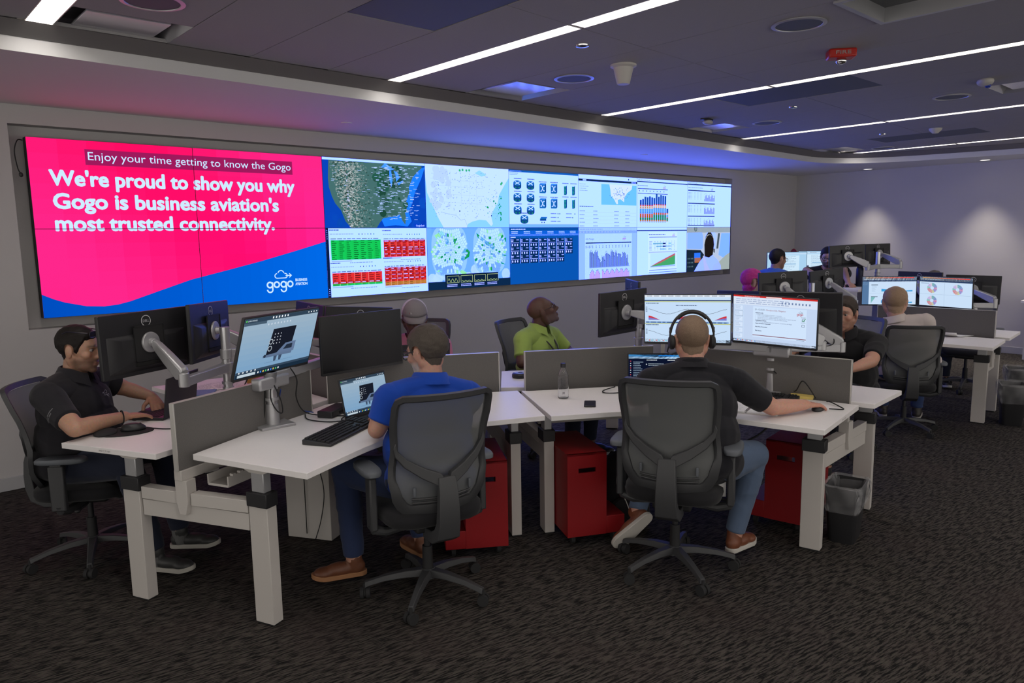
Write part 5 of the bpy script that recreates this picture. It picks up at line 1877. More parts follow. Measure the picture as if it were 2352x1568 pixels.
for x in (8.55, 9.7): G().box((x, -1.4, .395), (.06, .12, .79)).build('leg', M['steel'], t, True, bevel=.003)


# ================================================================== THINGS ON THE DESKS
def laptop(label, x, y, z, yaw, lean, picture=None, w=.37, d=.25, open_=None):
    """screen bottom centre at (x, y); the keyboard half lies in front of it"""
    t = thing('laptop', label, 'laptop', (x, y, z), rad(yaw), 'laptops on the desks')
    G().box((0, -d / 2, .009), (w, d, .018)).build('laptop_base', M['blk'], t, bevel=.005)
    g = G()
    for r in range(5):
        for c in range(13): g.box((-w * .42 + c * w * .07, -.05 - r * .024, .0195), (w * .058, .019, .003))
    g.build('key_bed', M['blkm'], t)
    G().box((0, -d * .8, .0188), (w * .28, d * .26, .0014)).build('touch_pad', M['blk'], t)
    h = w * .635
    R = Matrix.Rotation(rad(-lean), 3, 'X')
    q = lambda u, yy, v: R @ Vector((u, yy, v)) + Vector((0, 0, .016))
    g = G()
    g.box(R @ Vector((0, .004, h / 2)) + Vector((0, 0, .016)), (w, .008, h), R=R)
    g.build('laptop_lid', M['blk'], t, bevel=.003)
    if picture:
        kx, kz = (w - .016) / 1.778, h - .03
        picture.build('screen', lambda u, v, l: q(-w / 2 + .008 + u * kx, -.0012 - l * .0002, .02 + v * kz), t, 'screen', (0, 0, 1.778, 1))
    else:
        G().box(q(0, -.0008, h / 2), (w - .016, .001, h - .03), R=R).build('screen', M['offscreen'], t)
    return t


laptop('open laptop showing the machine model, in front of the man in the blue polo', 1.105, -2.87, TOPZ, 13, 12, pic_cad())
laptop('open laptop with a dark message list, left of the headset man', 2.87, -3.625, TOPZ, -50, 4, pic_dark())
laptop('black laptop seen from behind, under the hands of the man in the black polo', .325, -1.955, TOPZ, -137, 8)
laptop('black laptop lid just showing over the divider, by the man in the grey cap', 2.15, -1.99, TOPZ, 152, 12)


def keyboard(label, a, b, dpt, z=TOPZ):
    """a and b: the two ends of the long near side"""
    a, b = Vector((*a, 0)), Vector((*b, 0))
    w = (b - a).length
    t = thing('keyboard', label, 'keyboard', (*((a + b) / 2).xy, z), math.atan2(b.y - a.y, b.x - a.x), 'black desk keyboards')
    g = G()
    g.add([(-w / 2, 0, 0), (w / 2, 0, 0), (w / 2, dpt, 0), (-w / 2, dpt, 0), (-w / 2, 0, .014), (w / 2, 0, .014), (w / 2, dpt, .028), (-w / 2, dpt, .028)],
          [(0, 3, 2, 1), (4, 5, 6, 7), (0, 1, 5, 4), (1, 2, 6, 5), (2, 3, 7, 6), (3, 0, 4, 7)])
    g.build('key_case', M['blk'], t, bevel=.005)
    g = G()
    k = w / .46
    for r in range(6):
        y = dpt * (.12 + r * .145)
        zz = .014 + .014 * y / dpt
        x = -w / 2 + .014 * k
        while x < w / 2 - .016 * k:
            ww = .0165 * k
            u = (x + w / 2) / w
            if r == 0 and .16 < u < .42: ww = .115 * k
            gap = (.66 < u < .675) or (.805 < u < .82)
            if not gap and not (r in (1, 2) and .675 < u < .8 and not (.71 < u < .76 and r == 1)):
                g.box((x + ww / 2, y + dpt * .06, zz + .004), (ww - .003 * k, dpt * .115, .007))
            x += ww + .0015
    g.build('key_bed', M['blkm'], t)
    return t


keyboard('black keyboard on the front left worktop beside the blue polo man\'s elbow', (.614, -3.304), (1.045, -3.055), .17)
keyboard('black keyboard behind the headset man\'s forearm, near the yellow note', (2.98, -4.06), (3.10, -4.50), .15)
keyboard('black keyboard at the hands of the distant man with glasses on the raised desk', (8.75, -2.42), (8.33, -2.40), .13, 1.17)
t = thing('docking_station', 'flat black docking block on the front left worktop, behind the keyboard', 'dock', (.99, -2.66, TOPZ), rad(33))
G().box((0, 0, .022), (.235, .10, .04)).build('dock_case', M['blk'], t, bevel=.006)
G().box((0, -.051, .02), (.06, .004, .012)).build('dock_ports', M['hole'], t)
t = thing('mouse_mat', 'black mouse mat with wrist rest at the left worktop edge', 'mouse mat', (-.06, -2.20, TOPZ), rad(-25))
o = [(.14 * math.cos(a) * (1.0 + .12 * math.cos(a)), .105 * math.sin(a)) for a in [2 * math.pi * k / 36 for k in range(36)]]
G().prism(o, 0, .006).build('mat', M['rub'], t, bevel=.002)
G().ell((-.085, -.01, .008), (.06, .075, .022)).build('wrist_rest', M['rub'], t)


def mouse(label, x, y, z, rz, s=1.0):
    t = thing('computer_mouse', label, 'mouse', (x, y, z), rad(rz), 'computer mice')
    g = G()
    rings = []
    for zz, k in ((.0, .92), (.006, 1), (.018, .93), (.030, .66), (.036, .3)):
        rings.append([Vector((.033 * k * s * math.cos(a), .06 * (k if zz < .02 else k + .08) * s * math.sin(a) - (.006 if zz > .02 else 0), zz * s)) for a in [2 * math.pi * i / 24 for i in range(24)]])
    g.loft(rings).build('mouse_shell', M['blk'], t, sharp=70)
    G().cyl((-.004, .032 * s, .026 * s), (.004, .032 * s, .026 * s), .009, n=14).build('scroll_wheel', M['rub'], t)
    return t


mouse('black mouse lying on the mouse mat by the black polo man', -.01, -2.215, TOPZ + .007, -110, 1.1)
mouse('black mouse under the right hand of the headset man', 3.055, -4.665, TOPZ, -75, 1.0)
cable('cable', [(.05, -2.25, .836), (.12, -2.30, .825), (.2, -2.36, .824), (.26, -2.40, .824)], 'thin black mouse cable running from the mouse mat behind the divider')
cable('cable', [(3.085, -4.72, .832), (3.16, -4.77, .824), (3.22, -4.72, .824), (3.23, -4.66, .84), (3.27, -4.62, .83)], 'thin black mouse cable beside the headset man\'s right hand')
t = thing('water_bottle', 'clear ribbed water bottle with a black cap on the middle worktop', 'bottle', (2.262, -3.35, TOPZ))
t.scale = (.85, .85, .85)
pr = [(0, .002), (.036, .0), (.041, .008), (.041, .03), (.0395, .036), (.041, .042), (.041, .15), (.039, .158), (.041, .168), (.0395, .178), (.030, .205), (.019, .228), (.0165, .236), (.0165, .248)]
G().lathe(pr + [(.0145, .248), (.0145, .236), (.017, .228), (.028, .205), (.0375, .178), (.0390, .168), (.037, .158), (.039, .15), (.039, .042), (.0375, .036), (.039, .03), (.039, .008), (0, .006)], n=32).build('bottle_body', M['water'], t)
G().lathe([(0, .27), (.018, .27), (.0195, .266), (.0195, .238), (.0175, .237)][::-1], n=28).build('bottle_cap', M['blk'], t)
c = Cv().text('smartwater', 0, 0, .016, S(190, 190, 190), width=.09) if False else Cv()
for k in range(9): c.rect(.0 + k * .002, -.04 + (k % 3) * .004, .0012 + k * .002, -.02, S(30, 32, 36))
c.dashes(-.012, .0, .022, .085, 12, S(40, 44, 50), .3, .6, 3)
c.build('bottle_print', lambda u, v, l: (.0418 * math.cos(-2.5 + u / .041), .0418 * math.sin(-2.5 + u / .041), .075 + v), t, 'prnt')
t = thing('mobile_phone', 'black mobile phone lying face up on the middle worktop', 'phone', (2.235, -3.605, TOPZ), rad(41))
G().box((0, 0, .006), (.15, .072, .010)).build('phone_case', M['blk'], t, bevel=.004)
G().box((0, 0, .0115), (.14, .065, .001)).build('phone_screen', M['offscreen'], t)
t = thing('notebook', 'open spiral notebook at the edge of the headset man\'s worktop', 'notebook', (2.78, -4.38, TOPZ), rad(-72))
G().box((-.09, 0, .006), (.17, .2, .01), 0).build('pages', M['paper'], t, bevel=.001)
G().box((.09, 0, .005), (.17, .2, .008), 0).build('pages', M['paper'], t, bevel=.001)
g = G()
for k in range(22): g.tube([(.008 * math.cos(a), -.095 + k * .009, .009 + .008 * math.sin(a)) for a in [2 * math.pi * i / 10 for i in range(10)]], .0009, 5, closed=True)
g.build('spiral_binding', M['chrome'], t)
c = Cv().dashes(-.16, -.06, -.02, .07, 5, S(90, 95, 110), .12, .5, 4)
c.build('handwriting', lambda u, v, l: (u, v, .0115), t, 'prnt')
t = tag(G().box((3.31, -4.44, TOPZ + .009), (.14, .09, .016), rad(-70)).build('note_pad', M['yellow'], None, bevel=.001), 'yellow pad of sticky notes behind the keyboard of the headset man', 'note pad')
t = thing('speakerphone', 'black puck on the white worktop between the two grey dividers', 'speaker', (2.56, -2.62, TOPZ))
G().lathe([(.055, 0), (.062, .006), (.062, .026), (.056, .034), (.03, .036), (0, .036)], n=32).build('puck_body', M['blk'], t)
G().lathe([(.045, .0365), (.045, .0375), (.02, .038), (.02, .0365)], n=28).build('puck_ring', M['silver'], t)
for k, (x, y, r) in enumerate(((.78, -1.22, 20), (.92, -1.32, -8))):
    o = G().box((x, y, TOPZ + .002 + k * .003), (.3, .21, .003), rad(r)).build('paper_sheet', M['paper'], None)
    tag(o, 'printed sheet on the pink lit worktop behind the front left divider, ' + ('farther one' if k == 0 else 'nearer one'), 'paper', 'papers behind the front left divider')
    c = Cv().dashes(-.13, -.08, .13, .08, 7, S(70, 72, 90), .2, .5, 30 + k)
    R_ = Matrix.Rotation(rad(r), 2)
    c.build('printed_lines', lambda u, v, l: (*(R_ @ Vector((u, v)) + Vector((x, y))), TOPZ + .0040 + k * .003), o, 'prnt')
t = thing('snack_bag', 'small gold and red snack bag behind the front left divider', 'bag', (1.03, -1.40, TOPZ), rad(30))
G().ell((0, 0, .045), (.075, .035, .045), nu=14).build('bag_body', mat('gold_foil', (.45, .22, .05), .3, .3, 40, .6, .3), t)
G().box((0, 0, .088), (.12, .012, .012)).build('bag_seal', M['firered'], t)
t = thing('tablet', 'blue folder lying on the pink lit worktop, behind the black laptop', 'folder', (.60, -1.42, TOPZ), rad(-30))
G().box((0, 0, .006), (.26, .19, .010)).build('cover', mat('blue_cover', (.10, .24, .42), .5), t, bevel=.002)
for k, (x, y, r) in enumerate(((6.98, -4.10, 12), (7.12, -4.20, -18))):
    g = G()
    n_ = 6
    vs = [(x + (-.15 + .3 * i / n_) * math.cos(rad(r)) - (-.11 + .22 * j / n_) * math.sin(rad(r)), y + (-.15 + .3 * i / n_) * math.sin(rad(r)) + (-.11 + .22 * j / n_) * math.cos(rad(r)),
           TOPZ + .004 + k * .004 + (.05 * ((i - 3) / 3) ** 2 * (i < 3) * (k == 0))) for j in range(n_ + 1) for i in range(n_ + 1)]
    g.add(vs, [(j * (n_ + 1) + i, j * (n_ + 1) + i + 1, (j + 1) * (n_ + 1) + i + 1, (j + 1) * (n_ + 1) + i) for j in range(n_) for i in range(n_)])
    o = g.build('paper_sheet', M['paper'], None)
    s_ = o.modifiers.new('thick', 'SOLIDIFY')
    s_.thickness = .001
    tag(o, 'loose white sheet on the right hand worktop, ' + ('one corner curling up' if k == 0 else 'lying flat'), 'paper', 'papers on the right hand worktop')
t = thing('drink_flask', 'tall dark insulated flask with loop lid on the raised desk', 'flask', (8.55, -2.58, 1.17))
G().lathe([(.040, 0), (.044, .006), (.044, .22), (.040, .24), (.034, .245)], n=28).build('flask_body', mat('dark_steel', (.02, .025, .05), .35, .5), t)
G().lathe([(.036, .245), (.036, .285), (0, .287)], n=24).build('flask_lid', M['blk'], t)
G().tube([(-.03, 0, .27), (-.06, 0, .275), (-.062, 0, .3), (-.03, 0, .298), (0, 0, .29)], .007, 8).build('lid_loop', M['blk'], t)
t = thing('desk_phone', 'black desk device beside the dark monitor on the grey cap man\'s worktop', 'phone', (1.60, -1.48, TOPZ), rad(20))
G().prism([(-.09, -.07), (.09, -.07), (.09, .07), (-.09, .07)], 0, .03).build('device_body', M['blk'], t, bevel=.008)
G().box((0, .02, .045), (.16, .05, .03)).build('device_top', M['blk'], t, bevel=.01)
t = thing('bar_chair', 'tall chair whose rounded red back rises behind the bright document monitor', 'chair', (10.20, -.84, 0), rad(-130))
G().ell((0, 0, 1.46), (.15, .04, .16)).build('backrest', M['red'], t)
G().ell((0, .16, 1.2), (.2, .2, .05)).build('seat', M['red'], t)
G().box((0, .0, 1.28), (.05, .03, .22)).build('back_post', M['chrome'], t)
G().cyl((0, .16, .02), (0, .16, 1.17), .03).build('post', M['chrome'], t)
G().cyl((0, .16, 0), (0, .16, .025), .22, .2, 32).build('base', M['chrome'], t)

# ------------------------------------------------------------------ cables
CG = 'black cables of the workstations'
cable('cable', [(.55, -2.62, 1.19), (.47, -2.60, 1.05), (.44, -2.62, .97), (.50, -2.64, .92), (.57, -2.63, .97), (.585, -2.64, 1.07)], 'black cable loop hanging left of the front pole', group=CG)
cable('cable', [(.60, -2.70, 1.12), (.575, -2.71, 1.0), (.60, -2.72, .92), (.635, -2.72, .90), (.63, -2.72, .97), (.60, -2.71, 1.06)], 'black cable loop hanging in front of the front pole', group=CG)
cable('cable', [(.74, -2.63, 1.13), (.79, -2.60, 1.05), (.79, -2.58, .94), (.83, -2.60, .85), (.92, -2.68, .826), (1.05, -2.82, .826), (1.12, -2.86, .826)], 'black cable running from the machine model monitor down past the docking block', group=CG)
cable('cable', [(.66, -2.66, 1.02), (.69, -2.58, .93), (.80, -2.52, .86), (.90, -2.57, .83)], 'blue network cable beside the front pole', mt='bluecable', group=CG) if 'bluecable' in M else None
cable('cable', [(.84, -2.58, .828), (.80, -2.70, .826), (.86, -2.84, .826), (.98, -2.88, .826), (1.03, -2.84, .828), (1.06, -2.80, .83), (.98, -2.80, .828), (.93, -2.86, .827), (1.0, -2.90, .827), (1.08, -2.86, .828)], 'tangled black cable with a bundle beside the docking block', group=CG)
cable('cable', [(.57, -2.66, 1.08), (.555, -2.67, .95), (.55, -2.66, .84)], 'straight black cable down the left of the front pole', group=CG)
cable('cable', [(1.25, -1.95, .826), (1.32, -2.05, .85), (1.36, -2.10, .835), (1.42, -2.15, .826)], 'black cable with adapter in the gap between the first two dividers', group=CG)
cable('cable', [(2.70, -3.42, .84), (2.60, -3.40, .826), (2.55, -3.46, .826), (2.62, -3.52, .826), (2.72, -3.50, .828)], 'black cable loop left of the headset man\'s laptop', group=CG)
cable('cable', [(3.30, -4.25, .97), (3.36, -4.30, .90), (3.335, -4.38, .85), (3.30, -4.45, .93), (3.27, -4.55, .84)], 'black cable arching behind the yellow note pad', group=CG)
cable('cable', [(3.355, -4.22, 1.08), (3.375, -4.23, .95), (3.37, -4.24, .83)], 'black cable down the pole under the slide monitor', group=CG)
cable('cable', [(2.66, -3.95, .76), (2.72, -4.1, .62), (2.80, -4.3, .60), (2.95, -4.4, .68), (3.05, -4.35, .77)], 'black cables sagging under the headset man\'s worktop', r=.006, group=CG)
cable('cable', [(2.55, -3.8, .78), (2.7, -4.0, .66), (2.9, -4.15, .66), (3.0, -4.2, .76)], 'second black cable sagging under the headset man\'s worktop, farther in', r=.005, group=CG)
cable('cable', [(.90, -2.50, .78), (.905, -2.56, .55), (.93, -2.59, .34), (.915, -2.57, .16), (.89, -2.53, .02)], 'thin black cable down the white hub panel', r=.003, group=CG)
cable('cable', [(1.15, -2.75, .77), (1.2, -2.85, .62), (1.28, -2.9, .55), (1.3, -2.8, .65), (1.32, -2.7, .78)], 'black cable loops under the front left worktop by the blue polo man\'s knee', r=.004, group=CG)
cable('cable', [(3.66, -3.9, 1.08), (3.95, -4.25, 1.06), (4.05, -4.30, 1.10), (4.02, -4.2, 1.2)], 'black cable along the pale sloping arm', group=CG)
cable('cable', [(2.36, -3.72, .36), (2.33, -3.75, .30), (2.35, -3.80, .22), (2.34, -3.86, .12)], 'white cord hanging from the black backpack', mt='white', r=.003, group=CG)


# ------------------------------------------------------------------ trash bins and backpack
def bin_(label, x, y, rz, s=1.0, knot=True):
    t = thing('trash_bin', label, 'bin', (x, y, 0), rad(rz), 'black trash bins with clear liners')
    g = G()
    sec = lambda w, d, z, r=.03: [Vector((px, py, z)) for px, py in rrect(w * s, d * s, r * s, 5)]
    g.loft([sec(.21, .15, 0), sec(.215, .155, .01), sec(.285, .205, .36 * s), sec(.275, .195, .36 * s), sec(.205, .145, .02)]).build('bin_body', M['blk'], t)
    g = G()
    rn_ = random.Random(int(x * 100))
    rings = []
    N = 48
    base = rrect(1, 1, .14, 11)
    for z, w, d, am in ((.20, .262, .185, .004), (.25, .29, .215, .012), (.30, .305, .232, .012), (.345, .308, .236, .008), (.372, .302, .226, .005), (.375, .285, .205, .004), (.34, .265, .185, .004), (.25, .235, .165, .008), (.12, .21, .15, .008), (.05, .16, .11, .006)):
        ph = rn_.random() * 6
        rings.append([Vector((px * w * s + am * math.sin(i * 1.9 + ph) * math.copysign(1, px), py * d * s + am * math.sin(i * 2.7 + ph) * math.copysign(1, py), z * s + am * .8 * math.sin(i * 1.3 + ph))) for i, (px, py) in enumerate(base)])
    g.loft(rings, cap=False)
    if knot: g.ell((.15 * s, -.06 * s, .26 * s), (.03 * s, .02 * s, .024 * s))
    g.build('bin_liner', M['liner'], t, sharp=80)
    return t


bin_('black trash bin with a clear knotted liner beside the front right bench leg', 3.265, -4.765, 12, .97)
bin_('black trash bin with a white liner beside the farther right bench leg', 7.12, -4.68, 20, 1.08)
bin_('black trash bin cut by the right edge of the picture, behind the other one', 8.05, -4.50, 20, 1.1)
t = thing('backpack', 'black backpack on the floor beside the middle red pedestal', 'bag', (2.53, -3.65, 0), rad(-40))
g = G()
rings = []
for z, w, d, y in ((0, .13, .09, 0), (.03, .155, .105, 0), (.2, .16, .11, .01), (.34, .15, .095, .02), (.43, .11, .07, .03), (.46, .06, .04, .03)):
    rings.append([Vector((w * math.copysign(abs(math.cos(a)) ** .7, math.cos(a)), y + d * math.copysign(abs(math.sin(a)) ** .7, math.sin(a)), z)) for a in [2 * math.pi * i / 28 for i in range(28)]])
g.loft(rings).build('bag_body', M['seat'], t, sharp=70)
G().loft([[Vector((.12 * math.cos(a), -.10 - .035 * math.sin(max(0, a if a < 3.14 else 0)), .12 + .10 * math.sin(a))) for a in [2 * math.pi * i / 20 for i in range(20)]], [Vector((.11 * math.cos(a), -.145, .12 + .09 * math.sin(a))) for a in [2 * math.pi * i / 20 for i in range(20)]]]).build('front_pocket', M['seat'], t)
G().tube([(-.04, .05, .45), (-.04, .05, .50), (.04, .05, .50), (.04, .05, .45)], .01, 8).build('carry_loop', M['seat'], t)
for sx in (-.07, .07): G().tube(spline([(sx, .09, .44), (sx * 1.2, .16, .36), (sx * 1.3, .15, .2), (sx, .1, .06)], 6), .018, 8, flat=.4).build('shoulder_strap', M['seat'], t)


# ================================================================== PEOPLE
# A body is described by rounded limbs and lumps, fused into one skin; clothes and hair are shells grown off that skin.
def lap_smooth(co, edges, w, it):
    n = len(co)
    deg = np.bincount(edges.ravel(), minlength=n).astype(float)[:, None]
    for _ in range(it):
        s = np.zeros_like(co)
        np.add.at(s, edges[:, 0], co[edges[:, 1]])
        np.add.at(s, edges[:, 1], co[edges[:, 0]])
        co = co + (s / np.maximum(deg, 1) - co) * w[:, None]
    return co


def fuse(prims, voxel):
    """one watertight skin over all the prims; returns points, faces"""
    g = G()
    for p in prims:
        if p['k'] == 'c': g.cap(p['a'], p['b'], p['ra'], p['rb'], 14)
        else: g.ell(p['c'], p['r'], p['R'], 20, 14)
    me = bpy.data.meshes.new('fuse')
    me.from_pydata([tuple(v) for v in g.v], [], g.f)
    ob = bpy.data.objects.new('fuse', me)
    COL.objects.link(ob)
    m = ob.modifiers.new('r', 'REMESH')
    m.mode = 'VOXEL'
    m.voxel_size = voxel
    dg = bpy.context.evaluated_depsgraph_get()
    r = bpy.data.meshes.new_from_object(ob.evaluated_get(dg))
    bpy.data.objects.remove(ob)
    bpy.data.meshes.remove(me)
    n = len(r.vertices)
    co = np.empty(n * 3)
    r.vertices.foreach_get('co', co)
    co = co.reshape(-1, 3)
    ed = np.empty(len(r.edges) * 2, dtype=int)
    r.edges.foreach_get('vertices', ed)
    fs = [tuple(p.vertices) for p in r.polygons]
    bpy.data.meshes.remove(r)
    return co, ed.reshape(-1, 2), fs


def label_points(co, prims):
    """nearest prim of every point, with the position along it"""
    best = np.full(len(co), 1e9)
    lab = np.zeros(len(co), dtype=int)
    tt = np.zeros(len(co))
    for i, p in enumerate(prims):
        if p['k'] == 'c':
            a, b = np.array(p['a']), np.array(p['b'])
            d = b - a
            L = float(d @ d) or 1e-9
            t = (co - a) @ d / L
            tc = np.clip(t, 0, 1)
            q = np.linalg.norm(co - a - tc[:, None] * d, axis=1) - (p['ra'] + (p['rb'] - p['ra']) * tc)
        else:
            R = np.array(p['R'])
            l = (co - np.array(p['c'])) @ R
            k = np.linalg.norm(l / np.array(p['r']), axis=1)
            q = (k - 1) * min(p['r'])
            t = np.zeros(len(co))
        m = q < best
        best[m] = q[m]
        lab[m] = i
        tt[m] = t[m]
    return lab, tt


def normals(co, fs):
    n = np.zeros_like(co)
    q = np.array([f for f in fs if len(f) == 4])
    if len(q):
        fn = np.cross(co[q[:, 2]] - co[q[:, 0]], co[q[:, 3]] - co[q[:, 1]])
        for k in range(4): np.add.at(n, q[:, k], fn)
    q = [f for f in fs if len(f) == 3]
    if q:
        q = np.array(q)
        fn = np.cross(co[q[:, 1]] - co[q[:, 0]], co[q[:, 2]] - co[q[:, 0]])
        for k in range(3): np.add.at(n, q[:, k], fn)
    return n / np.maximum(np.linalg.norm(n, axis=1), 1e-9)[:, None]


def mesh_from(name, co, fs, material, parent, cols=None):
    me = bpy.data.meshes.new(name)
    me.from_pydata(co.tolist(), [], fs)
    me.polygons.foreach_set('use_smooth', [True] * len(me.polygons))
    if cols is not None:
        at = me.color_attributes.new('Col', 'FLOAT_COLOR', 'POINT')
        at.data.foreach_set('color', np.hstack([cols, np.ones((len(cols), 1))]).ravel())
    return link_mesh(name, me, material, parent)


def shell(name, co, nr, fs, s, th, material, parent, wr=0.0, wscale=14, seed=0, keep=-.012, soft=.9):
    """garment or hair: skin pushed out by th where s > 0, sinking under the skin past its edge"""
    ok = s > keep
    idx = np.nonzero(ok)[0]
    mp = -np.ones(len(co), dtype=int)
    mp[idx] = np.arange(len(idx))
    nf = [tuple(int(mp[i]) for i in f) for f in fs if all(ok[i] for i in f)]
    if not nf: return None
    off = np.clip(s[idx] * soft, -.009, 1) if np.isscalar(th) is False else np.clip(s[idx] * soft, -.009, th)
    c = co[idx].copy()
    if wr:
        for k, p in enumerate(c):
            v = Vector(p)
            w1 = noise.noise(Vector((v.x * wscale, v.y * wscale, v.z * wscale * 1.5 + seed)))
            w2 = 1 - abs(noise.noise(Vector((v.x * wscale * .6 + seed, v.y * wscale * .6, v.z * wscale * 1.1)))) * 2
            if off[k] > 0: off[k] += wr * (w1 * .55 + max(0, w2 - .4) * .9) * min(1, off[k] / .006)
    c += nr[idx] * off[:, None]
    return mesh_from(name, c, nf, material, parent)


def C_(tag_, a, b, ra, rb, w=.5): return dict(k='c', tag=tag_, a=tuple(a), b=tuple(b), ra=ra, rb=rb, w=w)


def E_(tag_, c, r, R=None, w=.5): return dict(k='e', tag=tag_, c=tuple(c), r=r, R=R or Matrix.Identity(3), w=w)


def hand_prims(wrist, fwd, up, side, curl, spread=.16, s=1.0):
    """palm, four fingers of different length and a thumb from the side of the palm. up = back of the hand; side = +1 thumb on the fwd x up side"""
    f, u = Vector(fwd).normalized(), Vector(up)
    u = (u - f * u.dot(f)).normalized()
    r = f.cross(u) * side                          # towards the thumb
    w = Vector(wrist)
    P = []
    kn = w + f * .088 * s
    for o in (-.028, -.009, .010, .027):
        P.append(C_('hand', w + r * o * .62 * s + f * .008, kn + r * o * s, .0145 * s, .0118 * s, .2))
    for o, L, dy in ((.030, .068, 0), (.010, .078, .004), (-.010, .072, .002), (-.029, .056, -.006)):
        p = kn + r * o * s + f * dy * s
        d = (f + r * (o / .03 * spread)).normalized()
        a = curl * .55
        rad_ = .0098 * s
        for seg, k in ((.44, 1.0), (.31, .9), (.25, .82)):
            d2 = (d * math.cos(a) - u * math.sin(a)).normalized()
            q = p + d2 * L * seg * s
            P.append(C_('hand', p, q, rad_, rad_ * .92, .12))
            p = q
            rad_ *= .92
            a += curl * .62
    b = w + f * .026 * s + r * .028 * s - u * .006 * s
    k1 = b + (f * .60 + r * .72 - u * .30).normalized() * .045 * s
    k2 = k1 + (f * .85 + r * .35 - u * .30).normalized() * .032 * s
    k3 = k2 + (f * .95 + r * .05 - u * .35).normalized() * .024 * s
    P += [C_('hand', b, k1, .0145 * s, .0120 * s, .15), C_('hand', k1, k2, .0115 * s, .0105 * s, .12), C_('hand', k2, k3, .0103 * s, .0085 * s, .12)]
    return P


HAIRLINE = [(-.12, -.062), (-.09, -.066), (-.05, -.052), (-.02, -.012), (.005, .000), (.022, -.014), (.034, .012), (.05, .052), (.075, .066), (.12, .075)]


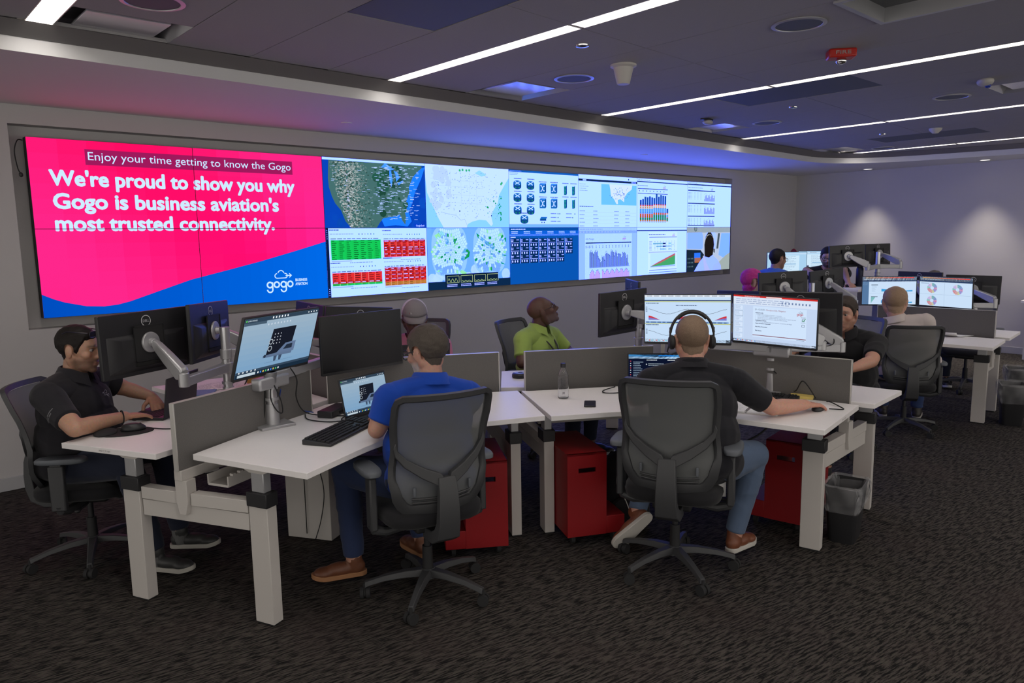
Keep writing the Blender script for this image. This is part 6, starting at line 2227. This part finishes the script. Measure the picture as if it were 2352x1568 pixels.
def person(label, loc, face, hz=1.27, hx=0.0, hy=.10, head=(0, 0, 0), hs=1.1, girth=1.0, skin=(.46, .27, .19), shirt=(.02, .02, .024), collar=True,
           sleeve=.78, trousers=(.018, .022, .04), hair=(.02, .016, .014), hair_t=.010, hairline=HAIRLINE, bald=0.0, beard=0.0, beardcol=None, arms=None, legs=None, feet=None,
           shoe=(.02, .02, .022), sole=(.5, .5, .5), voxel=.0062, seat=.56, standing=False, body_h=None, lower=True, shirt_mat=None, sock=None, brow=(.02, .014, .012), tee=None, neck_len=.155):
    loc = Vector((*loc, 0)) if len(loc) == 2 else Vector(loc)
    t = thing('person', label, 'person', loc, rad(face), 'people at work in the room')
    Fi = frame(t).inverted()
    W = lambda p: Fi @ Vector(p)                    # world point -> the person's own axes
    hc = Vector((hx, hy, hz))
    nb = hc + Vector((-hx * .12, -.045, -neck_len * hs))  # base of the neck
    sh = 1.08 * girth ** .3
    pel = Vector((0, 0, seat + .06))
    P = []
    up = (nb - pel).normalized()
    X = Vector((1, 0, 0))
    X = (X - up * X.dot(up)).normalized()
    Yv = up.cross(X)
    Rb = Matrix((X, Yv, up)).transposed()
    at = lambda f, x=0, y=0: pel.lerp(nb, f) + X * x + Yv * y
    L = (nb - pel).length
    P.append(E_('pelvis', at(0, 0, -.01), (.185 * girth, .14 * girth, .13), Rb))
    P.append(E_('torso', at(.30, 0, .015 * girth), (.178 * girth, .14 * girth, .22 * L / .5), Rb))
    P.append(E_('torso', at(.62, 0, .0), (.192 * girth ** .6, .128 * girth ** .6, .20 * L / .5), Rb))
    P.append(E_('torso', at(.80, 0, -.012), (.19 * girth ** .4, .108, .115), Rb))
    S_ = [at(.885, s * .195 * sh, 0.0) for s in (1, -1)]
    P.append(C_('torso', at(.90, -.155 * sh), at(.90, .155 * sh), .074, .074))
    for s in (1, -1): P.append(C_('torso', at(1.0, s * .035, -.02), at(.925, s * .165 * sh, -.005), .056, .062))
    P.append(C_('neck', nb - up * .03 + Yv * -.01, hc + Vector((0, -.02, -.045)) * 1, .064 * hs ** .5, .056 * hs))
    # head
    Rh = Euler((rad(head[1]), rad(head[2]), rad(head[0])), 'XYZ').to_matrix()
    hp = lambda x, y, z: hc + Rh @ (Vector((x, y, z)) * hs)
    HE = lambda c, r, w=.25, tg='head': P.append(E_(tg, hp(*c), tuple(q * hs for q in r), Rh, w))
    HC = lambda a, b, ra, rb, w=.2, tg='head': P.append(C_(tg, hp(*a), hp(*b), ra * hs, rb * hs, w))
    HE((0, -.014, .036), (.0735, .094, .080))
    HE((0, .018, .01), (.068, .078, .078))
    HE((0, .030, -.035), (.058, .062, .068))
    HE((0, .036, -.072), (.050, .052, .038))
    HE((0, .070, -.094), (.026, .022, .019))
    HC((-.030, .082, .024), (.030, .082, .024), .012, .012)
    for s in (1, -1):
        HE((s * .043, .058, -.018), (.022, .024, .022))
        HC((s * .030, .0, -.082), (s * .052, -.01, -.045), .024, .026)
    HC((0, .088, .018), (0, .109, -.022), .0075, .0125)
    for s in (1, -1): HE((s * .0115, .097, -.030), (.0098, .012, .009))
    HE((0, .0885, -.0565), (.024, .011, .0068))
    HE((0, .0875, -.0675), (.021, .0105, .0075))
    for s in (1, -1):
        Re = Rh @ Euler((rad(-10), 0, rad(s * -16)), 'XYZ').to_matrix()
        P.append(E_('ear', hp(s * .077, -.008, -.008), (.0085 * hs, .020 * hs, .033 * hs), Re, .15))
        P.append(E_('ear', hp(s * .081, -.016, .004), (.006 * hs, .012 * hs, .024 * hs), Re, .15))
    # arms: elbow, wrist, and a hand (forward, up, curl) or None, given in room coordinates
    for i, s in enumerate((1, -1)):
        a = (arms or {}).get('R' if s > 0 else 'L')
        if a:
            el, wr = W(a[0]), W(a[1])
        else:
            el, wr = S_[i] + Vector((s * .05, .06, -.27)), S_[i] + Vector((s * -.02, .30, -.28))
            a = (None, None, None)
        P.append(C_('uarm', S_[i], el, .066 * sh ** .5, .049))
        mid = el.lerp(wr, .3)
        P.append(C_('farm', el, mid, .046, .047))
        P.append(C_('farm', mid, wr, .047, .030, .35))
        if a[2]:
            f, u, cu = a[2]
            f = Fi.to_3x3() @ Vector(f)
            u = Fi.to_3x3() @ Vector(u)
            P += hand_prims(wr, f, u, -s, cu, s=1.08)
        else:
            d = (wr - el).normalized()
            P += hand_prims(wr, d, (0, 0, 1), -s, .5, s=1.05)
    # legs
    FT = []
    if lower:
        for i, s in enumerate((1, -1)):
            lg = (legs or {}).get('R' if s > 0 else 'L')
            hip = Vector((s * .095, .0, seat + .045))
            if lg: kn, an = W(lg[0]), W(lg[1])
            elif standing: hip.z, kn, an = body_h * .5 if body_h else .9, Vector((s * .1, .03, .5)), Vector((s * .11, -.02, .1))
            else: kn, an = Vector((s * .15, .46, seat + .02)), Vector((s * .15, .44, .11))
            P.append(C_('thigh', hip, kn, .102 * girth ** .5, .072))
            m2 = kn.lerp(an, .35)
            P.append(C_('shin', kn, m2, .066, .062))
            P.append(C_('shin', m2, an, .062, .043))
            FT.append((kn, an, s))
    co, ed, fs = fuse(P, voxel)
    lab, tt = label_points(co, P)
    wts = np.array([p['w'] for p in P])[lab]
    co = lap_smooth(co, ed, wts, 5)
    lab, tt = label_points(co, P)
    tags = np.array([p['tag'] for p in P])[lab]
    Rn = np.array(Rh)
    hl = (co - np.array(hc)) @ Rn / hs              # head-local coordinates
    ishead = np.isin(tags, ('head', 'ear')) | ((tags == 'neck') & (hl[:, 2] > -.10))
    nr = normals(co, fs)
    # eye sockets, mouth line
    for s in (1, -1):
        d = np.exp(-(((hl[:, 0] - s * .031) / .016) ** 2 + ((hl[:, 2] - .008) / .011) ** 2)) * (hl[:, 1] > .04) * ishead
        co -= nr * (d * .0085 * hs)[:, None]
    d = np.exp(-((hl[:, 2] + .0622) / .0028) ** 2) * (np.abs(hl[:, 0]) < .024) * (hl[:, 1] > .06) * ishead
    co -= nr * (d * .004)[:, None]
    nr = normals(co, fs)
    # colours of the skin, plus dark shade painted into the nostrils
    cols = np.tile(np.array(skin), (len(co), 1))

    def tint(m, c):
        cols[:] = cols * (1 - m[:, None]) + np.array(c) * m[:, None]
    sk = np.array(skin)
    front = ishead & (hl[:, 1] > .055)
    tint(.55 * np.exp(-((hl[:, 0] / .024) ** 4 + ((hl[:, 2] + .062) / .011) ** 4)) * front, sk * np.array([.82, .48, .5]))
    for s in (1, -1):
        tint(.30 * np.exp(-(((hl[:, 0] - s * .045) / .02) ** 2 + ((hl[:, 2] + .02) / .018) ** 2)) * front, sk * np.array([1.1, .8, .8]))
        tint(.85 * np.exp(-(((hl[:, 0] - s * .032) / .019) ** 4 + ((hl[:, 2] - .030 + .25 * (np.abs(hl[:, 0]) - .032) ** 1) / .0052) ** 2)) * front, brow)
        tint(.8 * np.exp(-(((hl[:, 0] - s * .031) / .013) ** 4 + ((hl[:, 2] - .0135) / .0025) ** 2)) * front, (.02, .015, .012))
        tint(.6 * np.exp(-(((hl[:, 0] - s * .008) / .004) ** 2 + ((hl[:, 2] + .036) / .003) ** 2)) * front, sk * .2)
    if beard:
        bz = (hl[:, 2] < -.030) & (hl[:, 1] > -.005) & ishead & (hl[:, 2] > -.125)
        m = np.clip((-.030 - hl[:, 2]) / .02, 0, 1) * bz * np.clip((hl[:, 1] + .01) / .02, 0, 1)
        m *= 1 - .9 * np.exp(-((hl[:, 0] / .021) ** 4 + ((hl[:, 2] + .062) / .009) ** 4))
        tint(beard * m, beardcol or (.03, .022, .018))
    hand = tags == 'hand'
    tint(.25 * hand, sk * np.array([1.15, .8, .75]))
    body = mesh_from('body', co, fs, M['skin'], t, cols)
    # eyes
    if hs:
        for s in (1, -1):
            e = G().ell(hp(s * .031, .0738, .0072), (.0115 * hs, .0115 * hs, .0098 * hs), Rh, 12, 8).build('eye', M['eye'], t)
            G().ell(hp(s * .031, .0835, .0070), (.0056 * hs, .0024 * hs, .0056 * hs), Rh, 10, 6).build('iris', M['iris'], e)
    # hair
    if hair is not None:
        ln = np.interp(hl[:, 1], [a for a, b in hairline], [b for a, b in hairline])
        s_ = np.where(ishead & (tags != 'ear'), (hl[:, 2] - ln) * .9, -1.0)
        s_ = np.where((tags == 'neck') & (s_ > 0), s_, s_)
        if bald:
            rr = np.sqrt((hl[:, 0] / .062) ** 2 + ((hl[:, 1] - .02) / .085) ** 2)
            s_ = np.where(hl[:, 2] > .03, np.minimum(s_, (rr - bald) * .05), s_)
        s_ = s_ + np.array([noise.noise(Vector(q) * 70) for q in hl]) * .005 * (s_ > -.05)
        hm = fabric_mat('hair', hair, 260, .5, .9, .6, 0)
        shell('hair', co, nr, fs, s_, hair_t, hm, t, wr=hair_t * .35, wscale=42, seed=3, soft=.55)
    # shirt
    sm = shirt_mat or fabric_mat('shirt_cloth', shirt, 900, .18, .25)
    s_ = np.full(len(co), -1.0)
    tor = np.isin(tags, ('torso', 'pelvis'))
    s_[tor] = .05
    axd = (co - np.array(nb)) - np.outer((co - np.array(nb)) @ np.array(up), np.array(up))
    axr = np.linalg.norm(axd - np.array(Yv) * .012, axis=1)
    un = np.array(up)
    hgt = (co - np.array(nb)) @ un
    ylo = (co - np.array(nb)) @ np.array(Yv)
    necky = .028 - np.clip(ylo + .01, -.05, .12) * (.95 if collar else .7)
    s_[tags == 'neck'] = np.minimum(.05, (necky - hgt)[tags == 'neck'] * .9)
    op = tor & (hgt > -.07)
    s_[op] = np.maximum(np.minimum(.05, (axr - .062)[op] * 1.2), np.minimum(.05, (necky - hgt)[op] * .9))
    ua = tags == 'uarm'
    Lu = np.array([np.linalg.norm(np.array(p['a']) - np.array(p['b'])) if p['k'] == 'c' else 0 for p in P])[lab]
    s_[ua] = ((sleeve - tt) * Lu)[ua]
    if sleeve > 1:
        s_[ua] = .05
        fa = tags == 'farm'
        s_[fa] = .03
        wm = np.array([i for i, p in enumerate(P) if p['tag'] == 'farm' and p['rb'] < .04])
        last = np.isin(lab, wm)
        s_[last] = ((.9 - tt) * Lu)[last]
    th = (tags == 'thigh') & (tt < .22)
    s_[th] = ((.12 - tt) * Lu)[th]
    shell('shirt', co, nr, fs, s_, .013, sm, t, wr=.006, wscale=9, seed=hx * 7 + hz * 5, soft=1.4)
    if collar:
        g = G()
        cc = nb + up * .036 + Yv * .010
        for dz0, dz1, r0, r1 in ((-.020, .036, .090, .072),):
            rings = []
            N = 26
            for z, r in ((.004, .084), (.036, .074), (.044, .075), (.042, .082), (-.010, .106), (-.018, .110), (-.016, .102)):
                ring = []
                for k in range(N):
                    a = math.pi / 2 + rad(14) + (2 * math.pi - rad(28)) * k / (N - 1)
                    drop = -.034 * max(0, math.sin(a)) ** 2
                    pt = -.018 * max(0, math.sin(a)) ** 8 if z < .0 else 0
                    ring.append(cc + X * r * hs ** .5 * math.cos(a) + Yv * r * 1.0 * hs ** .5 * math.sin(a) + up * (z + drop + pt))
                rings.append(ring)
            n_ = len(rings[0])
            vs = [p for r in rings for p in r]
            g.add(vs, [(i * n_ + k, i * n_ + k + 1, (i + 1) * n_ + k + 1, (i + 1) * n_ + k) for i in range(len(rings) - 1) for k in range(n_ - 1)])
        g.build('collar', sm, t, sharp=80)
        if tee: G().ell(nb + Yv * .052 - up * .03, (.03, .02, .03), Rb).build('undershirt', mat('undershirt', tee, .9), t)
    # trousers
    if lower:
        pm = fabric_mat('trouser_cloth', trousers, 700, .3, .35)
        s_ = np.full(len(co), -1.0)
        s_[tags == 'pelvis'] = .03
        s_[tags == 'thigh'] = .05
        lowt = tor & (hgt < -L * .86)
        s_[lowt] = np.minimum(.03, (-L * .80 - hgt)[lowt])
        sn = tags == 'shin'
        s_[sn] = .05
        ends = np.array([i for i, p in enumerate(P) if p['tag'] == 'shin' and p['rb'] < .05])
        last = np.isin(lab, ends)
        s_[last] = ((.93 - tt) * Lu)[last]
        shell('trousers', co, nr, fs, s_, .0095, pm, t, wr=.006, wscale=11, seed=2.2, soft=1.3)
        sm_, so_ = mat('shoe_leather', shoe, .5, 0, 120, .2, .2), mat('shoe_sole', sole, .7)
        for i, (kn, an, s) in enumerate(FT):
            key = 'R' if s > 0 else 'L'
            fd = (feet or {}).get(key)
            if fd:
                d, u = Fi.to_3x3() @ Vector(fd[0]), Fi.to_3x3() @ Vector(fd[1])
            else:
                d, u = Vector((s * .12, 1, 0)), Vector((0, 0, 1))
            d.normalize()
            u = (u - d * u.dot(d)).normalized()
            r = d.cross(u)
            heel = an - u * .085 - d * .055
            Rf = Matrix((r, d, u)).transposed()
            pt = lambda x, y, z: heel + r * x + d * y + u * z
            fp = [E_('f', pt(0, .045, .045), (.042, .052, .048), Rf, .4), E_('f', pt(0, .13, .040), (.044, .09, .040), Rf, .4), E_('f', pt(0, .215, .030), (.047, .062, .032), Rf, .4), C_('f', pt(0, .05, .05), pt(0, .055, .105), .042, .044, .4)]
            c2, e2, f2 = fuse(fp, .007)
            c2 = lap_smooth(c2, e2, np.full(len(c2), .5), 4)
            sh_ = mesh_from('shoe', c2, f2, sm_, t)
            g = G()
            o = [(.036 * math.cos(a), .03 + .036 * math.sin(a) * 1.2) for a in [math.pi + math.pi * k / 8 for k in range(9)]] + [(.040, .09), (.047, .17), (.050, .215)] + [(.050 * math.cos(a), .215 + .07 * math.sin(a)) for a in [math.pi * k / 8 for k in range(1, 8)]] + [(-.050, .215), (-.047, .17), (-.040, .09)]
            g.prism(o, -.004, .022)
            g.v = [pt(v.x, v.y, v.z + (.012 * max(0, (v.y - .22) / .06) if v.y > .2 else 0)) for v in g.v]
            g.build('sole', so_, sh_, bevel=.004)
            g = G()
            for k in range(4): g.tube([pt(x, .10 + k * .022, .082 - k * .009 - .010 * abs(x) / .02) for x in (-.022, 0, .022)], .003, 5)
            g.build('laces', M['rub'], sh_)
            if sock: G().cap(an - u * .04, an + (kn - an) * .16, .046, .046).build('sock', mat('sock_cloth', sock, .95), t)
    t['_'] = 0
    del t['_']
    return dict(t=t, hp=hp, Rh=Rh, hs=hs, W=W, co=co, nr=nr, fs=fs, tags=tags, hl=hl, nb=nb, up=up, X=X, Y=Yv, Fi=Fi, P=P, at=at)


def glasses(p, col=(.015, .012, .012), w=.024, h=.017, rimless=False, up=0.0, back=0.0, thick=.0022):
    t, hp = p['t'], p['hp']
    m = mat('glasses_frame', col, .3)
    g = G()
    for s in (1, -1):
        pts = [hp(s * .032 + w * math.copysign(abs(math.cos(a)) ** .7, math.cos(a)), .1005 - .10 * abs(s * .032 + w * math.cos(a)) ** 1.35 + back, .004 + up + h * math.copysign(abs(math.sin(a)) ** .7, math.sin(a))) for a in [2 * math.pi * k / 24 for k in range(24)]]
        g.tube(pts, thick, 6, closed=True)
        g.tube([hp(s * (.032 + w), .094 + back - .006, .010 + up), hp(s * .078, .06 + back, .012 + up), hp(s * .083, .0 + back, .012 + up), hp(s * .080, -.025 + back, -.002 + up)], thick * 1.2, 6)
    g.tube([hp(-.010, .100 + back, .008 + up), hp(0, .104 + back, .010 + up), hp(.010, .100 + back, .008 + up)], thick, 6)
    o = g.build('glasses', m, t)
    gl = G()
    for s in (1, -1):
        pts = [hp(s * .032 + w * .95 * math.copysign(abs(math.cos(a)) ** .7, math.cos(a)), .1 - .10 * abs(s * .032 + w * math.cos(a)) ** 1.35 + back, .004 + up + h * .95 * math.copysign(abs(math.sin(a)) ** .7, math.sin(a))) for a in [2 * math.pi * k / 20 for k in range(20)]]
        c = sum(pts, Vector()) / 20 + p['Rh'] @ Vector((0, .002, 0))
        n = len(gl.v)
        gl.add(pts + [c], [(k, (k + 1) % 20, 20) for k in range(20)])
    gl.build('lens', M['lens'] if not up else M['blk'], o)
    return o


# ------------------------------------------------------------------ the people in the room
DN = (0, 0, 1)
# left edge: black polo, typing on a laptop, sunglasses pushed up
p = person('man in a black polo typing at the left edge, sunglasses pushed up on dark hair', (-.20, -1.73), -137, hz=1.255, hy=.075, head=(6, -7, 0), hs=1.15, girth=1.42, skin=(.47, .26, .175),
           shirt=(.018, .017, .021), beard=.55, tee=(.5, .5, .5), hair=(.014, .011, .010), voxel=.0055,
           arms=dict(R=((-.29, -2.20, .885), (.0, -2.03, .872), ((.86, .26, -.10), DN, .34)), L=((.115, -1.60, .96), (.24, -1.72, .905), ((.02, -.86, -.42), (0, -.45, .9), .45))),
           legs=dict(R=((-.04, -2.16, .62), (.03, -2.30, .115)), L=((.20, -1.98, .64), (.23, -2.10, .125))), feet=dict(R=((.62, -.78, 0), DN), L=((.80, -.60, 0), DN)), shoe=(.03, .03, .03), sole=(.42, .40, .36), sock=(.12, .12, .12))
t, hp = p['t'], p['hp']
glasses(p, (.02, .018, .03), .027, .016, up=.085, back=-.018, thick=.003)
c = Cv()
gogo(c, 0, 0, .016, S(200, 198, 200))
fi = p['nb']
q = p['nb'] - p['up'] * .105 + p['Y'] * .125 - p['X'] * .085
c.build('shirt_logo', lambda u, v, l: q + p['X'] * (-u * .9) * -1 + p['up'] * v + p['Y'] * (.006 + .02), t, 'prnt')
ra = [Vector(x['a']) for x in p['P'] if x['tag'] == 'uarm'][0], [Vector(x['b']) for x in p['P'] if x['tag'] == 'uarm'][0]
ax = (ra[1] - ra[0]).normalized()
sd = (p['X'] - ax * p['X'].dot(ax)).normalized()
tg = ax.cross(sd)
c = Cv().text('Business Operations', 0, .012, .0085, S(170, 170, 172), width=.10).text('Center 2022', .018, -.004, .0085, S(170, 170, 172), width=.06)
m_ = ra[0].lerp(ra[1], .62)
c.build('sleeve_print', lambda u, v, l: m_ + (sd * math.cos((u - .05) / .075 - .15) + tg * -math.sin((u - .05) / .075 - .15)) * .0785 - ax * v, t, 'prnt')
w0 = p['W']((-.02, -2.045, .874))
G().tube([w0 + Vector((.0, 0, 0)) + (p['Fi'].to_3x3() @ Vector((0, math.cos(a), 0)) * .036) + Vector((0, 0, math.sin(a) * .036)) for a in [2 * math.pi * k / 20 for k in range(20)]], .004, 6, closed=True).build('bracelet', M['rub'], t)
# grey cap, pink shirt, facing the camera across the first bench
p = person('man in a grey and white cap, glasses and pink shirt, behind the blue polo man', (2.45, -1.43), 145, hz=1.205, hy=.12, head=(4, -12, 0), hs=1.25, girth=1.2, skin=(.145, .072, .05), shirt=(.62, .22, .33), collar=False, beard=.5, hair=(.01, .009, .009), hair_t=.003, voxel=.0066)
t, hp, hs = p['t'], p['hp'], p['hs']
glasses(p, (.03, .03, .03), thick=.0016)
CX = lambda a, b: hp(.0, 0, 0)


def cap_pt(a, e, k=1.0): return hp(.083 * k * math.cos(e) * math.sin(a), -.010 + .104 * k * math.cos(e) * math.cos(a), .040 + .088 * k * math.sin(e))


for nm, a0, a1, m in (('cap_crown', -1.25, 1.25, M['capgrey']), ('cap_mesh', 1.25, 2 * math.pi - 1.25, M['capwhite'])):
    g = G()
    N, K = 16, 9
    vs = [cap_pt(a0 + (a1 - a0) * i / N, -.05 + 1.6 * j / K) for j in range(K + 1) for i in range(N + 1)]
    g.add(vs, [(j * (N + 1) + i, j * (N + 1) + i + 1, (j + 1) * (N + 1) + i + 1, (j + 1) * (N + 1) + i) for j in range(K) for i in range(N)])
    o = g.build(nm, m, t)
    s_ = o.modifiers.new('thick', 'SOLIDIFY')
    s_.thickness = .004
g = G()
N = 14
top = [cap_pt(-1.15 + 2.3 * i / N, -.06, 1.01) for i in range(N + 1)]
out_ = [hp(.080 * math.sin(-1.15 + 2.3 * i / N) * 1.06, -.010 + .104 * math.cos(-1.15 + 2.3 * i / N) + .066 * math.cos((-1 + 2 * i / N) * 1.35), .030 - .016 - .014 * abs(-1 + 2 * i / N)) for i in range(N + 1)]
g.add(top + out_, [(i, i + 1, N + 2 + i, N + 1 + i) for i in range(N)])
o = g.build('cap_visor', M['capgrey'], t)
s_ = o.modifiers.new('thick', 'SOLIDIFY')
s_.thickness = .004
G().ell(cap_pt(0, 1.55, 1.01), (.008, .008, .004)).build('cap_button', M['capwhite'], t)
for s in (-1, 1): G().tube([cap_pt(s * 1.25, -.05 + 1.6 * j / 9, 1.012) for j in range(10)], .0018, 5).build('cap_piping', M['capwhite'], t)
c = Cv().rect(0, 0, .034, .010, S(150, 30, 44)).text('TR', .037, 0, .010, S(200, 196, 196), width=.014)
c.build('cap_badge', lambda u, v, l: cap_pt(.62 - (u - .02) / .09, .18 + v / .088, 1.035), t, 'prnt')
# blue polo, seen from behind
p = person('man in a royal blue polo seen from behind, typing at the front left worktop', (1.06, -3.53), -10, hz=1.262, hx=.052, hy=.10, head=(22, -13, 0), hs=1.17, girth=1.32, skin=(.44, .23, .165),
           shirt=(.010, .060, .40), beard=.75, beardcol=(.42, .38, .36), hair=(.075, .062, .052), hair_t=.014, voxel=.0058, hairline=[(-.12, -.078), (-.09, -.084), (-.05, -.06), (-.02, -.012), (.005, .0), (.022, -.014), (.034, .012), (.05, .052), (.075, .064), (.12, .072)],
           arms=dict(L=((.81, -3.43, .90), (1.0, -3.16, .875), ((.3, .9, -.15), DN, .4)), R=((1.40, -3.38, .885), (1.24, -3.12, .875), ((-.15, .95, -.15), DN, .4))),
           legs=dict(L=((.80, -3.12, .615), (.80, -3.15, .115)), R=((1.24, -3.06, .615), (1.22, -3.20, .115))), feet=dict(L=((-.86, .42, 0), DN), R=((.1, 1, 0), DN)),
           trousers=(.022, .034, .085), shoe=(.13, .045, .02), sole=(.34, .16, .07))
glasses(p, (.01, .01, .012), .026, .021, thick=.003)
# lime polo looking up at the wall
p = person('man in a lime green polo leaning back and looking up at the video wall', (3.27, -2.07), -168, hz=1.228, hy=.05, hx=-.02, head=(40, 24, 0), hs=1.16, girth=1.25, skin=(.115, .055, .038), shirt=(.36, .50, .12), hair=None, beard=.3, beardcol=(.22, .19, .18), voxel=.006,
           arms=dict(R=((2.97, -2.20, .83), (3.12, -2.42, .875), None), L=((3.61, -2.14, .83), (3.46, -2.38, .875), None)))
t, at = p['t'], p['at']
glasses(p, (.03, .02, .016), .022, .015, thick=.0016)
la = M['lanyard']
for s, k in ((1, 0), (-1, 1)):
    path = [p['nb'] + p['X'] * s * .078 + p['Y'] * (.0) + p['up'] * .012, p['nb'] + p['X'] * s * .068 + p['Y'] * .075 - p['up'] * .045, at(.70, s * .040, .148), at(.48, s * .014, .178)]
    g = G()
    pts = spline(path, 6)
    vs = []
    for q in pts: vs += [q + p['X'] * .009 + p['Y'] * .030, q - p['X'] * .009 + p['Y'] * .030]
    g.add(vs, [(2 * i, 2 * i + 1, 2 * i + 3, 2 * i + 2) for i in range(len(pts) - 1)])
    o = g.build('lanyard', la, t)
    m = o.modifiers.new('thick', 'SOLIDIFY')
    m.thickness = .003
# headset man from behind
p = person('man in a black polo and headset seen from behind, hand on a mouse', (2.24, -4.365), -48, hz=1.272, hx=.0, hy=.19, head=(4, -3, 0), hs=1.17, girth=1.38, skin=(.52, .27, .195), shirt=(.014, .014, .018), hair=(.21, .145, .10), hair_t=.005, bald=.34, voxel=.0055,
           hairline=[(-.12, -.066), (-.09, -.07), (-.05, -.054), (-.02, -.012), (.005, .0), (.022, -.010), (.034, .012), (.05, .055), (.075, .07), (.12, .08)],
           arms=dict(R=((2.72, -4.56, .875), (2.945, -4.645, .868), ((.97, -.16, -.12), DN, .42)), L=((2.28, -3.92, .90), (2.52, -3.80, .875), ((.8, .5, -.1), DN, .4))),
           legs=dict(R=((2.60, -4.52, .615), (2.50, -4.47, .15)), L=((2.53, -3.90, .60), (2.26, -3.955, .20))), feet=dict(R=((.90, .05, -.05), DN), L=((-.58, .42, -.62), (.40, .66, .30))),
           trousers=(.085, .12, .19), shoe=(.16, .05, .022), sole=(.50, .47, .43))
t, hp, Rh = p['t'], p['hp'], p['Rh']
g = G()
arcp = [(.104 * math.cos(a), -.012, .02 + .118 * math.sin(a)) for a in np.linspace(math.pi * .04, math.pi * .96, 22)]
g.tube([hp(*q) for q in arcp], .008, 8)
g.tube([hp(q[0] * .965, q[1], .02 + (q[2] - .02) * .965) for q in arcp[5:-5]], .011, 8)
for s in (1, -1): g.cyl(hp(s * .103, -.012, .06), hp(s * .104, -.010, -.005), .006, n=10)
hs_ = g.build('headset_band', M['blk'], t)
for s in (1, -1):
    g = G()
    g.lathe([(.0, .0), (.032, .0), (.040, .008), (.040, .022), (.030, .032), (0, .034)], hp(s * .082, -.008, -.012), 24, Rh @ Vector((s, 0, 0)))
    g.build('ear_cup', M['blkm'], hs_)
G().tube([hp(-.108, .0, -.03), hp(-.112, .02, -.06), hp(-.09, .07, -.078), hp(-.05, .10, -.072)], .004, 7).build('microphone_boom', M['blk'], hs_)
t2 = thing('badge_card', 'white badge card hanging from the belt of the headset man', 'badge', (2.245, -4.53, .56), rad(-50))
G().box((0, 0, -.055), (.058, .004, .09)).build('card', M['paper'], t2, bevel=.002)
G().tube([(0, 0, .03), (.004, 0, .0), (0, 0, -.012)], .003, 6).build('clip', M['chrome'], t2)
c = Cv().rect(-.024, -.022, .01, -.016, S(180, 50, 60)).ring(0, -.052, .007, .011, S(220, 150, 90), 14, -30, 200).ring(0, -.064, .007, .011, S(220, 150, 90), 14, 160, 400).dashes(-.014, -.09, .014, -.08, 1, S(190, 150, 130), .5, 1, 2)
c.build('card_print', lambda u, v, l: (u, -.0026, v), t2, 'prnt')
# black shirt, half hidden behind a monitor
p = person('man in a black shirt half hidden behind the dark monitor, right of the headset man', (4.74, -4.08), 103, hz=1.225, hy=.08, head=(-6, -4, 0), hs=1.14, girth=1.4, skin=(.46, .24, .17), shirt=(.014, .014, .016), hair=(.045, .034, .028), beard=.25, voxel=.0066,
           arms=dict(L=((4.50, -4.385, .90), (4.25, -4.34, .87), None), R=((4.52, -3.74, .92), (4.22, -3.85, .87), None)),
           legs=dict(L=((4.30, -4.25, .60), (4.22, -4.2, .11)), R=((4.30, -3.95, .60), (4.18, -3.86, .11))), feet=dict(L=((-1, .1, 0), DN), R=((-.7, -.7, 0), DN)), trousers=(.012, .014, .022), sole=(.2, .2, .2))
# white shirt from behind
p = person('man in a white shirt with thin fair hair, seen from behind at the far bench', (6.17, -4.04), -66, hz=1.205, hy=.06, hx=-.12, head=(0, -4, 0), hs=1.28, girth=1.55, skin=(.50, .28, .20), shirt=(.60, .53, .50), hair=(.34, .23, .15), hair_t=.011, bald=.80, voxel=.0085,
           hairline=[(-.12, -.085), (-.09, -.09), (-.05, -.07), (-.02, -.012), (.005, .0), (.022, -.01), (.034, .012), (.05, .055), (.075, .07), (.12, .08)], trousers=(.03, .05, .13), shoe=(.03, .025, .022), sole=(.4, .38, .36))
c = Cv().rect(-.006, 0, .006, .016, S(40, 40, 46)).rect(-.010, .004, .010, .008, S(40, 40, 46))
q7 = p
c.build('shirt_mark', lambda u, v, l: q7['nb'] + q7['X'] * u + q7['up'] * (v - .055) - q7['Y'] * .118, p['t'], 'prnt')
# far side
p = person('distant man with short black hair and round glasses in a blue shirt, in profile', (7.75, -1.80), -107, hz=1.53, hy=.10, head=(0, -6, 0), hs=1.12, girth=1.1, skin=(.34, .18, .12), shirt=(.05, .13, .36), collar=False, hair=(.014, .012, .012), voxel=.011, standing=True, seat=.86, body_h=1.72)
glasses(p, (.02, .02, .02), thick=.002)
p = person('person with a bright pink bob and glasses behind the leaning monitors', (6.42, -2.22), -128, hz=1.325, hy=.07, head=(0, -4, 0), hs=1.14, girth=.9, skin=(.56, .34, .28), shirt=(.02, .02, .025), collar=False, hair=(.62, .05, .30), hair_t=.020, voxel=.009,
           hairline=[(-.12, -.10), (-.09, -.105), (-.05, -.10), (-.02, -.085), (.01, -.06), (.022, -.03), (.034, .0), (.05, .04), (.075, .052), (.12, .06)])
glasses(p, (.02, .02, .02), thick=.002)
p = person('bearded man with glasses in black, standing behind the raised desk monitors', (8.84, -2.02), 115, hz=1.535, hy=.10, head=(0, -14, 0), hs=1.12, girth=1.25, skin=(.50, .29, .21), shirt=(.014, .014, .016), collar=False, hair=(.02, .016, .014), beard=.85, voxel=.0095, standing=True, seat=.86, body_h=1.72,
           arms=dict(L=((8.68, -2.31, 1.38), (8.42, -2.50, 1.215), ((-.5, -.5, -.1), DN, .4)), R=((8.58, -1.85, 1.36), (8.32, -2.28, 1.215), None)))
glasses(p, (.01, .01, .01), thick=.003)
p = person('person whose grey hair just shows above the far right monitors', (8.95, -3.32), 112, hz=1.235, hy=.08, head=(0, -10, 0), hs=1.12, girth=1.1, skin=(.5, .29, .21), shirt=(.10, .12, .16), hair=(.12, .10, .085), hair_t=.016, voxel=.012)
